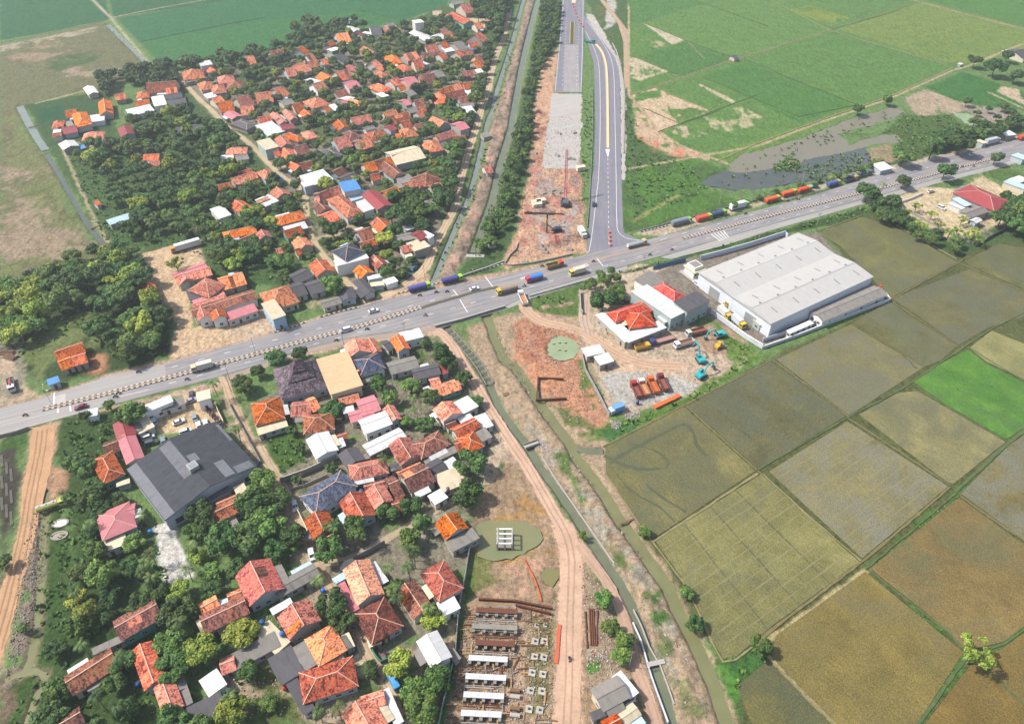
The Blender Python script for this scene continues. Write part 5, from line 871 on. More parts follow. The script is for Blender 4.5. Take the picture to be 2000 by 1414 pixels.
(1000, 1060): """615 1150 822 1040 920 1200 gc,4.2;812 1032 890 972 956 1182 fw,3.6,W;620 1342 940 1192 955 1220 fk,3.2;690 1400 800 1342 872 1430 gq,4;820 1332 950 1242 1002 1342 gt,3.4;905 1412 1000 1352 1040 1400 fi,3.2""",
(1000, 354): """745 1030 1035 937 1090 1012 hq,4.4;875 1045 942 1190 1112 1112 hq,4.2;660 1052 890 1265 962 1215 fw,3.6;905 1262 1185 1152 1140 1090 fw,3.4;935 866 1232 1066 1362 1008 fw,6.4;1100 832 1255 930 1346 895 hq,6;1270 945 1450 857 1536 932 fk,7.6;960 772 1082 700 1196 772 fc,4.4,W;1135 1062 1182 1040 1240 1080 fw,4;545 1302 690 1270 722 1340 fw,3;642 1372 750 1340 792 1402 fw,3.2;1890 1078 1960 1050 1985 1105 ft,3.4;510 1318 530 1312 550 1330 x""",
(1500, 354): """1450 95 1592 32 1895 165 hm,4;1445 142 1500 126 1582 182 fi,3;1410 172 1442 160 1532 212 fw,2.8;1500 242 1652 190 1712 242 gc,3.4;1585 302 1640 276 1662 312 gw,3;330 1022 800 830 925 886 gc,3.6,W;145 1166 320 1090 355 1110 fw,2.8,W;1850 2 1900 -22 2060 62 fi,3.2""",
(1500, 0): """1930 1202 1990 1182 2010 1242 fi,3;1900 1392 1995 1360 2012 1412 fw,3;1890 392 1970 372 2002 462 gk;1812 1032 1900 1020 1932 1052 fw,3;1640 1092 1680 1082 1692 1120 ft,2.6;812 1287 912 1265 970 1312 fw,2.8;1480 500 1500 488 1520 500 fw,1.6;205 436 x""",
(1000, 0): """1705 440 1745 432 1757 458 gk,2.2""",
}
for (ox, oy), txt in TILES.items():
    for e in txt.replace('\n', '').split(';'):
        q = e.split()
        if len(q) != 7 or q[6] == 'x': continue
        v = [float(k) / 3.995 for k in q[:6]]; f = q[6].split(',')
        house((ox + v[0], oy + v[1]), (ox + v[2], oy + v[3]), (ox + v[4], oy + v[5]), f[0], float(f[1]) if len(f) > 1 and f[1] else None, f[2] if len(f) > 2 else None)

# ---- landmark buildings
def corners(ps, z): return [Vector(G(*p, z)[:2]) for p in ps]
# twin span warehouse
eh = 7.0; A, B, C_, D_ = corners([(1361, 534), (1559, 455), (1706, 541), (1507, 633)], eh)
u = ((B - A) + (C_ - D_)).normalized(); n = Vector((-u.y, u.x)); n = n if (D_ - A).dot(n) > 0 else -n
L = ((B - A).length + (C_ - D_).length) / 2; W = ((D_ - A).dot(n) + (C_ - B).dot(n)) / 2; c = (A + B + C_ + D_) / 4
t = empty('warehouse', (c.x, c.y, 0), math.atan2(u.y, u.x)); tag(t, 'huge white twin span warehouse beside the highway', 'warehouse')
sgn = 1 if Vector((-u.y, u.x)).dot(n) > 0 else -1
wmat = sheetmat('warehouse_sheet', C('d2cfca', .53), C('c4beb6', .53), .6, .9, .4, .12); wwall = plain('warehouse_cladding', C('dde2ea', .68), .7, var=.08, scale=.4)
for k in (-1, 1):
    mb = MB(); yc = k * W / 4; hw = W / 4
    mb.prismx([(yc - hw, eh), (yc + hw, eh), (yc + hw, eh + .15), (yc, eh + .15 + hw * .13), (yc - hw, eh + .15)], -L / 2, L / 2); r = mb.build('roof', wmat, t)
    mb = MB(); mb.box(-L / 2, L / 2, yc - .35, yc + .35, eh + hw * .13 + .05, eh + hw * .13 + .2); mb.build('ridge_vent', wmat, r)
    for i in range(5):
        for s_ in (-1, 1):
            mb = MB(); x = -L / 2 + (i + .6) * L / 5; y = yc + s_ * hw * .5; z = eh + .15 + hw * .065; mb.add([(x - .3, y - 1.8, z + s_ * .234 + .05), (x + .3, y - 1.8, z + s_ * .234 + .05), (x + .3, y + 1.8, z - s_ * .234 + .05), (x - .3, y + 1.8, z - s_ * .234 + .05)], [(0, 1, 2, 3)]); mb.build('skylight', M['oldconcrete'], r)
    for i in range(6):
        x = -L / 2 + (i + .5) * L / 6; mb = MB(); mb.tube((x, yc + .8, eh + hw * .12), (x, yc + .8, eh + hw * .12 + .7), .45, .45); mb.build('turbine_vent', M['steel'], r)
    mb = MB(); mb.prismx([(yc - hw + .05, -.1), (yc + hw - .05, -.1), (yc + hw - .05, eh - .01), (yc - hw + .05, eh - .01)], -L / 2 + .7, L / 2 - .7); mb.build('wall', wwall, t)
    mb = MB(); mb.box(-L / 2 + .6, -L / 2 + .68, yc - 3, yc + 3, 0, 4.6); mb.build('loading_door', M['steel'], t)
HOUSES.append([c.x, c.y, t.rotation_euler.z, L / 2, W / 2, t, None])
# guard house, two tiers
A, B, C_ = (1337, 520), (1362, 511), (1376, 528)
c, u, L, W = rect3(A, B, C_, 3); t = empty('guard_house', (c.x, c.y, 0), math.atan2(u.y, u.x)); tag(t, 'white two tier guard house at the corner of the warehouse wall', 'guard house')
mb = MB(); mb.box(-L * .42, L * .42, -W * .4, W * .4, -.1, 3.2); w_ = mb.build('wall', M['white'], t); mb = MB(); mb.box(-L / 2, L / 2, -W / 2, W / 2, 3.2, 3.6); mb.build('canopy', plain('canopy_cream', C('e8dcae', .6), .8), t)
mb = MB(); mb.box(-L * .36, L * .36, -W * .34, W * .34, 3.6, 5.2); mb.build('upper_wall', M['white'], t); mb = MB(); mb.box(-L * .3, L * .3, -W * .28, W * .28, 5.2, 5.25); mb.build('roof_deck', M['oldconcrete'], t)
mb = MB(); mb.box(-L * .5 - 1, L * .5 + 1, -W * .5 - 1, W * .5 + 1, 0, .15); mb.build('base_slab', M['concrete'], t)
for i in (-1, 0, 1): mb = MB(); mb.box(i * 1.6 - .6, i * 1.6 + .6, -W * .4 - .04, -W * .4 + .02, 1, 2.2); mb.build('window', M['glass'], t)
HOUSES.append([c.x, c.y, t.rotation_euler.z, L / 2, W / 2, t, None])
# big dark hall
z = 5.0; A, B, C_ = [(x / 3.995, 707 + y / 3.995) for x, y in ((1010, 820), (1270, 1165), (1990, 835))]
c, u, L, W = rect3(A, B, C_, z); t = empty('market_hall', (c.x, c.y, 0), math.atan2(u.y, u.x)); tag(t, 'very large dark grey sheet roofed hall with a square roof vent beside the car park', 'hall')
hk = sheetmat('dark_hall_sheet', C('50535a', .45), C('303238', .45), .8, 1.5, .95, .9)
r, rh = gable_roof(t, L, W, z, .2, hk, tile=False, th=.2); mb = MB(); hw = W / 2 - .3
mb.prismx([(-hw, -.1), (hw, -.1), (hw, z), (0, z + hw * .2 - .05), (-hw, z)], -L / 2 + .3, L / 2 - .3); mb.build('wall', plain('hall_wall', C('c4ccd8', .6), .7), t)
mb = MB(); mb.box(2, 5, -1.8, 1.2, z + rh - .4, z + rh + 1.6); v = mb.build('roof_vent', M['concrete'], r); mb = MB(); mb.box(2.4, 4.6, -1.4, .8, z + rh + 1.6, z + rh + 1.66); mb.build('vent_cover', plain('vent_cover', C('9aa4b0'), .5), v)
lt = sheetmat('faded_sheet', C('84868c', .5), C('5c5e64'), .8, 1.5, .6)
for x0, x1, s_, y0, y1 in ((-L / 2 + .2, L / 2 - .2, -1 if True else 1, .78, .99), (L / 2 - 9, L / 2 - 1, 1, .35, .55), (-3, 1, 1, .02, .2), (-L / 2 + 1, 5, -1, .03, .28), (L / 2 - 4, L / 2 - .5, 1, .6, .95), (-L / 2 + 2, -L / 2 + 12, 1, .93, .99)):
    for sg in ((-1,) if s_ < 0 else (1,)):
        mb = MB(); ya, yb = sg * y0 * W / 2, sg * y1 * W / 2; za, zb = z + (1 - y0) * rh + .235, z + (1 - y1) * rh + .235
        mb.add([(x0, ya, za), (x1, ya, za), (x1, yb, zb), (x0, yb, zb)], [(0, 1, 2, 3)] if ya < yb else [(3, 2, 1, 0)]); mb.build('faded_roof_sheets', lt, r)
for i in range(4): mb = MB(); x = L / 2 - .3; y = -W / 2 + (i + .5) * W / 4; mb.box(x - .02, x + .06, y - 1.2, y + 1.2, 1, 3); mb.build('window', M['glass'], t)
HOUSES.append([c.x, c.y, t.rotation_euler.z, L / 2, W / 2, t, None])
# cream flat hall
z = 5.4; c, u, L, W = rect3((620, 703), (646, 768), (707, 753), z); t = empty('meeting_hall', (c.x, c.y, 0), math.atan2(u.y, u.x)); tag(t, 'large plain cream flat roofed hall beside the purple brown stepped roof', 'hall')
mb = MB(); mb.box(-L / 2, L / 2, -W / 2, W / 2, z, z + .3); r = mb.build('roof', sheetmat('cream_hall_sheet', C('dcbf94', .62), C('cdb088'), .7, .8, .3), t); mb = MB(); mb.box(-L / 2 + .6, L / 2 - .6, -W / 2 + .6, W / 2 - .6, -.1, z - .003); mb.build('wall', M['cream'], t)
openings(t, L, W, z, random.Random(3), .6, c.x, c.y, t.rotation_euler.z, 1); HOUSES.append([c.x, c.y, t.rotation_euler.z, L / 2, W / 2, t, None])
# stepped roof hall
z = 4.2; c, u, L, W = rect3((536, 722), (552, 782), (640, 755), z); W = max(W, 14); t = empty('stepped_hall', (c.x, c.y, 0), math.atan2(u.y, u.x)); tag(t, 'purple brown hall with a steep stepped pyramid roof beside the highway trees', 'hall')
mb = MB()
def frus(m_, l0, w0, z0, l1, w1, z1): m_.add([(-l0, -w0, z0), (l0, -w0, z0), (l0, w0, z0), (-l0, w0, z0), (-l1, -w1, z1), (l1, -w1, z1), (l1, w1, z1), (-l1, w1, z1)], [(3, 2, 1, 0), (4, 5, 6, 7), (0, 1, 5, 4), (1, 2, 6, 5), (2, 3, 7, 6), (3, 0, 4, 7)])
frus(mb, L / 2, W / 2, z, L * .24, W * .24, z + 3.2); r = mb.build('roof', TC['e'], t); mb = MB(); frus(mb, L * .27, W * .27, z + 3.3, L * .12, W * .12, z + 5.4); mb.build('middle_roof', TC['e'], r); mb = MB(); frus(mb, L * .15, W * .15, z + 5.5, .3, .3, z + 9.0); mb.build('top_roof', TC['e'], r)
mb = MB(); mb.box(-L / 2 + .9, L / 2 - .9, -W / 2 + .9, W / 2 - .9, -.1, z - .003); mb.build('wall', WALLS[2], t); mb = MB(); mb.box(-L * .22, L * .22, -W * .22, W * .22, z + 2.9, z + 3.3); mb.build('louvre', M['black'], r)
openings(t, L, W, z, random.Random(4), .9, c.x, c.y, t.rotation_euler.z, 1); HOUSES.append([c.x, c.y, t.rotation_euler.z, L / 2, W / 2, t, None])
def on_house(x, y, m=1.0):
    for h in HOUSES:
        dx, dy = x - h[0], y - h[1]
        if abs(dx) + abs(dy) > h[3] + h[4] + 6 + m * 2: continue
        cx, sx = math.cos(h[2]), math.sin(h[2]); a = dx * cx + dy * sx; b = -dx * sx + dy * cx
        if abs(a) < h[3] + m and abs(b) < h[4] + m: return True
    return False
# ---------------------------------------------------------------- trees and plants
def ico(n=1):
    bm = bmesh.new(); bmesh.ops.create_icosphere(bm, subdivisions=n, radius=1); v = np.array([p.co[:] for p in bm.verts]); f = [[q.index for q in x.verts] for x in bm.faces]; bm.free(); return v, f
ICO_V, ICO_F = ico(2); ICO1_V, ICO1_F = ico(1)
def crown_mesh(name, seed, mat, nl=11, nq=1500, qs=.30, flat=.75, sparse=False, spread=.62, lobe=(.34, .52)):
    """unit crown (radius about 1) of leaf sized faces over a few dark inner lobes"""
    rs = np.random.RandomState(seed); V = []; F = []; base = 0
    cs = []; 
    for i in range(nl):
        a = rs.rand() * 6.283; r = spread * math.sqrt(rs.rand()); z = (rs.rand() - .35) * flat * .9 * (1 - r * .6); cs.append((math.cos(a) * r, math.sin(a) * r, z, rs.uniform(*lobe)))
    if not sparse:
        for cx, cy, cz, rr in cs:
            v = ICO1_V * (rr * .86) * np.array([1, 1, .85]) * (1 + (rs.rand(len(ICO1_V), 1) - .5) * .35) + np.array([cx, cy, cz]); V.append(v); F += [[i + base for i in f] for f in ICO1_F]; base += len(v)
    per = nq // nl; q = []
    for cx, cy, cz, rr in cs:
        d = rs.randn(per, 3); d /= np.linalg.norm(d, axis=1)[:, None]; d[:, 2] = np.where(d[:, 2] < -.35, -d[:, 2], d[:, 2])
        p = d * rr * (rs.uniform(.78, 1.12, (per, 1)) if not sparse else rs.uniform(.3, 1.1, (per, 1))) * np.array([1, 1, .85]) + np.array([cx, cy, cz]); nrm = d + rs.randn(per, 3) * .5 + np.array([0, 0, .35]); nrm /= np.linalg.norm(nrm, axis=1)[:, None]
        t1 = np.cross(nrm, rs.randn(per, 3)); t1 /= np.linalg.norm(t1, axis=1)[:, None]; t2 = np.cross(nrm, t1); s = qs * rs.uniform(.35, .75, (per, 1)) * .5
        quad = np.stack([p - t1 * s - t2 * s * .7, p + t1 * s - t2 * s, p + t1 * s * .8 + t2 * s, p - t1 * s + t2 * s * .8], 1).reshape(-1, 3); q.append(quad)
    q = np.concatenate(q); V.append(q); F += [[base + i * 4 + k for k in range(4)] for i in range(len(q) // 4)]
    V = np.concatenate(V); me = D.meshes.new(name); me.from_pydata(V.tolist(), [], F); me.materials.append(mat); me.update(); return me
def trunk_mesh(name, seed, h=1.0, r=.07, limbs=5):
    rg = random.Random(seed); mb = MB(); mb.tube((0, 0, -.05), (rg.uniform(-.05, .05), rg.uniform(-.05, .05), h), r, r * .55, 7)
    for i in range(limbs):
        a = rg.random() * 6.28; z = h * rg.uniform(.65, .95); mb.tube((0, 0, z), (math.cos(a) * .55, math.sin(a) * .55, z + rg.uniform(.25, .5)), r * .45, r * .15, 5)
    return mb.mesh(name, [M['trunk']])
CROWNS = [[crown_mesh('crown_near', 10 * k + i, leafs[k], nl=[12, 18, 10, 15, 20][i], nq=2200, qs=.2, flat=[.8, .6, 1.0, .75, .55][i], spread=[.72, .8, .62, .78, .85][i], lobe=[(.24, .5), (.2, .42), (.28, .56), (.2, .5), (.18, .38)][i]) for i in range(5)] for k in range(3)]
FAR = [[crown_mesh('crown_far', 300 + 10 * k + i, leafs[k], nl=9, nq=420, qs=.34) for i in range(3)] for k in range(3)]
SPARSE = [crown_mesh('crown_sparse', 50 + i, leafs[2], nl=16, nq=900, qs=.2, sparse=True, spread=.85, lobe=(.16, .3)) for i in range(2)]
TRUNKS = [trunk_mesh('trunk', i) for i in range(3)]
def palm_meshes(seed):
    rg = random.Random(seed); mb = MB()
    for i in range(15):
        a = i * 6.283 / 15 + rg.uniform(-.2, .2); el = rg.uniform(-.15, .95); L = rg.uniform(2.5, 3.4); pts = []; d = Vector((math.cos(a), math.sin(a), 0)); side = Vector((-d.y, d.x, 0)); z = 0; x = 0; e = el
        for k in range(7): pts.append(d * x + Vector((0, 0, z))); x += L / 6 * math.cos(e); z += L / 6 * math.sin(e); e -= .38
        for k in range(6):
            p, q = pts[k], pts[k + 1]; w0 = .5 * math.sin((k + .35) / 6.6 * math.pi) ; w1 = .5 * math.sin((k + 1.35) / 7.4 * math.pi)
            for s in (-1, 1):   # separate leaflets
                for j in range(3):
                    a0 = p.lerp(q, j / 3); a1 = p.lerp(q, (j + .62) / 3); o = side * s * w0 + d * .18 + Vector((0, 0, -.22 * w0)); mb.add([a0, a1, a1 + o, a0 + o * .96], [(0, 1, 2, 3)])
    cr = mb.mesh('palm_crown', [palmleaf]); mb = MB(); px_, pz = 0, -.1; h = 1.0
    for k in range(5): mb.tube((.02 * k * k * .25, 0, k / 5 - .02), (.02 * (k + 1) ** 2 * .25, 0, (k + 1) / 5), .022, .019, 7)
    return cr, mb.mesh('palm_trunk', [M['trunk']])
PALMS = [palm_meshes(i) for i in range(3)]
TREES = []
ROADLINES = []
for col, wd, s in TRACKS: ROADLINES.append((P(s), wd / 2 + .5))
for nm, s, wd, bk in CANALS: ROADLINES.append((P(s), wd / 2 + .6))
ROADPOLY = [P(NORTH + ' ' + SOUTH), P('1098,-40 1094,60 1083,181 1136,181 1213,181 1213,354 1260,470 1148,497 1155,354 1160,160 1141,62 1141,-40'), P('296,1020 345,1008 358,1055 392,1125 325,1150 300,1090'), P('290,770 420,760 445,830 330,860 270,840'), P('262,500 330,482 395,468 398,512 345,525 372,570 380,640 335,700 345,640 300,560')]
def blocked(x, y, r=0):
    for pts, wd in ROADLINES:
        for (ax, ay), (bx, by) in zip(pts[:-1], pts[1:]):
            dx, dy = bx - ax, by - ay; t = max(0, min(1, ((x - ax) * dx + (y - ay) * dy) / (dx * dx + dy * dy + 1e-9)))
            if math.hypot(x - ax - t * dx, y - ay - t * dy) < wd + r: return True
    for pts in ROADPOLY:
        if pin(x, y, pts): return True
    return False
def pin(x, y, pts):
    c = False; n = len(pts)
    for i in range(n):
        ax, ay = pts[i]; bx, by = pts[(i + 1) % n]
        if (ay > y) != (by > y) and x < (bx - ax) * (y - ay) / (by - ay) + ax: c = not c
    return c
class Grid:
    def __init__(s): s.g = {}
    def near(s, x, y, r):
        for i in (-2, -1, 0, 1, 2):
            for j in (-2, -1, 0, 1, 2):
                for (a, b) in s.g.get((int(x // 5) + i, int(y // 5) + j), ()):
                    if (a - x) ** 2 + (b - y) ** 2 < r * r: return True
        return False
    def add(s, x, y): s.g.setdefault((int(x // 5), int(y // 5)), []).append((x, y))
TG = Grid(); rt = random.Random(99)
def scatter(s, spacing, rmin, rmax, kind='tree', shades=(0, 0, 1, 1, 2), hm=.35, prob=1.0, road=.8):
    pts = P(s); xs_ = [p[0] for p in pts]; ys_ = [p[1] for p in pts]; area = (max(xs_) - min(xs_)) * (max(ys_) - min(ys_)); n = int(area / spacing ** 2 * 3.2)
    for _ in range(n):
        x = rt.uniform(min(xs_), max(xs_)); y = rt.uniform(min(ys_), max(ys_)); r = rt.uniform(rmin, rmax) 
        if not pin(x, y, pts) or TG.near(x, y, spacing) or on_house(x, y, r * hm) or blocked(x, y, road) or rt.random() > prob: continue
        TG.add(x, y); TREES.append([kind, x, y, r * 1.12, rt.choice(shades), None])
def one(px, py, r, shade=1, label=None, kind='tree'):
    hh = r * 1.1 if kind != 'palm' else 6.5; p = G(px, py, hh); TG.add(p.x, p.y); TREES.append([kind, p.x, p.y, r, shade, label])
# single trees seen in the photograph
for a in [(535, 695, 4.3, 0, 'round dark tree on the highway verge above the stepped purple brown roof'), (583, 689, 3.4, 0, 'smaller round tree on the highway verge beside the cream flat hall'), (646, 794, 4.2, 0, 'round dark tree between the octagonal orange roof and the pink roof'),
  (916, 903, 5.2, 0, 'large round dark tree beside the pale concrete apron'), (912, 962, 5, 0, 'dark tree just below the pale concrete apron'), (906, 738, 3.2, 0, 'round tree beside the track above the pond works, near the orange turquoise house'), (930, 782, 2.8, 0, 'small round tree at the track edge beside the white roofs'),
  (648, 556, 5.2, 1, 'bright round tree in front of the dark roofed yard north of the highway'), (258, 810, 5.0, 1, 'bright green tree beside the white canopy at the car park'), (1196, 575, 5.2, 0, 'tall dark tree behind the red hip roofed shop'), (1178, 588, 5.6, 0, 'wide dark tree beside the parking apron of the red roofed shop'), (1207, 565, 4, 1, None),
  (1178, 1170, 3.0, 1, 'round tree standing alone beside the pile of brown pipes'), (1194, 1226, 2.8, 1, 'upper tree of the three between the two dirt tracks'), (1218, 1250, 2.9, 1, 'middle tree of the three between the two dirt tracks'), (1216, 1280, 2.9, 1, 'lowest tree of the three between the two dirt tracks'),
  (1258, 1036, 2.2, 1, 'small bright tree on the river bank at the corner of the olive paddy'), (1139, 1047, 1.4, 2, 'tiny yellow green tree beside the narrow canal'), (1340, 1155, 2.3, 1, 'small tree on the bund, upper one of two beside the gridded paddy'), (1357, 1215, 2.6, 0, 'dark small tree on the bund, lower one of two beside the gridded paddy'), (1488, 1262, 3.2, 1, 'tree at the lower corner of the gridded paddy'),
  (312, 612, 4.8, 0, 'tall dark tree casting a shadow on the sandy lorry park'), (300, 640, 4.2, 0, None), (1697, 372, 6, 0, 'wide tree on the near verge with a dark vehicle under it'), (1766, 352, 4.6, 0, 'round tree on the highway verge left of the white picket wall'), (1847, 333, 5.4, 0, 'dark tree standing against the highway at far right'),
  (1768, 300, 6.5, 0, 'broad dark tree beside the white roadside awning'), (1880, 276, 7.5, 0, 'largest dark tree on the far side of the highway at right'), (1822, 290, 6, 0, None), (1905, 118, 5, 0, 'left dark tree of the clump at the top right corner'), (1945, 130, 7, 0, 'widest dark tree of the clump at the top right corner'), (1985, 145, 6, 0, None), (1968, 108, 5, 0, None), (1678, 213, 4, 1, 'small round tree on the long dike above the flood water'),
  (1735, 195, 3.6, 1, None), (1905, 235, 4, 1, None), (645, 1178, 4.6, 0, 'tree hanging over the lane below the blue water tank'), (668, 1214, 3.6, 0, 'small tree at the lane edge above the cream awning'), (722, 1305, 3.0, 0, 'round dark tree at the bend of the village lane'), (846, 1205, 3.6, 2, 'bright yellow green tree beside the brown gable roof'), (455, 1385, 4.2, 2, 'bright yellow green tree at the bottom edge'),
  (862, 690, 4.5, 0, 'dark tree beside the track opposite the cross strutted trough'), (878, 706, 4, 0, None), (828, 672, 2.2, 1, None), (345, 1195, 5, 0, 'dark round tree between the green walled house and the orange roofs'), (338, 1290, 5.2, 1, None), (238, 1292, 3.6, 0, None), (335, 1250, 4.6, 1, None), (640, 1070, 4.6, 0, None), (165, 545, 5, 0, None)]:
    one(*a)
one(343, 516, 4.6, 0, 'sparse crooked tree standing on the sandy lorry park', 'sparse'); one(1905, 1275, 5.2, 1, 'yellow green sparse tree on the bund in the brown paddies', 'sparse')
for i, (x, y) in enumerate([(1770, 415), (1790, 405), (1820, 420), (1835, 440), (1855, 455), (1870, 450), (1890, 460), (1905, 455), (1880, 430), (1800, 440), (1915, 470)]): one(x, y, rt.uniform(2.6, 3.4), 2, None, 'sparse')
for x, y, lab in [(806, 782, 'tall coconut palm in the overgrown plot behind the pink roof'), (748, 896, 'coconut palm beside the long white roof'), (655, 1025, None), (705, 1048, None), (660, 1385, 'coconut palm beside the brown hip roof near the bottom edge'), (622, 1388, None), (462, 838, None), (418, 755, 'coconut palm at the corner of the car park gate house'), (430, 790, None),
                  (293, 1080, 'coconut palm at the head of the white gravel strip'), (283, 1015, None), (655, 1035, None), (928, 478, 'round palm at the end of the straight canal'), (165, 1265, None), (808, 1085, 'small palm behind the red hip roofed house'), (256, 570, None), (245, 585, None), (1722, 370, None), (640, 1030, None), (275, 1120, None)]:
    one(x, y, 1, 0, lab, 'palm')
# woods and garden trees
scatter('225,225 260,240 350,222 400,245 440,262 470,300 500,340 540,362 590,385 598,430 600,470 560,545 500,548 420,515 400,470 392,462 300,478 262,488 240,430 225,380 170,330 150,300 230,285 290,300 290,270', 6.0, 2.2, 4.9, shades=(0, 0, 1, 1, 2), prob=.8)
scatter('195,165 250,142 310,130 345,134 360,150 335,178 250,168 205,188', 5.2, 3, 4.6, shades=(0,)); scatter('340,125 400,130 480,112 560,90 575,60 600,48 655,52 705,45 720,60 640,75 570,105 480,135 380,145', 6, 3, 5, shades=(0, 0, 1), prob=.9)
scatter('0,590 40,560 120,520 170,505 222,488 262,505 285,560 320,600 325,645 305,688 255,712 210,700 195,665 205,640 185,600 120,622 100,640 60,675 20,685 0,665', 5.4, 2.8, 5.4, shades=(0, 0, 1, 1, 2), prob=.8)
scatter('918,8 1000,-10 992,30 975,60 930,42', 5.5, 3.5, 6, shades=(0,)); scatter('975,50 980,110 955,165 930,235 912,310 890,370 865,425 835,480 790,460 745,420 765,380 850,400 868,350 900,280 925,200 950,120 960,60', 6, 3, 5, shades=(0, 0, 1))
scatter('1060,5 1094,5 1086,85 1056,130 1040,195 1030,300 1012,352 1000,420 960,485 930,515 945,470 970,410 990,340 1018,250 1034,150 1050,70', 4.4, 2.0, 3.6, shades=(0, 1, 1), road=.2)
scatter('360,150 470,125 560,108 660,75 870,40 960,110 930,240 905,330 880,420 840,490 790,545 700,590 640,515 600,425 560,362 480,285 400,215', 6.2, 2.2, 4.2, shades=(0, 0, 1, 1, 2), hm=.55)
scatter('140,900 180,905 188,960 165,1060 165,1150 130,1240 95,1330 70,1414 110,1440 440,1440 480,1300 520,1240 480,1180 460,1090 440,1020 400,990 330,992 350,1020 395,1110 378,1155 325,1150 300,1090 285,1010 262,990 210,985 185,930', 5.3, 2.6, 4.9, shades=(0, 0, 0, 1, 1, 2), hm=.5, prob=.72)
scatter('150,900 250,905 262,1000 300,1030 305,1110 330,1150 380,1160 400,1200 340,1290 200,1200 165,1120 160,1000', 5.2, 3, 5, shades=(0, 0, 1), hm=.5); scatter('350,1010 400,985 470,1000 500,960 540,950 590,1050 600,1080 520,1110 470,1100 400,1110', 5.2, 3, 5.2, shades=(0, 0, 1), hm=.5); scatter('470,960 540,935 560,960 590,1050 605,1080 560,1100 500,1080 420,1110 400,1060', 5.4, 3, 5, shades=(0, 0, 1)); scatter('745,1320 800,1290 860,1330 868,1400 850,1440 800,1440 770,1380', 5.2, 2.6, 4.2, shades=(0, 1, 1, 2)); scatter('610,1010 650,1050 740,1020 780,980 820,990 760,1045 680,1085 630,1090', 5.2, 2.4, 3.8, shades=(0, 1, 1))
scatter('690,1110 830,1020 850,1080 800,1200 860,1220 830,1300 770,1280 740,1200', 6.5, 2.2, 3.8, shades=(0, 0, 1)); scatter('430,750 470,740 530,720 520,790 560,900 540,930 480,850', 7.5, 2.5, 4, shades=(0, 1), prob=.7); scatter('740,720 830,700 860,760 840,860 760,820 700,860 680,800', 6.5, 2.2, 4, shades=(0, 1), hm=.6)
scatter('560,820 700,760 960,840 940,980 700,1080 600,1060', 8.5, 1.8, 3, shades=(0, 1), hm=.8); scatter('420,1120 640,1120 720,1300 700,1414 460,1414', 8, 2, 3.6, shades=(0, 1), hm=.7); scatter('560,560 620,490 660,500 700,590 640,600', 8, 2.4, 3.8, shades=(0, 1), hm=.6, prob=.6)
scatter('1690,402 1745,398 1762,430 1752,445 1700,432', 5, 3, 4.6, shades=(0,)); scatter('1755,432 1800,448 1880,492 1868,506 1780,470', 5, 2.2, 3.4, shades=(0, 1)); scatter('1925,410 1965,395 2010,400 2010,478 1965,465 1940,440', 5.5, 3.2, 5, shades=(0, 0, 1)); scatter('1930,290 1990,300 2010,325 1960,318 1900,340', 6, 3, 4.6, shades=(0, 0, 1)); scatter('1795,285 1925,258 2000,240 2000,262 1900,282 1810,306', 6.5, 3, 5, shades=(0,)); scatter('1870,200 2000,228 2000,240 1900,250', 8, 2, 3.5, shades=(0, 1))
scatter('1130,560 1160,548 1210,532 1205,552 1150,575', 4.5, 2, 3, shades=(1,)); scatter('1385,420 1500,385 1640,345 1640,350 1500,390 1390,428', 8, 1.4, 2.2, shades=(0, 1)); scatter('1520,382 1680,335 1720,320 1720,330 1600,365', 5, 1.6, 2.8, shades=(1, 2))
scatter('2,1100 60,1330 20,1414 140,1414 125,1200 140,1060 120,960 135,900 110,960 90,1100', 12, 1.5, 2.8, shades=(1,), prob=.5); scatter('135,820 220,800 230,870 190,890 150,860', 8, 1.5, 2.6, shades=(1, 0)); scatter('760,530 830,500 850,480 800,460 740,500', 6, 2.4, 4, shades=(0,))
for s_, n_ in (('140,900 470,980 600,1100 700,1300 440,1414 100,1414', 16), ('500,120 930,80 900,380 640,480', 14), ('230,230 560,340 590,520 280,480', 10), ('600,980 860,1000 860,1300 700,1300', 8)):
    pp = P(s_); c_ = 0
    for _ in range(4000):
        x = rt.uniform(min(p[0] for p in pp), max(p[0] for p in pp)); y = rt.uniform(min(p[1] for p in pp), max(p[1] for p in pp))
        if c_ >= n_ or not pin(x, y, pp) or on_house(x, y, .8) or blocked(x, y, .6): continue
        c_ += 1; TREES.append(['palm', x, y, 1, 0, None])
TREES.sort(key=lambda t_: math.hypot(t_[1], t_[2], CAMH) / t_[3])
cnt = dict(tree=0, palm=0, sparse=0); TREEOBJ = []; rest = []
TREES.sort(key=lambda t_: (0 if t_[5] else 1, math.hypot(t_[1], t_[2], CAMH) / t_[3]))
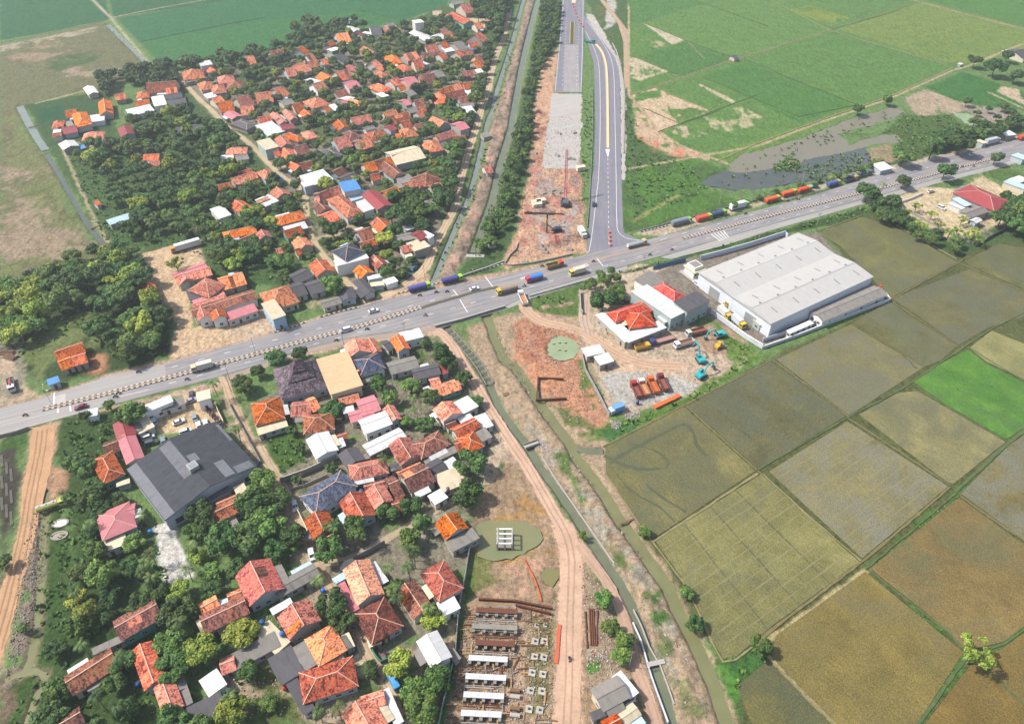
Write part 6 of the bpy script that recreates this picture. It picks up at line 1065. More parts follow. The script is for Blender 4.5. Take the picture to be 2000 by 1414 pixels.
for kind, x, y, r, sh_, lab in TREES:
    cnt[kind] += 1; rz = rt.random() * 6.28
    if kind == 'palm':
        t = empty('palm_tree', (x, y, 0), rz); cr, tr = PALMS[rt.randrange(3)]; h = rt.uniform(6.5, 9.5); s = rt.uniform(.8, 1.05)
        o = meshobj('crown', cr, t); o.location = (.12 * h * .0, 0, h); o.scale = (s, s, s); o = meshobj('trunk', tr, t); o.scale = (6, 6, h * 1.01); TREEOBJ.append((t, 'coconut palm', x, y, r, lab)); continue
    if kind == 'sparse':
        t = empty('sparse_tree', (x, y, 0), rz); o = meshobj('crown', SPARSE[rt.randrange(2)], t); o.location = (0, 0, r * 1.25); o.scale = (r, r, r * .9); o = meshobj('trunk', TRUNKS[0], t); o.scale = (r, r, r); TREEOBJ.append((t, 'feathery yellow green tree', x, y, r, lab)); continue
    h = r * rt.uniform(.85, 1.15)
    if cnt['tree'] <= 290:
        t = empty('broadleaf_tree', (x, y, 0), rz); near = cnt['tree'] < 260; me_ = CROWNS[sh_][rt.randrange(5)]
        o = meshobj('crown', me_, t); o.location = (0, 0, h * 1.05); o.scale = (r, r, h * 1.0); o = meshobj('trunk', TRUNKS[rt.randrange(3)], t); o.scale = (r * .9, r * .9, h)
        TREEOBJ.append((t, ['dark green', 'mid green', 'light green'][sh_], x, y, r, lab))
    else: rest.append((x, y, r, h, sh_, rz))
# the far trees beyond the first three hundred, one mass
VV = []; FF = []; MI = []; base = 0
tmpl = [[(np.array([v.co[:] for v in m_.vertices]), [list(p.vertices) for p in m_.polygons]) for m_ in row] for row in FAR]
for x, y, r, h, sh_, rz in rest:
    v, f = tmpl[sh_][rt.randrange(3)]; c, s = math.cos(rz), math.sin(rz); vv = np.stack([(v[:, 0] * c - v[:, 1] * s) * r + x, (v[:, 0] * s + v[:, 1] * c) * r + y, v[:, 2] * h + h * 1.05], 1)
    VV.append(vv); FF += [[i + base for i in q] for q in f]; MI += [sh_] * len(f); base += len(v)
    tb = MB(); tb.tube((x, y, -.1), (x, y, h * .9), r * .07, r * .04, 5); VV.append(np.array(tb.v)); FF += [[i + base for i in q] for q in tb.f]; MI += [3] * len(tb.f); base += len(tb.v)
print('trees', cnt, 'rest', len(rest))
if rest:
    me = D.meshes.new('distant_trees'); me.from_pydata(np.concatenate(VV).tolist(), [], FF)
    for m_ in leafs + [M['trunk']]: me.materials.append(m_)
    me.polygons.foreach_set('material_index', MI); me.update(); tag(meshobj('distant_trees', me), 'many smaller garden and woodland trees between and behind the village houses', 'trees', kind='stuff')
# undergrowth and weeds: low clumps nobody could count
def clumps(name, label, polys, mats_, n_per_m2, size, seed, up=.5, quads=5, cap=9000):
    rs = random.Random(seed); mb = MB(); 
    for s in polys:
        wgt = 1.0
        if isinstance(s, tuple): s, wgt = s
        pts = P(s); xs_ = [p[0] for p in pts]; ys_ = [p[1] for p in pts]; n = int((max(xs_) - min(xs_)) * (max(ys_) - min(ys_)) * n_per_m2 * wgt)
        for _ in range(min(n, cap)):
            x = rs.uniform(min(xs_), max(xs_)); y = rs.uniform(min(ys_), max(ys_))
            if not pin(x, y, pts) or on_house(x, y, .2): continue
            k = size * rs.uniform(.5, 1.5); m_ = rs.randrange(len(mats_)); z0 = -.1
            for q in range(quads):
                a = rs.random() * 6.28; d = Vector((math.cos(a), math.sin(a), 0)); b = Vector((-d.y, d.x, 0)); c = Vector((x, y, z0)) + d * k * rs.uniform(0, .6); w_ = k * .5; t_ = Vector((0, 0, k * up * rs.uniform(.8, 1.8))) + d * k * .5
                mb.add([c - b * w_, c + b * w_, c + b * w_ * .6 + t_, c - b * w_ * .6 + t_], [(0, 1, 2, 3)], m_)
    o = mb.build(name, mats_); tag(o, label, name.replace('_', ' '), kind='stuff'); return o
clumps('undergrowth', 'rough green undergrowth on the verges, canal banks and wood edges', [
 '1060,5 1094,5 1086,85 1056,130 1040,195 1030,300 1012,352 1000,420 960,485 930,530 880,540 925,500 975,350 1012,240 1045,70', ('1205,532 1320,506 1500,455 1690,405 1690,420 1540,452 1330,502 1230,534', 2), '1141,190 1158,190 1155,330 1140,400 1136,300', '1220,180 1235,210 1262,300 1300,305 1380,340 1380,372 1240,430 1222,380',
 '0,590 60,560 190,500 262,500 320,600 335,690 250,715 150,640 60,700 0,690', '130,300 230,290 300,230 420,250 600,400 590,470 540,550 400,510 300,480 200,470', ('120,830 235,800 240,870 190,900 130,900', 2), '85,960 130,980 150,1200 110,1330 70,1414 20,1414 60,1300', '130,960 200,960 300,1000 330,1160 480,1300 460,1414 90,1414',
 '515,840 560,805 590,850 600,900 540,930', '1033,580 1130,560 1210,535 1205,552 1140,572 1060,610', ('1400,640 1480,690 1350,788 1200,850 1190,835 1330,780 1440,712', 2), '905,1180 925,1070 930,1100 915,1170 895,1280 870,1414 855,1414 880,1290', '1500,330 1560,318 1598,330 1580,340', ('1640,300 1700,300 1720,330 1560,372 1480,395 1390,430 1390,415 1500,378', 1), '745,1320 800,1290 860,1330 868,1400 800,1414',
 '1640,262 1720,262 1764,225 1860,225 1890,255 1800,310 1764,290 1740,262', '1400,1290 1500,1245 1505,1290 1440,1330 1450,1414 1424,1330', '1255,1155 1290,1150 1308,1210 1278,1225', ('1510,322 1540,306 1564,318 1560,332 1516,336', 5), ('1424,334 1500,300 1620,250 1740,215 1740,240 1640,270 1560,305 1450,336', .35), ('1370,352 1500,330 1600,300 1700,300 1660,336 1540,360 1400,366', .3), ('970,60 1000,70 960,240 925,360 880,470 850,540 865,540 900,450 945,350 975,240 1010,90', .8)], [leafs[0], leafs[1]], .12, .8, 5)
clumps('field_weeds', 'thin bright weeds along the paddy bunds and ditch edges', [('1697,1112 1862,966 2010,840 2010,850 1870,972 1705,1118', 5), ('1780,1180 1850,1236 1843,1242 1775,1184', 6), ('1885,1275 1895,1288 1800,1414 1785,1414', 6), ('1178,868 1335,786 1505,700 1500,690 1340,780 1180,860', 3), ('1780,745 1840,712 1888,690 1995,750 1995,830 1960,855 1855,792', .5),
 ('200,40 235,70 300,132 285,138 215,60', 1), ('85,290 120,330 190,440 215,490 225,480 200,430 130,320 100,285', 1)], [leafs[0], leafs[1]], .22, .3, 8, quads=4)
PONDXY = [P(s_) for _n, s_ in PONDS]
# rubble and litter
def stones(name, label, polys, mats_, n, size, seed):
    rs = random.Random(seed); mb = MB()
    for s, k in polys:
        pts = P(s); xs_ = [p[0] for p in pts]; ys_ = [p[1] for p in pts]; c = 0
        for _ in range(int(n * k) * 3):
            if c >= n * k: break
            x = rs.uniform(min(xs_), max(xs_)); y = rs.uniform(min(ys_), max(ys_))
            if not pin(x, y, pts) or on_house(x, y, .1) or any(pin(x, y, q_) for q_ in PONDXY): continue
            c += 1; r = size * rs.uniform(.4, 1.5); a = rs.random() * 3; vs = []
            for q in range(4): vs.append((x + math.cos(a + q * 1.57) * r * rs.uniform(.6, 1), y + math.sin(a + q * 1.57) * r * rs.uniform(.6, 1), -.05))
            vs += [(x + (vx - x) * .5, y + (vy - y) * .5, r * rs.uniform(.4, .9)) for vx, vy, _z in vs[:4]]
            mb.add(vs, [(4, 5, 6, 7), (0, 1, 5, 4), (1, 2, 6, 5), (2, 3, 7, 6), (3, 0, 4, 7)], rs.randrange(len(mats_)))
    o = mb.build(name, mats_); tag(o, label, 'rubble', kind='stuff')
RB = [plain('rubble_%d' % i, C(h, .5), .95, var=.3) for i, h in enumerate(('c8bcb0', 'a08c7c', 'b8887a', 'dcd6cc', '857868'))]
stones('rubble', 'loose stones, broken concrete and clods on the building sites and banks', [
 ('1030,0 1042,0 1028,70 1010,140 994,225 982,275 964,345 945,404 928,449 912,500 880,548 860,552 862,530 882,491 902,441 922,399 942,332 962,237 982,175 1012,75', 1.2), ('965,640 1000,700 1050,790 1110,880 1190,990 1260,1100 1330,1240 1390,1400 1350,1400 1290,1250 1210,1100 1140,980 1050,850 985,760', 1.6), ('1030,330 1130,330 1140,400 1130,490 1000,510 1012,430', 1.6), ('1060,225 1134,230 1130,330 1050,330', .8),
 ('1130,1100 1180,1150 1225,1290 1150,1350 1140,1200', .7), ('905,1185 1080,1190 1080,1414 870,1414', 1.6), ('1000,630 1130,640 1190,800 1120,830 1010,700', .8), ('60,1000 84,1000 80,1130 60,1250 10,1330 30,1150', .8), ('1188,35 1212,120 1222,180 1222,300 1214,300 1205,125 1180,85', .4), ('640,700 860,660 990,830 930,980 700,1040 560,960', .8), ('430,1140 700,1180 700,1400 440,1400', .6)], RB, 900, .28, 4)
def planks(label, polys, n, seed):
    rs = random.Random(seed); mb = MB()
    for s in polys:
        pts = P(s); xs_ = [p[0] for p in pts]; ys_ = [p[1] for p in pts]; c = 0
        while c < n:
            x = rs.uniform(min(xs_), max(xs_)); y = rs.uniform(min(ys_), max(ys_))
            if not pin(x, y, pts): c += .2; continue
            c += 1; a = rs.choice((0, 0, 1.57, rs.random() * 3)); l_ = rs.uniform(.5, 2.2); d = Vector((math.cos(a), math.sin(a), 0)) * l_; z = rs.uniform(.05, .4); mb.beam(Vector((x, y, z)) - d, Vector((x, y, z + rs.uniform(-.05, .1))) + d, rs.uniform(.1, .4), .1, rs.randrange(4))
    o = mb.build('site_debris', [M['wood'], M['oldconcrete'], M['rust'], plain('form_ply', C('c8a070'), .9, var=.3)]); tag(o, label, 'debris', kind='stuff')
planks('scattered planks, formwork and bars on the building sites', ['905,1185 1080,1190 1078,1414 870,1414', '1010,380 1138,380 1138,470 1000,505', '905,1185 1010,1190 1005,1414 880,1414'], 130, 9)
LT = [plain('litter_%d' % i, C(h, .6), .7) for i, h in enumerate(('f0eeea', 'c8b8d0', '6f8fc0', 'd88a8a', 'e8e0c0', '8a8a90'))]
stones('rubbish_heap', 'heaps of pale and coloured rubbish dumped on the canal banks', [('1045,855 1070,850 1085,880 1060,885 1048,872', 1.2), ('1192,822 1215,822 1212,838 1195,836', 1), ('1218,808 1250,802 1250,815 1222,820', .9), ('1070,900 1150,960 1180,1010 1110,960', .2), ('1320,1240 1350,1300 1370,1390 1340,1330', .35), ('1150,1265 1185,1265 1190,1290 1155,1290', .5), ('1035,790 1060,800 1050,815', .15)], LT + RB, 300, .2, 6)
# ---------------------------------------------------------------- vehicles
NTH = ['first', 'second', 'third', 'fourth', 'fifth', 'sixth', 'seventh', 'eighth', 'ninth', 'tenth', 'eleventh', 'twelfth', 'thirteenth', 'fourteenth']
def paint(hexc, k=.6, rough=.4): return plain('paint_' + hexc, C(hexc, k), rough, var=.08, spec=.4)
def place(name, label, cat, px, to=None, z=0.0, grp=None, ang=None, road=None):
    p = G(px[0], px[1], z + .03)
    if to is not None: q = G(to[0], to[1], z + .03); a = math.atan2(q.y - p.y, q.x - p.x)
    elif road is not None: q = (1, 0); a = ROADANG + (0 if road > 0 else math.pi)
    else: a = ang or 0
    t = empty(name, (p.x, p.y, z + .03), a); tag(t, label, cat, grp); VEH.append((p.x, p.y)); return t
VEH = []
_a, _b = G(90, 797), G(1500, 424); ROADANG = math.atan2(_b.y - _a.y, _b.x - _a.x)
_wm = {}
def wheels(t, xs_, hw, r=.34, w_=.24, double=False):
    key = (r, w_)
    if key not in _wm:
        mb = MB(); mb.tube((0, -w_ / 2, 0), (0, w_ / 2, 0), r, r, 12, 0); me1 = mb.mesh('wheel', [M['tyre']]); mb = MB(); mb.tube((0, -w_ / 2 - .015, 0), (0, w_ / 2 + .015, 0), r * .55, r * .5, 8, 0); _wm[key] = (me1, mb.mesh('rim', [M['steel']]))
    for x in xs_:
        for s in (-1, 1): o = meshobj('wheel', _wm[key][0], t); o.location = (x, s * hw, r); q = meshobj('rim', _wm[key][1], o)
def car(label, px, col, to=None, road=None, L=4.3, h=1.5, van=False, cat='car', grp=None):
    t = place('van' if van else 'car', label, cat, px, to, road=road, grp=grp); W = 1.72 if not van else 1.8; hl = L / 2; p = paint(col)
    if van: prof = [(-hl, .3), (hl - .05, .3), (hl, .75), (hl - .15, .95), (hl - .75, 1.1), (-hl + .08, 1.12), (-hl, .95)]; cab = [(-hl + .1, 1.1), (hl - .8, 1.1), (hl - 1.55, h + .22), (-hl + .25, h + .25)]
    else: prof = [(-hl, .3), (hl, .3), (hl, .62), (hl - .12, .78), (hl - 1.05, .95), (-hl + .35, 1.0), (-hl + .02, .92)]; cab = [(-hl + .45, .97), (hl - 1.05, .94), (hl - 1.85, h - .05), (-hl + 1.0, h - .03)]
    mb = MB(); mb.prism(prof, -W / 2, W / 2); b = mb.build('body', p, t)
    mb = MB(); n = len(cab); ins = .1; vs = [(x, s * (W / 2 - (ins if z < 1.3 else .22)), z) for s in (-1, 1) for x, z in cab]; mb.add(vs, [[i, (i + 1) % n, (i + 1) % n + n, i + n] for i in range(n)] + [list(range(n))[::-1], list(range(n, 2 * n))]); mb.build('windows', M['glass'], t)
    mb = MB(); x0, x1 = cab[3][0] + .12, cab[2][0] - .05; zr = cab[3][1]; mb.box(x0 - .1, x1 + .08, -W / 2 + .2, W / 2 - .2, zr - .03, zr + .04); mb.build('roof_panel', p, t)
    for s in (-1, 1): mb = MB(); mb.box(hl - .03, hl + .02, s * .62 - .18, s * .62 + .18, .55, .72); mb.build('headlight', M['white'], t)
    wheels(t, (-hl * .62, hl * .64), W / 2 - .08); return t
def cab(t, x0, x1, w_, h, col, z0=.55):
    p = paint(col); mb = MB(); mb.prism([(x0, z0), (x1, z0), (x1, z0 + .9), (x1 - .12, h - .1), (x1 - .3, h), (x0, h)], -w_ / 2, w_ / 2); c = mb.build('cab', p, t)
    mb = MB(); z1 = z0 + (h - z0) * .5; mb.add([(x1 + .02, -w_ / 2 + .12, z1), (x1 + .02, w_ / 2 - .12, z1), (x1 - .11, w_ / 2 - .18, h - .18), (x1 - .11, -w_ / 2 + .18, h - .18)], [(0, 1, 2, 3)]); mb.build('windscreen', M['glass'], c)
    for s in (-1, 1):
        mb = MB(); y = s * (w_ / 2 + .015); f = [(x0 + .35, y, z1 + .05), (x1 - .3, y, z1 + .05), (x1 - .38, y, h - .28), (x0 + .35, y, h - .28)]; mb.add(f, [(0, 1, 2, 3)] if s < 0 else [(3, 2, 1, 0)]); mb.build('side_window', M['glass'], c)
        mb = MB(); mb.box(x1 - .02, x1 + .04, s * w_ * .34 - .16, s * w_ * .34 + .16, z0 + .15, z0 + .35); mb.build('headlight', M['white'], c)
    mb = MB(); mb.box(x1 - .05, x1 + .12, -w_ / 2 + .03, w_ / 2 - .03, z0 - .2, z0 + .08); mb.build('bumper', M['steel'], c); return c
def truck(label, px, kind, cabc, bodyc, to=None, road=None, L=8.5, cat='truck', loadc=None, grp=None, w_=2.4, h=None, name=None):
    nm = name or {'dump': 'dump_truck', 'box': 'box_truck', 'tarp': 'tarpaulin_truck', 'tank': 'tanker_truck', 'flat': 'flatbed_truck', 'container': 'container_truck'}[kind]
    t = place(nm, label, cat, px, to, road=road, grp=grp); hl = L / 2; cl = 1.9 if L > 7 else 1.5; ch = 2.7 if L > 7 else 2.15; r = .5 if L > 7 else .38
    mb = MB(); mb.box(-hl + .1, hl - .3, -.45, .45, r + .05, r + .35); mb.build('chassis', M['dark'], t); cab(t, hl - cl, hl, w_ * .96, ch, cabc, r + .1); x0, x1 = -hl, hl - cl - .2; p = paint(bodyc); z0 = r + .35; hh = h or {'dump': 1.3, 'box': 2.3, 'tarp': 1.5, 'tank': 0, 'flat': .5, 'container': 2.6}[kind]
    if kind in ('dump', 'flat', 'tarp'):
        mb = MB(); th = .09; mb.box(x0, x1, -w_ / 2, w_ / 2, z0, z0 + .12); mb.box(x0, x1, -w_ / 2, -w_ / 2 + th, z0 + .12, z0 + hh); mb.box(x0, x1, w_ / 2 - th, w_ / 2, z0 + .12, z0 + hh); mb.box(x0, x0 + th, -w_ / 2 + th, w_ / 2 - th, z0 + .12, z0 + hh); mb.box(x1 - th, x1, -w_ / 2 + th, w_ / 2 - th, z0 + .12, z0 + hh + (.3 if kind == 'dump' else 0)); b = mb.build('cargo_bed', p, t)
        for i in range(5): mb = MB(); x = x0 + .3 + i * (x1 - x0 - .6) / 4; mb.box(x - .05, x + .05, -w_ / 2 - .05, -w_ / 2, z0, z0 + hh); mb.box(x - .05, x + .05, w_ / 2, w_ / 2 + .05, z0, z0 + hh); mb.build('bed_rib', p, b)
        if kind == 'tarp':
            mb = MB(); zz = z0 + hh; mb.prismx([(-w_ / 2 - .06, zz - .55), (w_ / 2 + .06, zz - .55), (w_ / 2 + .02, zz + .1), (w_ * .3, zz + .5), (0, zz + .62), (-w_ * .3, zz + .5), (-w_ / 2 - .02, zz + .1)], x0 - .05, x1 + .05); mb.build('tarpaulin', paint(loadc, .6, .6), t)
        elif loadc: mb = MB(); mb.box(x0 + th, x1 - th, -w_ / 2 + th, w_ / 2 - th, z0 + .12, z0 + hh * (.45 if kind == 'dump' else .8), taper=.12); mb.build('bed_floor', paint(loadc, .5, .9), t)
    elif kind in ('box', 'container'):
        mb = MB(); mb.box(x0, x1, -w_ / 2, w_ / 2, z0, z0 + hh); b = mb.build('cargo_box', p, t); mb = MB()
        for y in (-w_ / 2, w_ / 2 - .08): mb.box(x0 - .02, x1 + .02, y - .02, y + .1, z0 + hh - .1, z0 + hh + .03)
        mb.box(x0 - .03, x0, -.03, .03, z0, z0 + hh); mb.build('box_trim', M['steel'], b)
    else:
        mb = MB(); mb.tube((x0, 0, z0 + .85), (x1, 0, z0 + .85), .95, .95, 16); mb.build('tank', p, t); mb = MB()
        for x in (x0 + 1, (x0 + x1) / 2, x1 - 1): mb.tube((x, 0, z0 + 1.75), (x, 0, z0 + 2.0), .3, .3, 8)
        mb.box(x0, x1, -.35, .35, z0 + 1.78, z0 + 1.84); mb.build('walkway', M['steel'], t)
    wheels(t, ([hl - 1.0, -hl + 1.0, -hl + 2.3] if L > 7 else [hl - .8, -hl + 1.0]) + ([0.3] if L > 11 else []), w_ / 2 - .18, r, .34); return t
g1 = 'lorries parked along the far side of the highway'
truck('lorry under a long rumpled grey tarpaulin, nearest the ramp among the parked lorries', (1330, 438), 'tarp', '8fc040', '7f8890', road=1, L=11, loadc='8a94a0', grp=g1, h=1.8)
truck('parked lorry with an orange tarpaulin between the grey and the navy covered ones', (1374, 430), 'tarp', '9acd3c', 'd05030', road=1, L=8.5, loadc='f06038', grp=g1)
truck('parked lorry with a navy tarpaulin beside the white container lorry', (1403, 422), 'tarp', '9acd3c', '404a60', road=1, L=8.5, loadc='4a5878', grp=g1)
truck('parked lorry with a tall white container and lime cab', (1443, 407), 'container', '9acd3c', 'e8ecf0', road=1, L=11, grp=g1)
truck('parked orange covered lorry, nearest of the three orange ones in a row', (1508, 394), 'tarp', 'b0c040', 'd05030', road=1, L=8.8, loadc='f46a34', grp=g1)
truck('middle one of the three orange covered lorries in a row', (1540, 382), 'tarp', 'b0c040', 'd05030', road=1, L=8.8, loadc='f46a34', grp=g1)
truck('farthest of the three orange covered lorries in a row', (1570, 375), 'tarp', 'b0c040', 'd05030', road=1, L=8.4, loadc='ee5a30', grp=g1)
truck('parked lorry with a blue cover beyond the three orange ones', (1627, 363), 'tarp', 'c0b040', '4a5a90', road=1, L=8.2, loadc='5468a8', grp=g1); truck('dark bodied lorry with yellow cab behind the blue covered lorry', (1660, 354), 'dump', 'd0b040', '50545a', road=1, L=8, grp=g1)
truck('light blue pickup beside the farthest orange covered lorry', (1586, 366), 'flat', '6fb0e0', '7fc0e8', to=(1600, 364), L=5, loadc='8cc8f0')
t = truck('car transporter parked in front of the white roadside awning', (1682, 345), 'flat', '7a8088', '9098a0', road=1, L=13, cat='car transporter', name='car_transporter', h=.4)
for i, c_ in enumerate(('3a4a80', '404448', '3f8a70')):
    q = G(1665 + i * 15, 350 - i * 4, 1.6); cc = car(['navy', 'black', 'green'][i] + ' car carried on the car transporter', (1665 + i * 15, 350 - i * 4), c_, road=1, L=3.8); cc.location.z = 1.45
truck('silver coach parked beyond the big dark tree at far right', (1936, 281), 'container', 'c8ccd4', 'c4c8d0', road=1, L=11, cat='coach', name='coach'); truck('orange lorry at the right edge of the highway', (1998, 272), 'tarp', 'd05030', 'd05030', road=1, L=8, loadc='f05a30')
truck('white tanker lorry turning out of the ramp junction', (1243, 481), 'tank', 'd8b890', 'e8e8e4', road=1, L=10)
truck('mustard tipper lorry with a red cab below the red earth works', (1083, 522), 'dump', 'e04838', 'a89848', road=1, L=8.3, loadc='5a4a30'); truck('lorry with bright blue tarpaulin and pink cab', (1043, 548), 'tarp', 'd04070', 'b04a80', road=-1, L=7.8, loadc='3f8ae0')
truck('small cream box lorry with orange stripe on the near lane', (1127, 535), 'box', 'e0c870', 'e8dcc0', road=-1, L=7.6); truck('brown covered lorry with a yellow cab on the bridge', (990, 571), 'tarp', 'e0c040', '8a7a6a', road=-1, L=9.5, loadc='a08c78')
truck('purple blue covered lorry with a lime cab, nearer the village track', (820, 566), 'tarp', 'a8d838', '55507a', road=1, L=10, loadc='5a5aa0'); truck('purple blue covered lorry with a lime cab, nearer the canal mouth', (884, 551), 'tarp', 'a8d838', '44406a', road=1, L=9.5, loadc='4f4a90')
truck('white tipper with orange bed turning off the bridge onto the dirt road', (1021, 587), 'dump', 'f0f0ee', 'f0f0ee', to=(1013, 570), L=8.8, loadc='d89060'); truck('cream box lorry on the near lane beside the kerbed median', (396, 721), 'box', 'd8cca0', 'd8d4c8', road=-1, L=7.8)
truck('white trailer lorry with an orange cab on the sandy lorry park', (364, 486), 'container', 'e09838', 'eeeeee', to=(340, 493), L=13.5, w_=2.6); truck('lime yellow tanker lorry parked at the left dirt road', (103, 992), 'tank', 'd8d870', 'd0d068', to=(120, 986), L=8.2, h=1)
t = truck('white cab crane lorry with red jib at far left', (24, 755), 'flat', 'e8ecec', '706860', to=(27, 768), L=8, cat='crane lorry', name='crane_lorry'); mb = MB(); mb.beam((-3.4, 0, 1.4), (2.6, 0, 3.0), .4, .4); mb.beam((1.9, 0, .9), (1.9, 0, 2.9), .5, .5); mb.build('jib', M['red'], t)
truck('white lorry with white cover parked on the red earth works', (1137, 459), 'box', 'e8e8e4', 'ece8e0', to=(1145, 470), L=7); truck('teal machine lorry laying asphalt at the top of the ramp', (1151, 84), 'flat', '3a8a88', '4a9a90', to=(1160, 86), L=9, cat='paver', name='road_paver')
g2 = 'tippers lined up on the grey gravel'
truck('dark red tipper, leftmost of the four lined up on gravel', (1242, 766), 'dump', 'b83028', '8a4038', to=(1235, 752), L=8.2, grp=g2, loadc='9a5a48'); truck('cream bedded tipper with white cab among the four lined up on gravel', (1257, 762), 'dump', 'e8e0dc', 'c87858', to=(1250, 748), L=8.4, grp=g2, loadc='d8a070')
truck('bright orange tipper among the four lined up on gravel', (1275, 757), 'dump', 'e87030', 'e06828', to=(1268, 743), L=8.4, grp=g2, loadc='c87848'); truck('maroon tipper, rightmost of the four lined up on gravel', (1294, 752), 'dump', '803040', '904838', to=(1287, 738), L=8.4, grp=g2, loadc='9a6050')
truck('yellow tipper parked below the white canopy of the red roofed shop', (1254, 681), 'dump', 'e0b830', 'd8a830', to=(1268, 678), L=6.4, loadc='8a6a40'); truck('long lorry with navy cab and pinkish bed beside the dark building', (1293, 668), 'flat', '3a3f80', 'a8827a', to=(1272, 674), L=11, loadc='c0948a')
truck('white tipper with brown bed in the middle of the machine yard', (1335, 675), 'dump', 'f0f0f0', 'd8d4d0', to=(1318, 680), L=8.6, loadc='a06048'); truck('pale grey cabbed tipper with red brown bed, farthest in the machine yard', (1358, 653), 'dump', 'c8d0c8', 'a87060', to=(1342, 657), L=8.6, loadc='9a5f50')
truck('yellow and red lorry beside the warehouse front wall', (1414, 592), 'flat', 'd8b840', 'c09838', to=(1422, 600), L=7.4, loadc='c87040'); truck('white box lorry with yellow cab, upper of the two in the warehouse lane', (1414, 617), 'box', 'e0c040', 'f0efe8', to=(1424, 626), L=7.2); truck('pale box lorry with yellow cab, lower of the two in the warehouse lane', (1441, 634), 'box', 'e8c838', 'dde4ea', to=(1451, 643), L=7.4)
truck('yellow lorry half under the white canopy of the red roofed shop', (1196, 655), 'flat', 'e0b830', 'c8a030', to=(1202, 660), L=6); truck('blue three wheeled machine lorry in the garden by the lane', (767, 1330), 'flat', '3f9ad8', '4aa0e0', to=(775, 1345), L=6.5, w_=1.7, loadc='6ab8f0')
truck('blue drop side container lorry at the pipe fence corner of the yard', (1203, 804), 'box', 'c8d8e8', '6fa8e0', to=(1192, 808), L=5.6)
# cars
for a in [('white hatchback on the highway above the planted median', (927, 566), 'f2f2f4', 1), ('white saloon driving past the yellow flat building', (730, 609), 'f0f0f2', 1), ('dark grey hatchback on the left edge of the ramp', (1160, 401), '3c4450', None), ('maroon saloon on the near lane at far left', (159, 797), '8a2040', -1), ('white car on the highway near the silver coach', (1899, 304), 'f0f2f4', 1),
          ('dark vehicle in the shade of the verge tree', (1707, 388), '4a6070', 1)]:
    car(a[0], a[1], a[2], to=(1160, 380) if a[3] is None else None, road=a[3])
car('white people carrier on the near lane beside the kerbed median', (675, 647), 'eef0f2', road=-1, van=True, L=4.6, cat='van')
g3 = 'vehicles in the sandy car park'
for lab, px, c_, to, van in [('white van beside the cream car port in the car park', (302, 824), 'd8e0e8', (299, 815), True), ('white saloon alone in the middle of the sandy car park', (350, 826), 'f0f0f0', (360, 822), False), ('silver car, leftmost of the row beside the parked motorcycles', (381, 818), '98a0a8', (378, 809), False), ('small white car just below the silver car', (389, 833), 'f2f2f2', (386, 826), False),
                     ('white pickup nearest the motorcycle row', (403, 829), 'e8ecf0', (400, 820), False), ('white car beside the planter strip above the dark hall', (364, 845), 'eeeeee', (376, 841), True), ('white people carrier at the left edge of the car park', (291, 856), 'e8eaec', (303, 852), True), ('black and white estate car below the people carrier', (297, 867), '585c60', (307, 864), True), ('grey hatchback beside the dark hall gable', (320, 863), '8a98a4', (318, 855), False),
                     ('black car beside the cream gate house', (375, 773), '50545c', (375, 764), False), ('pinkish silver car beside the gate house wall', (375, 784), 'b0a8b0', (385, 780), False)]:
    car(lab, px, c_, to=to, van=van, grp=g3, cat='van' if van else 'car')
car('white car parked at the gate of the navy hip roofed house', (577, 990), 'eef0f4', to=(580, 1000)); car('pale blue car half hidden under the trees below the navy roof', (521, 1038), 'a8bccc', to=(526, 1048)); car('white minibus on the village lane beside the long grey roof', (610, 1086), 'f4f6f6', to=(612, 1094), van=True, cat='minibus', L=4.2)
car('white pickup outside the warehouse gable', (1361, 556), 'e8ecf4', to=(1368, 562)); car('black car behind the red hip roofed shop', (1221, 592), '2c3038', to=(1232, 588)); car('white people carrier in the yard of the maroon roofed house', (1838, 408), 'eef0f2', to=(1848, 412), van=True, cat='van'); car('pale beige car in the shade beside the yard entrance at far right', (1817, 376), 'd8d0c0', to=(1828, 373))
car('dark blue car in the lane beside the green plot', (503, 912), '404a70', to=(505, 922)); car('white car outside the cream and white shop north of the bridge', (829, 489), 'f0f2f4', to=(833, 484)); car('blue covered car under the trees by the village track', (808, 526), '4a6fa0', to=(812, 522)); car('dark blue car beside the village track near its mouth', (796, 541), '3a5080', to=(801, 537))
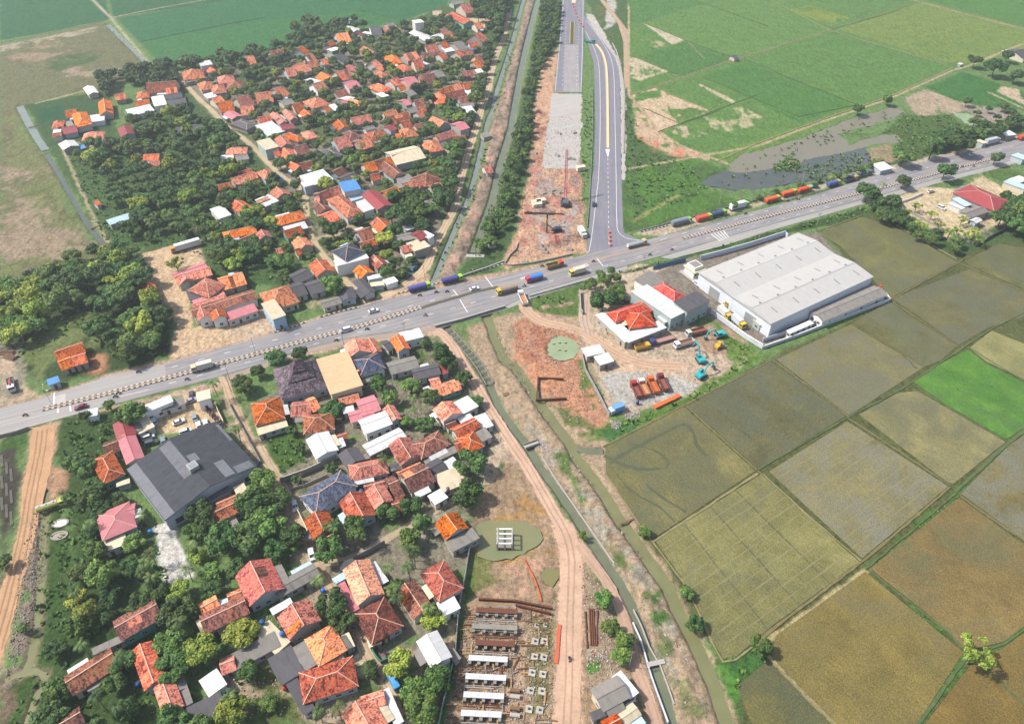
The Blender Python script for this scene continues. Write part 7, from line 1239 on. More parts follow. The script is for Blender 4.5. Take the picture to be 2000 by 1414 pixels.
# motorcycles and riders
def rider_mesh(shirt, seed):
    V = [(0, 0, .0), (.05, 0, .28), (.12, 0, .5), (.15, 0, .64), (.18, 0, .78), (.02, .1, .0), (.38, .2, .02), (.32, .22, -.38), (.42, .22, -.44), (.02, -.1, 0), (.38, -.2, .02), (.32, -.22, -.38), (.42, -.22, -.44), (.12, .2, .5), (.3, .3, .3), (.52, .26, .3), (.12, -.2, .5), (.3, -.3, .3), (.52, -.26, .3)]
    E_ = [(0, 1), (1, 2), (2, 3), (3, 4), (0, 5), (5, 6), (6, 7), (7, 8), (0, 9), (9, 10), (10, 11), (11, 12), (2, 13), (13, 14), (14, 15), (2, 16), (16, 17), (17, 18)]
    Rr = [.15, .15, .17, .07, .125, .12, .09, .06, .06, .12, .09, .06, .06, .08, .06, .045, .08, .06, .045]
    me_ = D.meshes.new('rider'); me_.from_pydata(V, E_, []); o = D.objects.new('tmp', me_); COL.objects.link(o); sk = o.modifiers.new('s', 'SKIN'); o.modifiers.new('b', 'SUBSURF').levels = 1
    for i, v in enumerate(me_.skin_vertices[0].data): v.radius = (Rr[i], Rr[i] * (.8 if i in (1, 2) else 1)); v.use_root = (i == 0)
    dg = bpy.context.evaluated_depsgraph_get(); m2 = D.meshes.new_from_object(o.evaluated_get(dg)); D.objects.remove(o)
    mats_ = [plain('skin_tone', (.28, .16, .1), .6), plain('shirt_%d' % seed, shirt, .8), plain('trousers', (.03, .035, .05), .8), plain('helmet_%d' % (seed % 3), [(.03, .03, .03), (.5, .05, .05), (.6, .6, .6)][seed % 3], .3)]
    m2.materials.clear()
    for m_ in mats_: m2.materials.append(m_)
    for p in m2.polygons:
        c = p.center; p.material_index = 3 if c.z > .7 else (0 if (c.z > .6 or (c.x > .42 and c.z > .15)) else (1 if c.z > .1 else 2))
    return m2
RID = [rider_mesh(c_, i) for i, c_ in enumerate([(.5, .5, .5), (.05, .1, .4), (.4, .06, .05), (.05, .05, .06), (.1, .3, .15)])]
def bike(label, px, to=None, road=None, ridden=True, i=0, grp=None, rl=None):
    t = place('motorcycle', label, 'motorcycle', px, to, road=road, grp=grp); col = ['b02828', '202428', '2850a0', 'c8c8c8', '303030'][i % 5]
    mb = MB(); mb.prism([(-.75, .55), (-.3, .35), (.35, .35), (.5, .75), (.62, .95), (.42, .98), (.25, .72), (-.1, .74), (-.75, .82)], -.14, .14); mb.build('body', paint(col), t); mb = MB(); mb.box(-.62, .12, -.13, .13, .76, .86); mb.build('seat', M['black'], t)
    mb = MB(); mb.tube((.42, -.34, 1.02), (.42, .34, 1.02), .025, .025, 6); mb.tube((.42, 0, 1.0), (.7, 0, .3), .04, .04, 6); mb.build('handlebar', M['dark'], t)
    for x in (-.62, .68): mb = MB(); mb.tube((x, -.05, .29), (x, .05, .29), .29, .29, 12); mb.build('wheel', M['tyre'], t)
    if ridden:
        c, s = math.cos(t.rotation_euler.z), math.sin(t.rotation_euler.z); o = meshobj('person', RID[i % 5], None); o.location = (t.location.x - .2 * c, t.location.y - .2 * s, t.location.z + .92); o.rotation_euler = t.rotation_euler
        tag(o, rl or label.replace('motorcycle', 'rider of the motorcycle'), 'person', grp and 'riders on ' + grp)
bl = [((820, 578), 'motorcycle on the dusty shoulder beside the nearer purple covered lorry', 1, None), ((852, 572), 'motorcycle on the highway between the two purple covered lorries', 1, None), ((873, 571), 'motorcycle following below the farther purple covered lorry', 1, None), ((831, 617), 'motorcycle on the near lane below the end of the kerbed median', -1, None), ((717, 644), 'motorcycle just ahead of the white people carrier', -1, None), ((657, 666), 'motorcycle at the near road edge beside a pole', -1, None),
      ((271, 728), 'motorcycle on the concrete lane at left', 1, None), ((366, 742), 'motorcycle on the near lane behind the cream box lorry', -1, None), ((232, 769), 'motorcycle beside the kerbed median above another motorcycle', -1, None), ((226, 776), 'motorcycle on the near lane where the white line starts', -1, None), ((50, 812), 'motorcycle near the left end of the kerbed median', -1, None), ((1059, 521), 'motorcycle just behind the mustard tipper', 1, None), ((1159, 512), 'motorcycle crossing near the ramp mouth', 1, None),
      ((1024, 560), 'motorcycle on the near lane behind the blue covered lorry', -1, None), ((1269, 499), 'motorcycle on the near lane by the white arrow paint', -1, None), ((1312, 489), 'motorcycle near the start of the warehouse hedge', -1, None), ((1456, 419), 'motorcycle on the far lane below the white container lorry', 1, None), ((1879, 327), 'motorcycle beside the far end of the kerbed median', -1, None), ((1901, 326), 'motorcycle following at the far end of the highway', -1, None), ((1937, 312), 'motorcycle near the right end of the highway', -1, None), ((1559, 391), 'motorcycle below the farthest orange covered lorry', 1, None), ((1539, 394), 'motorcycle below the middle orange covered lorry', 1, None),
      ((707, 1250), 'motorcycle riding up the sandy lane beside the cream awning', None, (702, 1240)), ((1111, 1287), 'motorcycle with a blue dressed rider on the wide dirt track', None, (1111, 1270)), ((854, 486), 'motorcycle on the track beside the upper canal', None, (858, 476)), ((605, 427), 'motorcycle on the sandy lane in the upper village', None, (603, 416)), ((888, 388), 'motorcycle on the shaded track by the canal footbridge', None, (892, 378)), ((741, 1322), 'motorcycle at the bend of the lane beside the round tree', None, (744, 1330))]
for i, (px, lab, rd, to) in enumerate(bl): bike(lab, px, to=to, road=rd, i=i)
for i in range(14):
    x, y = 403 + i * 2.6 + (i % 2) * 1.5, 799 + i * 2.7; bike(NTH[i] + ' parked motorcycle from the far end of the car park row', (x, y), to=(x + 6, y - 3), ridden=False, i=i * 3 + 1, grp='motorcycles parked in the car park row')
for i in range(3): bike(['left', 'middle', 'right'][i] + ' motorcycle parked inside the green curved lane wall', (752 + i * 3, 1279 + i), to=(756, 1290), ridden=False, i=i, grp='motorcycles inside the green walled yard')
# ---------------------------------------------------------------- machines
def excavator(label, px, to, boom, col='35b4b8', up=0.0, s=1.0):
    """boom: list of (x, z) joints"""
    t = place('excavator', label, 'excavator', px, to); p = paint(col)
    for sd_ in (-1, 1): mb = MB(); mb.prism([(-1.9, .35), (-1.6, .05), (1.6, .05), (1.9, .35), (1.9, .6), (1.6, .9), (-1.6, .9), (-1.9, .6)], sd_ * 1.2 - .27, sd_ * 1.2 + .27); mb.build('track', M['dark'], t)
    mb = MB(); mb.box(-.9, .9, -.9, .9, .6, 1.1); mb.build('undercarriage', M['dark'], t); mb = MB(); mb.prism([(-2.3, 1.1), (1.3, 1.1), (1.3, 1.5), (.2, 1.9), (-1.2, 2.25), (-2.3, 2.15)], -1.3, 1.3); h = mb.build('engine_house', p, t)
    mb = MB(); mb.prism([(-.2, 1.5), (1.35, 1.5), (1.3, 2.6), (.9, 3.0), (-.2, 3.0)], .35, 1.32); c = mb.build('cab', p, t); mb = MB(); mb.box(-.05, 1.4, .3, 1.36, 2.0, 2.8); mb.build('window', M['glass'], c); mb = MB(); mb.box(-2.45, -1.9, -1.25, 1.25, 1.1, 1.95); mb.build('counterweight', p, h)
    pts = [Vector((x, -.1, z)) for x, z in boom]
    for i, (a, b) in enumerate(zip(pts[:-1], pts[1:])): mb = MB(); mb.beam(a, b, .42, .55 - .08 * i); mb.build('boom' if i < len(pts) - 2 else 'arm', p, t)
    e = pts[-1]; mb = MB(); mb.prism([(e.x - .5, e.z + .3), (e.x + .5, e.z + .25), (e.x + .6, e.z - .5), (e.x - .2, e.z - .85), (e.x - .7, e.z - .3)], -.7, .5); mb.build('bucket', M['dark'], t); mb = MB(); mb.beam(pts[0] + Vector((.3, .3, .2)), pts[1] - Vector((.2, -.3, .2)), .14, .14); mb.build('hydraulic_ram', M['steel'], t); return t
excavator('teal excavator, farthest of the three in the machine yard, beside the dark building', (1404, 658), (1385, 662), [(.8, 1.6), (2.8, 4.4), (5.2, 3.8), (6.0, .9)]); excavator('teal excavator with its boom raised toward the white tipper', (1367, 705), (1352, 682), [(.8, 1.6), (3.0, 5.0), (5.6, 5.2), (7.0, 2.2)]); excavator('teal excavator on the grey gravel, nearest the paddies', (1369, 736), (1390, 722), [(.8, 1.6), (2.8, 4.6), (5.6, 4.4), (7.0, 1.4)])
t = place('road_roller', 'yellow road roller beside the farthest teal excavator', 'roller', (1404, 679), (1414, 673)); mb = MB(); mb.prism([(-2, .6), (.6, .6), (.6, 1.6), (-.4, 2.0), (-2, 1.7)], -.9, .9); mb.build('body', M['yellow'], t); mb = MB(); mb.box(-.6, .6, -.8, .8, 1.9, 2.9, taper=.1); mb.build('cab', M['yellow'], t); mb = MB(); mb.tube((1.6, -1, .75), (1.6, 1, .75), .75, .75, 18); mb.build('drum', M['steel'], t); mb = MB(); mb.box(.6, 1.9, -1.1, -.95, .6, .9); mb.box(.6, 1.9, .95, 1.1, .6, .9); mb.build('drum_frame', M['yellow'], t); wheels(t, (-1.3,), .95, .65, .4)
t = place('crawler_crane', 'red crawler crane with a long lattice boom on the closed toll road', 'crane', (1104, 400), (1103, 380))
for s in (-1, 1): mb = MB(); mb.prism([(-3, .4), (-2.6, .05), (2.6, .05), (3, .4), (2.6, 1.0), (-2.6, 1.0)], s * 2 - .4, s * 2 + .4); mb.build('track', M['dark'], t)
mb = MB(); mb.box(-3.2, 1.6, -1.5, 1.5, 1.0, 2.8); mb.build('engine_house', plain('crane_house', C('6a7078', .5), .5), t); mb = MB(); mb.prism([(.4, 1.4), (2.4, 1.4), (2.2, 3.2), (.4, 3.3)], .9, 1.9); mb.build('cab', M['dark'], t); mb = MB(); mb.box(-3.9, -3.2, -1.7, 1.7, .9, 2.5); mb.build('counterweight', M['dark'], t)
mb = MB(); f0 = Vector((1.4, 0, 1.8)); f1 = Vector((12, 0, 24.0)); ax = (f1 - f0).normalized(); up_ = ax.cross(Vector((0, 1, 0)))
for sy in (-.6, .6):
    for su in (-.5, .5): mb.tube(f0 + Vector((0, sy, 0)) + up_ * su, f1 + Vector((0, sy * .6, 0)) + up_ * su * .6, .14, .11, 5)
for i in range(15):
    a = f0.lerp(f1, i / 15); b = f0.lerp(f1, (i + 1) / 15)
    for sy in (-.55, .55): mb.tube(a + Vector((0, sy, 0)) - up_ * .45, b + Vector((0, sy, 0)) + up_ * .45, .06, .06, 4)
    mb.tube(a + Vector((0, -.55, 0)) + up_ * .45, b + Vector((0, .55, 0)) + up_ * .45, .06, .06, 4)
mb.build('lattice_boom', paint('d03058'), t); mb = MB(); mb.tube(Vector((-2.6, .4, 2.8)), f1, .04, .04, 4); mb.tube(f1, (12.2, 0, 3), .03, .03, 4); mb.box(11.9, 12.5, -.3, .3, 2.2, 3.0); mb.build('cable_and_hook', M['dark'], t)
t = place('piling_rig', 'dark piling rig with an upright lead on the red earth works', 'piling rig', (1086, 454), (1066, 456))
for s in (-1, 1): mb = MB(); mb.prism([(-2.2, .4), (-1.9, .05), (1.9, .05), (2.2, .4), (1.9, .9), (-1.9, .9)], s * 1.4 - .3, s * 1.4 + .3); mb.build('track', M['dark'], t)
mb = MB(); mb.prism([(-2.6, .9), (1.4, .9), (1.4, 2.0), (.4, 2.6), (-2.6, 2.4)], -1.3, 1.3); mb.build('engine_house', plain('rig_navy', C('3a4258', .5), .5), t); mb = MB(); mb.beam((4.6, 0, .2), (4.6, 0, 11), .6, .6); mb.build('lead', M['dark'], t); mb = MB(); mb.beam((1.2, 0, 1.8), (4.6, 0, 5), .4, .4); mb.build('brace', M['dark'], t); mb = MB(); mb.box(4.3, 5.3, -.5, .5, 6, 8); mb.build('hammer', M['yellow'], t)
t = place('lattice_mast', 'red lattice mast section lying on the earth beside the piling rig', 'crane section', (1087, 470), (1089, 480)); mb = MB()
for y in (-.7, .7):
    for z in (.15, 1.3): mb.beam((-4, y, z), (4, y, z), .16, .16)
for i in range(9): mb.beam((-4 + i, -.7, 1.3), (-3.2 + i, .7, 1.3), .1, .1); mb.beam((-4 + i, -.7, .15), (-3.2 + i, -.7, 1.3), .1, .1)
mb.build('mast_frame', paint('a83838'), t)
# ---------------------------------------------------------------- site furniture
def obj1(name, label, cat, px, to, fn, mats, grp=None, z=0, part='body'):
    t = place(name, label, cat, px, to, z=z, grp=grp); mb = MB(); fn(mb); o = mb.build(part, mats, t); return t
g4 = 'poles along the roads'
def pole(px, h, label, name='utility_pole', lamp=False, cross=True, grp=None, r=.13):
    t = place(name, label, 'street lamp' if lamp else 'pole', px, grp=grp, ang=ROADANG); mb = MB(); mb.tube((0, 0, -.2), (0, 0, h), r, r * .6, 8); mb.build('shaft', M['steel'] if lamp else M['concrete'], t)
    if lamp: mb = MB(); mb.tube((0, 0, h), (0, 1.8, h + .35), .06, .05, 6); mb.build('arm', M['steel'], t); mb = MB(); mb.box(-.15, .15, 1.6, 2.3, h + .28, h + .42); mb.build('lamp_head', M['steel'], t)
    elif cross: mb = MB(); mb.box(-1, 1, -.07, .07, h - .7, h - .55); mb.box(-.7, .7, -.07, .07, h - 1.5, h - 1.38); mb.build('crossarm', M['wood'], t)
for px, h, lab in [((1232, 430), 9, 'pale pole at the grassy corner right of the ramp mouth'), ((1405, 397), 9, 'pale pole in the grass beside the flood water'), ((1568, 351), 9, 'pole among the shrubs behind the blue covered lorry'), ((1255, 531), 9, 'pole beside the blue sheet fence at the shop entrance'), ((1229, 336), 8.5, 'pole right of the ramp, nearer the highway'), ((1226, 252), 8.5, 'pole right of the ramp, farther up'), ((829, 541), 9, 'pole with wires at the mouth of the canal track'), ((671, 672), 8, 'pole in front of the orange roofed shops on the near verge'),
               ((791, 659), 8, 'pole beside the white roof at the bridge end'), ((451, 764), 9, 'tall pole at the top of the sandy lane'), ((449, 742), 9, 'twin pole beside the tall pole at the lane mouth'), ((633, 1099), 8.5, 'pole beside the white minibus on the village lane'), ((1229, 1303), 8.5, 'pole beside the pale gable of the grey roofed house at the bottom'), ((1714, 319), 8, 'left one of the twin poles in the dry grass island'), ((1718, 320), 8, 'right one of the twin poles in the dry grass island'), ((1302, 428), 4, 'short post beside the striped kerb near the ramp'),
               ((595, 955), 8, 'pole beside the wall above the navy hip roofed house'), ((1257, 448), 4, 'short white post at the end of the guard rail'), ((930, 205), 8, 'pole beside the village track near the farthest footbridge'), ((905, 300), 8, 'pole beside the village track near the bank hut'), ((1595, 440), 7, 'pole on the verge above the warehouse roof'), ((1920, 336), 7, 'pole beside the dark tree at far right')]:
    pole(px, h, lab)
for px, lab in [((103, 792), 'street lamp on the median near its left end'), ((500, 692), 'street lamp on the median above the round verge trees'), ((1345, 464), 'street lamp at the start of the right median'), ((1600, 398), 'street lamp on the right median near the farthest orange covered lorry'), ((1937, 336), 'street lamp near the right end of the highway')]: pole(px, 8.5, lab, 'street_lamp', True, r=.1)
for i, (x, y) in enumerate([(1118, 9), (1120, 15), (1122, 21), (1124, 27), (1127, 34), (1130, 41), (1134, 47), (1138, 53)]):
    obj1('traffic_barrier', NTH[i] + ' orange barrier from the far end of the slanting toll road row', 'barrier', (x, y), (x + 2, y + 5), lambda mb: mb.prism([(-1.3, 0), (1.3, 0), (1.3, .9), (-1.3, .9)], -.3, .3), M['orangeplastic'], 'orange barriers across the toll road')
for i, (x, y) in enumerate([(1190, 455), (1190.5, 463), (1191, 471), (1192, 480)]):
    obj1('traffic_barrier', NTH[i] + ' orange barrier from the far end of the ramp mouth row', 'barrier', (x, y), (x, y + 5), lambda mb: mb.prism([(-.9, 0), (.9, 0), (.7, .9), (-.7, .9)], -.3, .3), M['orangeplastic'], 'orange barriers at the ramp mouth')
# precast yard
g5 = 'precast beam beds in the yard'
for i, (x0, x1, y, w_, lab) in enumerate([(930, 1010, 1194, 1, 'rusty formwork bed at the top of the precast yard'), (922, 1010, 1226, 1, 'grey scaffolded bed, second row of the precast yard'), (928, 1005, 1258, 0, 'unfinished bed littered with formwork, third row of the precast yard'), (915, 991, 1288, 2, 'white topped beam bed just below the unfinished row'), (909, 988, 1324, 2, 'white topped beam bed, second of the four white ones'), (905, 984, 1360, 2, 'white topped beam bed, third of the four white ones'), (900, 979, 1396, 2, 'white topped beam bed at the bottom edge')]):
    a, b = G(x0, y + 8), G(x1, y + 8 + 4); t = empty('beam_bed', ((a.x + b.x) / 2, (a.y + b.y) / 2, 0), math.atan2(b.y - a.y, b.x - a.x)); tag(t, lab, 'beam bed', g5); L = (b - a).length / 2; top = [M['rust'], M['oldconcrete'], plain('dusty_white', C('dcdce0', .58), .9, var=.3, scale=.6)][w_ if i else 0]
    mb = MB(); mb.box(-L, L, .2, 1.7, 1.3, 1.65); mb.build('top_slab', top, t); n = 5
    for k in range(n): mb = MB(); x = -L + .4 + k * (2 * L - .8) / (n - 1); mb.box(x - .4, x + .4, -.6, 1.4, 0, 1.3); mb.build('support_block', M['oldconcrete'], t)
    mb = MB(); mb.box(-L, L, -1.5, -1.3, 0, .35); mb.box(-L, L, -.9, -.75, 0, .3); mb.build('ground_beam', M['rust'] if i % 2 else M['concrete'], t); mb = MB(); mb.box(-L + .3, L - .3, 1.4, 1.6, .05, 1.3); mb.build('back_panel', M['dark'], t)
    if w_ == 1:
        mb = MB()
        for k in range(9): x = -L + k * 2 * L / 8; mb.beam((x, -.7, 0), (x, -.7, 2.4), .08, .08); mb.beam((x, 1.9, 0), (x, 1.9, 2.4), .08, .08)
        mb.beam((-L, -.7, 2.3), (L, -.7, 2.3), .08, .08); mb.beam((-L, 1.9, 2.3), (L, 1.9, 2.3), .08, .08); mb.build('scaffold', M['steel'], t)
for i, (x, y) in enumerate([(1045, 1253), (1063, 1253), (1044, 1283), (1062, 1284), (1039, 1314), (1060, 1317), (1036, 1349), (1058, 1350), (1033, 1385), (1054, 1387), (1048, 1222), (1065, 1221)]):
    t = place('pile_foundation', 'square pale pile foundation, %s from the top in the %s column' % (NTH[(i // 2) if i < 10 else 0], ('left', 'right')[i % 2]) if i < 10 else 'small grey pile foundation above the %s column of white ones' % ('left', 'right')[i % 2], 'foundation', (x, y), (x + 5, y + 1), grp='pile foundations in two columns'); mb = MB(); k = .95 if i < 10 else .6; mb.box(-k, k, -k, k, -.05, .35, taper=.06); mb.build('cap', plain('dusty_cap', C('c4bcb0', .55), .9, var=.35, scale=.9) if i % 3 else M['concrete'], t); mb = MB(); mb.tube((0, 0, .35), (0, 0, .8), .3, .26, 8); mb.build('stub', M['dark'], t)
for i, y in enumerate([1350, 1362, 1385, 1398]): obj1('steel_form', NTH[i] + ' short form from the top beside the white beam beds', 'form', (1006, y), (1014, y + 1), lambda mb: (mb.box(-1.3, 1.3, -.5, .5, 0, .8), mb.box(-1.2, 1.2, -.35, .35, .8, .95)), M['concrete'] if i % 2 else M['wood'], 'short forms beside the beam beds')
for i, (xa, ya, xb, yb) in enumerate([(1143, 1195, 1147, 1266), (1151, 1190, 1154, 1261), (1155, 1190, 1158, 1262), (1159, 1190, 1162, 1262), (1167, 1193, 1165, 1262)]):
    a, b = G(xa, ya), G(xb, yb); t = empty('steel_pipe', (a.x, a.y, 0), math.atan2(b.y - a.y, b.x - a.x)); L = (b - a).length; mb = MB(); mb.tube((0, 0, .25), (L, 0, .25), .25, .25, 10); mb.build('pipe', M['rust'], t); mb = MB(); mb.tube((-.04, 0, .25), (.04, 0, .25), .28, .28, 10); mb.build('end_ring', M['wood'], t); tag(t, ['', 'leftmost pipe of the tight brown pile beside the dirt track', 'second pipe from the left in the brown pile', 'third pipe from the left in the brown pile', 'rightmost brown pipe beside the dirt track'][i] if i else 'single brown pipe lying apart, left of the pipe pile', 'pipe', 'brown pipes beside the track')
def ribbon(name, label, cat, s, wd, h, mat, z=0): o = strip(name, P(s), wd, z, mat, thick=h, step=1.5, jit=.12, smooth=1); tag(o, label, cat)
ribbon('tarpaulin', 'long folded orange tarpaulin lying along the dirt track', 'tarpaulin', '1093,1220 1090,1255 1086,1296', 1.0, .3, plain('faded_orange', C('e0704c', .5), .8, var=.25)); ribbon('safety_net', 'thin orange safety net sagging across the muddy ground', 'net', '1024,1093 1036,1115 1048,1140 1058,1175', .25, .5, M['orangeplastic'])
ribbon('orange_beams', 'stack of orange steel beams at the paddy edge of the gravel yard', 'steel beams', '1278,797 1300,787 1327,774', 1.6, .9, paint('f07038')); ribbon('rubble_bund', 'white stone edging beside the ramp verge', 'stone edging', '1196,85 1206,105 1214,140 1220,180 1219,230 1218,300', .8, .4, M['rubble'])
for s, lab in (('1050,741 1100,743', 'rusty sheet pile wall, far side of the square frame by the river'), ('1051,741 1048,783', 'rusty sheet pile wall, left side of the square frame by the river'), ('1048,784 1106,781', 'rusty sheet pile wall, near side of the square frame by the river'), ('936,1172 1008,1176 1078,1190', 'long rusty sheet pile wall above the precast yard'), ('1025,418 1100,421', 'dark sheet pile wall across the red earth works'), ('1008,1184 1075,1200', 'second rusty sheet pile wall beside the precast yard')):
    wall('sheet_pile_wall', lab, s, 1.1, .5, M['rust'], 'sheet pile wall', posts=1.2, postm=M['rust'])
t = place('concrete_frame', 'white concrete frame standing in the green foundation pond', 'frame', (986, 1058), (995, 1058)); Lx, Ly = 2.2, 2.6
for x in (-Lx, 0, Lx):
    for y in (-Ly, Ly): mb = MB(); mb.box(x - .25, x + .25, y - .25, y + .25, -.6, 2.6); mb.build('column', M['concrete'], t)
mb = MB()
for y in (-Ly, -Ly / 3, Ly / 3, Ly): mb.box(-Lx - .3, Lx + .3, y - .2, y + .2, 2.6, 3.0)
mb.build('cross_beam', M['white'], t); mb = MB()
for x in (-Lx, Lx): mb.box(x - .2, x + .2, -Ly - .2, Ly + .2, 3.0, 3.3)
mb.build('side_beam', M['concrete'], t); mb = MB(); mb.box(-Lx, Lx, -Ly, Ly, .2, .5); mb.build('lower_slab', M['oldconcrete'], t)
for i, (x, y) in enumerate([(1092, 669), (1104, 669), (1081, 671), (1092, 683), (1104, 684)]): 
    t = place('pile_stump', ['far middle', 'far right', 'far left', 'near left', 'near right'][i] + ' yellow topped pile stump standing in the light green pond', 'pile stump', (x, y), ang=0, grp='pile heads in the green pond'); mb = MB(); mb.tube((0, 0, -.5), (0, 0, .2), .4, .4, 10); mb.build('shaft', M['wood'], t); mb = MB(); mb.tube((0, 0, .2), (0, 0, .3), .42, .42, 10); mb.build('cap', plain('pile_top', C('cdb884'), .9), t)
PIERL = ['pier stump left of the red crane, outer one of the pair', 'pier stump left of the red crane, inner one', 'pier stump just behind the red crane', 'pier stump touching the red crane tracks', 'lone pier stump at the red heap edge', 'dark pier stump in the middle of the crushed stone bed', 'dark pier stump at the right edge of the crushed stone bed', 'broken pier stump above the crane boom tip, left', 'broken pier stump above the crane boom tip, right', 'farthest right pier stump beyond the crane boom tip', 'pier stump in the pit near the highway barrier', 'pier stump left of the pit near the highway barrier', 'pier stump right of the piling rig', 'pier stump beside the white covered lorry', 'pier stump at the curved grey barrier']
for i, (x, y) in enumerate([(1063, 379), (1075, 379), (1082, 373), (1090, 377), (1045, 300), (1092, 262), (1122, 261), (1088, 305), (1112, 311), (1118, 312), (1065, 494), (1060, 488), (1104, 434), (1112, 488), (1026, 512)]):
    t = place('broken_pier', PIERL[i], 'pier stump', (x, y), (x + 5, y + random.uniform(-2, 2)), grp='pier stumps in the works'); mb = MB(); mb.box(-1.5, 1.5, -.9, .9, -.1, .8, taper=.25); mb.build('stump', M['rubble'], t); mb = MB()
    for k in range(7): mb.tube((-1.2 + k * .4, random.uniform(-.5, .5), .7), (-1.3 + k * .43, random.uniform(-.6, .6), 1.7), .04, .03, 4)
    mb.build('reinforcing_bars', M['dark'], t)
for x, y, lab in [(1048, 401, 'cream site cabin, upper of two on the red earth works'), (1049, 405, 'cream site cabin, lower of two on the red earth works'), (1134, 333, 'cream site cabin at the edge of the closed toll road'), (1056, 398, 'small cream site cabin beside the pair on the earth works')]:
    t = place('site_cabin', lab, 'cabin', (x, y), (x + 6, y - 1)); mb = MB(); mb.box(-2.4, 2.4, -1.2, 1.2, .1, 2.2); mb.build('wall', M['cream'], t); mb = MB(); mb.box(-2.5, 2.5, -1.3, 1.3, 2.2, 2.4); mb.build('roof', plain('cabin_roof', C('ece0c0', .65), .6), t); mb = MB(); mb.box(-.4, .4, -1.25, -1.19, .1, 1.9); mb.build('door', M['steel'], t)
def tank(px, z, label, col='3a70b8', grp=None):
    t = place('water_tank', label, 'water tank', px, z=z, ang=0, grp=grp); mb = MB(); mb.tube((0, 0, 0), (0, 0, 1.2), .6, .6, 14); mb.build('drum', paint(col), t); mb = MB(); mb.tube((0, 0, 1.2), (0, 0, 1.45), .58, .2, 14); mb.build('lid', paint(col), t)
for px, z, lab, c_ in [((632, 1155), 0, 'bright blue water tank on the lane side below the grey roof', '2f7ae0'), ((513, 1217), 3.4, 'blue water tank on the pale flat roof near the orange gable', '3058a8'), ((551, 1240), 3.2, 'lighter blue tank on the flat roofs left of the orange gable', '4a80c8'), ((860, 1315), 1.0, 'blue water tank behind the white gable roof by the zinc fence', '2a50b0'), ((270, 1338), .2, 'blue and white tank on the ground beside the long orange roof', '3a60b0'), ((393, 986), 3.6, 'blue tank beside the cream square roof below the dark hall', '2c4c98'), ((706, 962), 2.5, 'blue tank at the corner of the navy hip roof', '3560a0'), ((875, 958), 3.4, 'dark tank on the small white roof beside the large tree', '505870'),
                      ((701, 728), 4.6, 'orange tank beside the navy roof near the cream hall', 'e08868'), ((557, 1345), .6, 'red ball shaped tank beside the dark lean to roof', 'c03030'), ((1719, 563), .5, 'red water tank at the end of the long warehouse annexe', 'e02828'), ((295, 1040), .5, 'blue drum tank at the head of the white gravel strip', '2a88e0'), ((1245, 788), .4, 'navy drum in the scrap corner of the gravel yard', '2c3c80')]: tank(px, z, lab, c_)
t = place('box_culvert', 'open white box culvert lying at the end of the straight canal', 'culvert', (961, 482), (968, 481)); mb = MB(); mb.box(-1.6, 1.6, -1.6, -1.3, 0, 1.6); mb.box(-1.6, 1.6, 1.3, 1.6, 0, 1.6); mb.box(-1.6, -1.3, -1.3, 1.3, 0, 1.6); mb.box(1.3, 1.6, -1.3, 1.3, 0, 1.6); mb.build('ring_wall', M['concrete'], t); mb = MB(); mb.box(-1.3, 1.3, -1.3, 1.3, 0, .15); mb.build('floor_slab', M['oldconcrete'], t)
for x, y, lab in [(118, 1022, 'upper white stone ringed pit beside the left dirt road'), (116, 1046, 'lower white stone ringed pit beside the left dirt road')]:
    t = place('stone_ring', lab, 'stone ring', (x, y), ang=.2); mb = MB()
    for k in range(16): a0 = k * 6.283 / 16; a1 = (k + 1) * 6.283 / 16; mb.beam((math.cos(a0) * 2.3, math.sin(a0) * 1.5, .1), (math.cos(a1) * 2.3, math.sin(a1) * 1.5, .1), .5, .25)
    mb.build('stones', M['rubble'], t); mb = MB(); mb.box(-2.0, 2.0, -1.2, 1.2, .0, .08); mb.build('pit_floor', M['white'] if y < 1030 else M['rubble'], t)
for x, y, lab in [(1864, 855, 'white marker blob on the green bund corner at right'),]: pass
for k in range(4):
    x, y = 5 + k * 5, 672 + k * 9; obj1('timber_stack', ['stack of grey timber at the far left edge', 'second timber stack at the far left edge, lying crosswise', 'third pale timber stack near the crane lorry', 'low brown timber stack near the crane lorry'][k], 'timber stack', (x, y), (x + 10, y - 6 + k * 3), lambda mb: [mb.box(-2.6, 2.6, -1.2 + j * .5, -.8 + j * .5, .1 + (j % 3) * .3, .5 + (j % 3) * .3) for j in range(5)], [M['steel'], M['oldconcrete'], M['wood'], M['wood']][k], part='planks')
for i in range(9):
    x, y = 4 + (i % 3) * 9, 900 + i * 14; obj1('rebar_bundle', 'bar bundle on the black plot, %s from the top' % NTH[i], 'rebar bundle', (x, y), (x + 1, y + 12), lambda mb: [mb.tube((-3, -.3 + j * .2, .1), (3, -.3 + j * .2, .1), .06, .06, 5) for j in range(4)], M['oldconcrete'], 'bar bundles on the black plot', part='bars')
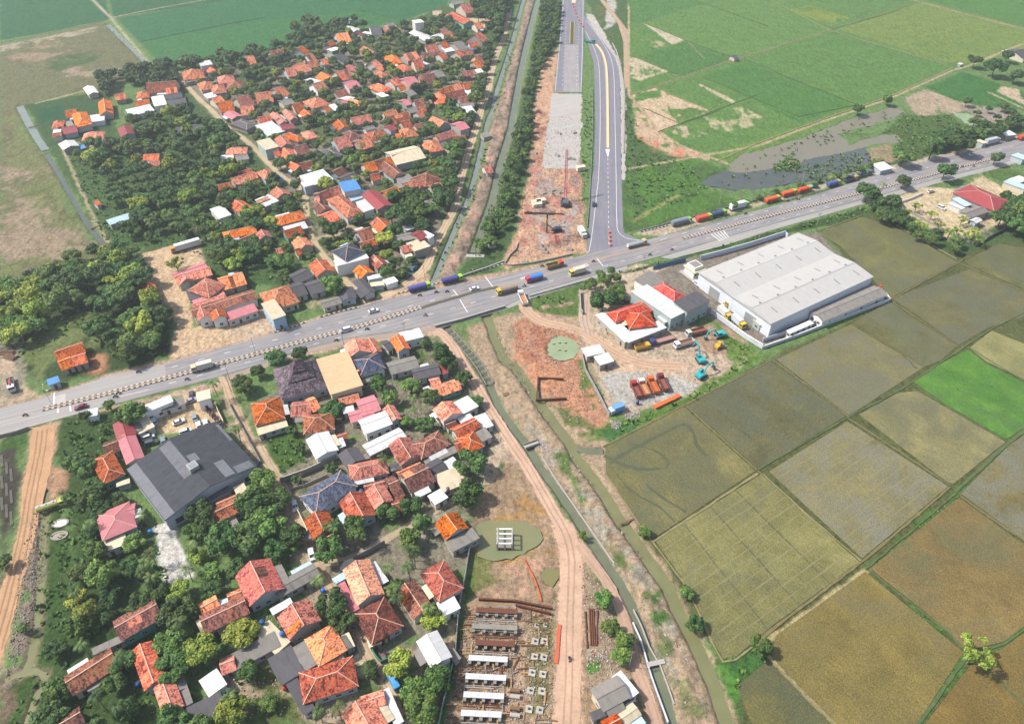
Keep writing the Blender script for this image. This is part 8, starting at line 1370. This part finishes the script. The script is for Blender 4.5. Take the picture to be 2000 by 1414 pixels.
# ---------------------------------------------------------------- labels for houses and trees
LM = [('the big dark hall', 370, 900), ('the stepped purple roof', 588, 745), ('the cream flat hall', 663, 725), ('the lower navy roof', 640, 960), ('the octagonal orange roof', 620, 822), ('the pale concrete apron', 960, 880), ('the cross strutted trough', 910, 695), ('the highway bridge', 920, 615), ('the zinc fence', 880, 1280),
      ('the curved green wall', 740, 1290), ('the white gravel strip', 345, 1080), ('the left dirt road', 60, 1000), ('the wide green plot', 555, 870), ('the sandy car park', 360, 810), ('the sandy lorry park', 320, 560), ('the yellow flat building', 535, 605), ('the upper navy roof', 680, 495), ('the canal track mouth', 775, 565),
      ('the red and green school', 895, 40), ('the unfinished white tower', 815, 42), ('the top green fields', 620, 60), ('the top left ditch', 250, 90), ('the upper left pond', 160, 245), ('the pale blue long shed', 235, 427), ('the blue two storey house', 680, 355), ('the maroon two storey roof', 735, 395), ('the cream box building', 522, 285),
      ('the large cream roof', 790, 300), ('the farthest footbridge', 955, 192), ('the small bank hut', 950, 332), ('the canal footbridge', 905, 405), ('the straight canal end', 925, 500), ('the green garden gap', 720, 190), ('the grey woodland house', 370, 255), ('the left wood', 180, 590), ('the blue roofed kiosk', 103, 745),
      ('the red hip roofed shop', 1235, 620), ('the white warehouse', 1530, 550), ('the truck yard', 1280, 720), ('the bottom right house', 1195, 1350), ('the far right house', 1910, 385), ('the roadside awning', 1722, 325), ('the top right corner', 1975, 110), ('the flood water', 1560, 330), ('the foundation pond', 985, 1050),
      ('the green walled house', 275, 1200), ('the long orange roof', 305, 1340), ('the green pond', 1100, 680), ('the upper lane mouth', 365, 160), ('the red earth works', 1070, 440)]
LW = [(n,) + G2(x, y) for n, x, y in LM]
ORD = ['closest to', 'second closest to', 'third closest to', 'fourth closest to', 'fifth closest to', 'sixth closest to', 'seventh closest to', 'eighth closest to', 'ninth closest to', 'tenth closest to', 'eleventh closest to', 'twelfth closest to', 'thirteenth closest to', 'fourteenth closest to', 'fifteenth closest to', 'sixteenth closest to', 'seventeenth closest to', 'eighteenth closest to']
used = set()
def assign(items, cat_of):
    """items: (object, look, x, y); every one gets its look plus its rank from a landmark, counted over all things with that look"""
    by = {}
    for it in items: by.setdefault(it[1], []).append(it)
    for look, its in by.items():
        rank = {}
        for n, lx, ly in LW:
            for k, it in enumerate(sorted(its, key=lambda q: math.hypot(q[2] - lx, q[3] - ly))): rank[(id(it[0]), n)] = (k, math.hypot(it[2] - lx, it[3] - ly))
        for it in its:
            o = it[0]; best = min((rank[(id(o), n)][0] * 14 + rank[(id(o), n)][1], n) for n, _, _ in LW); n = best[1]; k = rank[(id(o), n)][0]
            lab = look + ', ' + (ORD[k] if k < len(ORD) else 'number %d in distance from' % (k + 1)) + ' ' + n
            tag(o, lab, cat_of(o)); used.add(lab)
hs = []
for h in HOUSES:
    inf = h[6]
    if not inf: continue
    size = 'large ' if inf['area'] > 170 else ('small ' if inf['area'] < 55 else ''); long_ = 'long ' if inf['asp'] > 2.1 else ''
    shape = {'g': 'gabled', 'h': 'hipped', 'f': 'flat'}[inf['sh']]; noun = {'house': 'house', 'small_house': 'house', 'shed': 'shed'}[inf['kind']] if inf['kind'] in ('house', 'small_house', 'shed') else inf['kind']
    hs.append((h[5], '%s%s%s %s with %s roof' % (size, long_, shape, noun, CN[inf['co']]), h[0], h[1]))
    h[5].name = {'house': 'house', 'small_house': 'house', 'shed': 'shed'}.get(inf['kind'], inf['kind'])
assign(hs, lambda o: 'shed' if o.name.startswith('shed') else 'house')
ts = []
for t, look, x, y, r, lab in TREEOBJ:
    if lab: tag(t, lab, 'tree')
    else:
        sz = '' if 'tree' in look or 'palm' in look else (' wide' if r > 4.3 else (' small' if r < 3 else ' round'))
        nb = min(HOUSES, key=lambda q: math.hypot(q[0] - x, q[1] - y)); by = ''
        if nb[6] and math.hypot(nb[0] - x, nb[1] - y) < max(nb[3], nb[4]) + r + 2 and 'palm' not in look: by = ' by a %s roof' % CN[nb[6]['co']].split()[-1]
        ts.append((t, look + sz + ('' if 'palm' in look or 'tree' in look else ' tree') + by, x, y))
assign(ts, lambda o: 'tree')

# ---------------------------------------------------------------- haze
mb = MB(); mb.box(-9600, 9600, -4600, 12600, -3, 196); hz = D.materials.new('haze_air'); hz.use_nodes = True; hn = hz.node_tree; hn.nodes.clear()
ho_ = hn.nodes.new('ShaderNodeOutputMaterial'); pv = hn.nodes.new('ShaderNodeVolumePrincipled'); pv.inputs['Color'].default_value = (.86, .93, 1, 1); pv.inputs['Density'].default_value = .00018; pv.inputs['Anisotropy'].default_value = .3
hn.links.new(pv.outputs[0], ho_.inputs['Volume']); tag(mb.build('haze', hz), 'thin pale haze over the land', 'haze', kind='stuff')
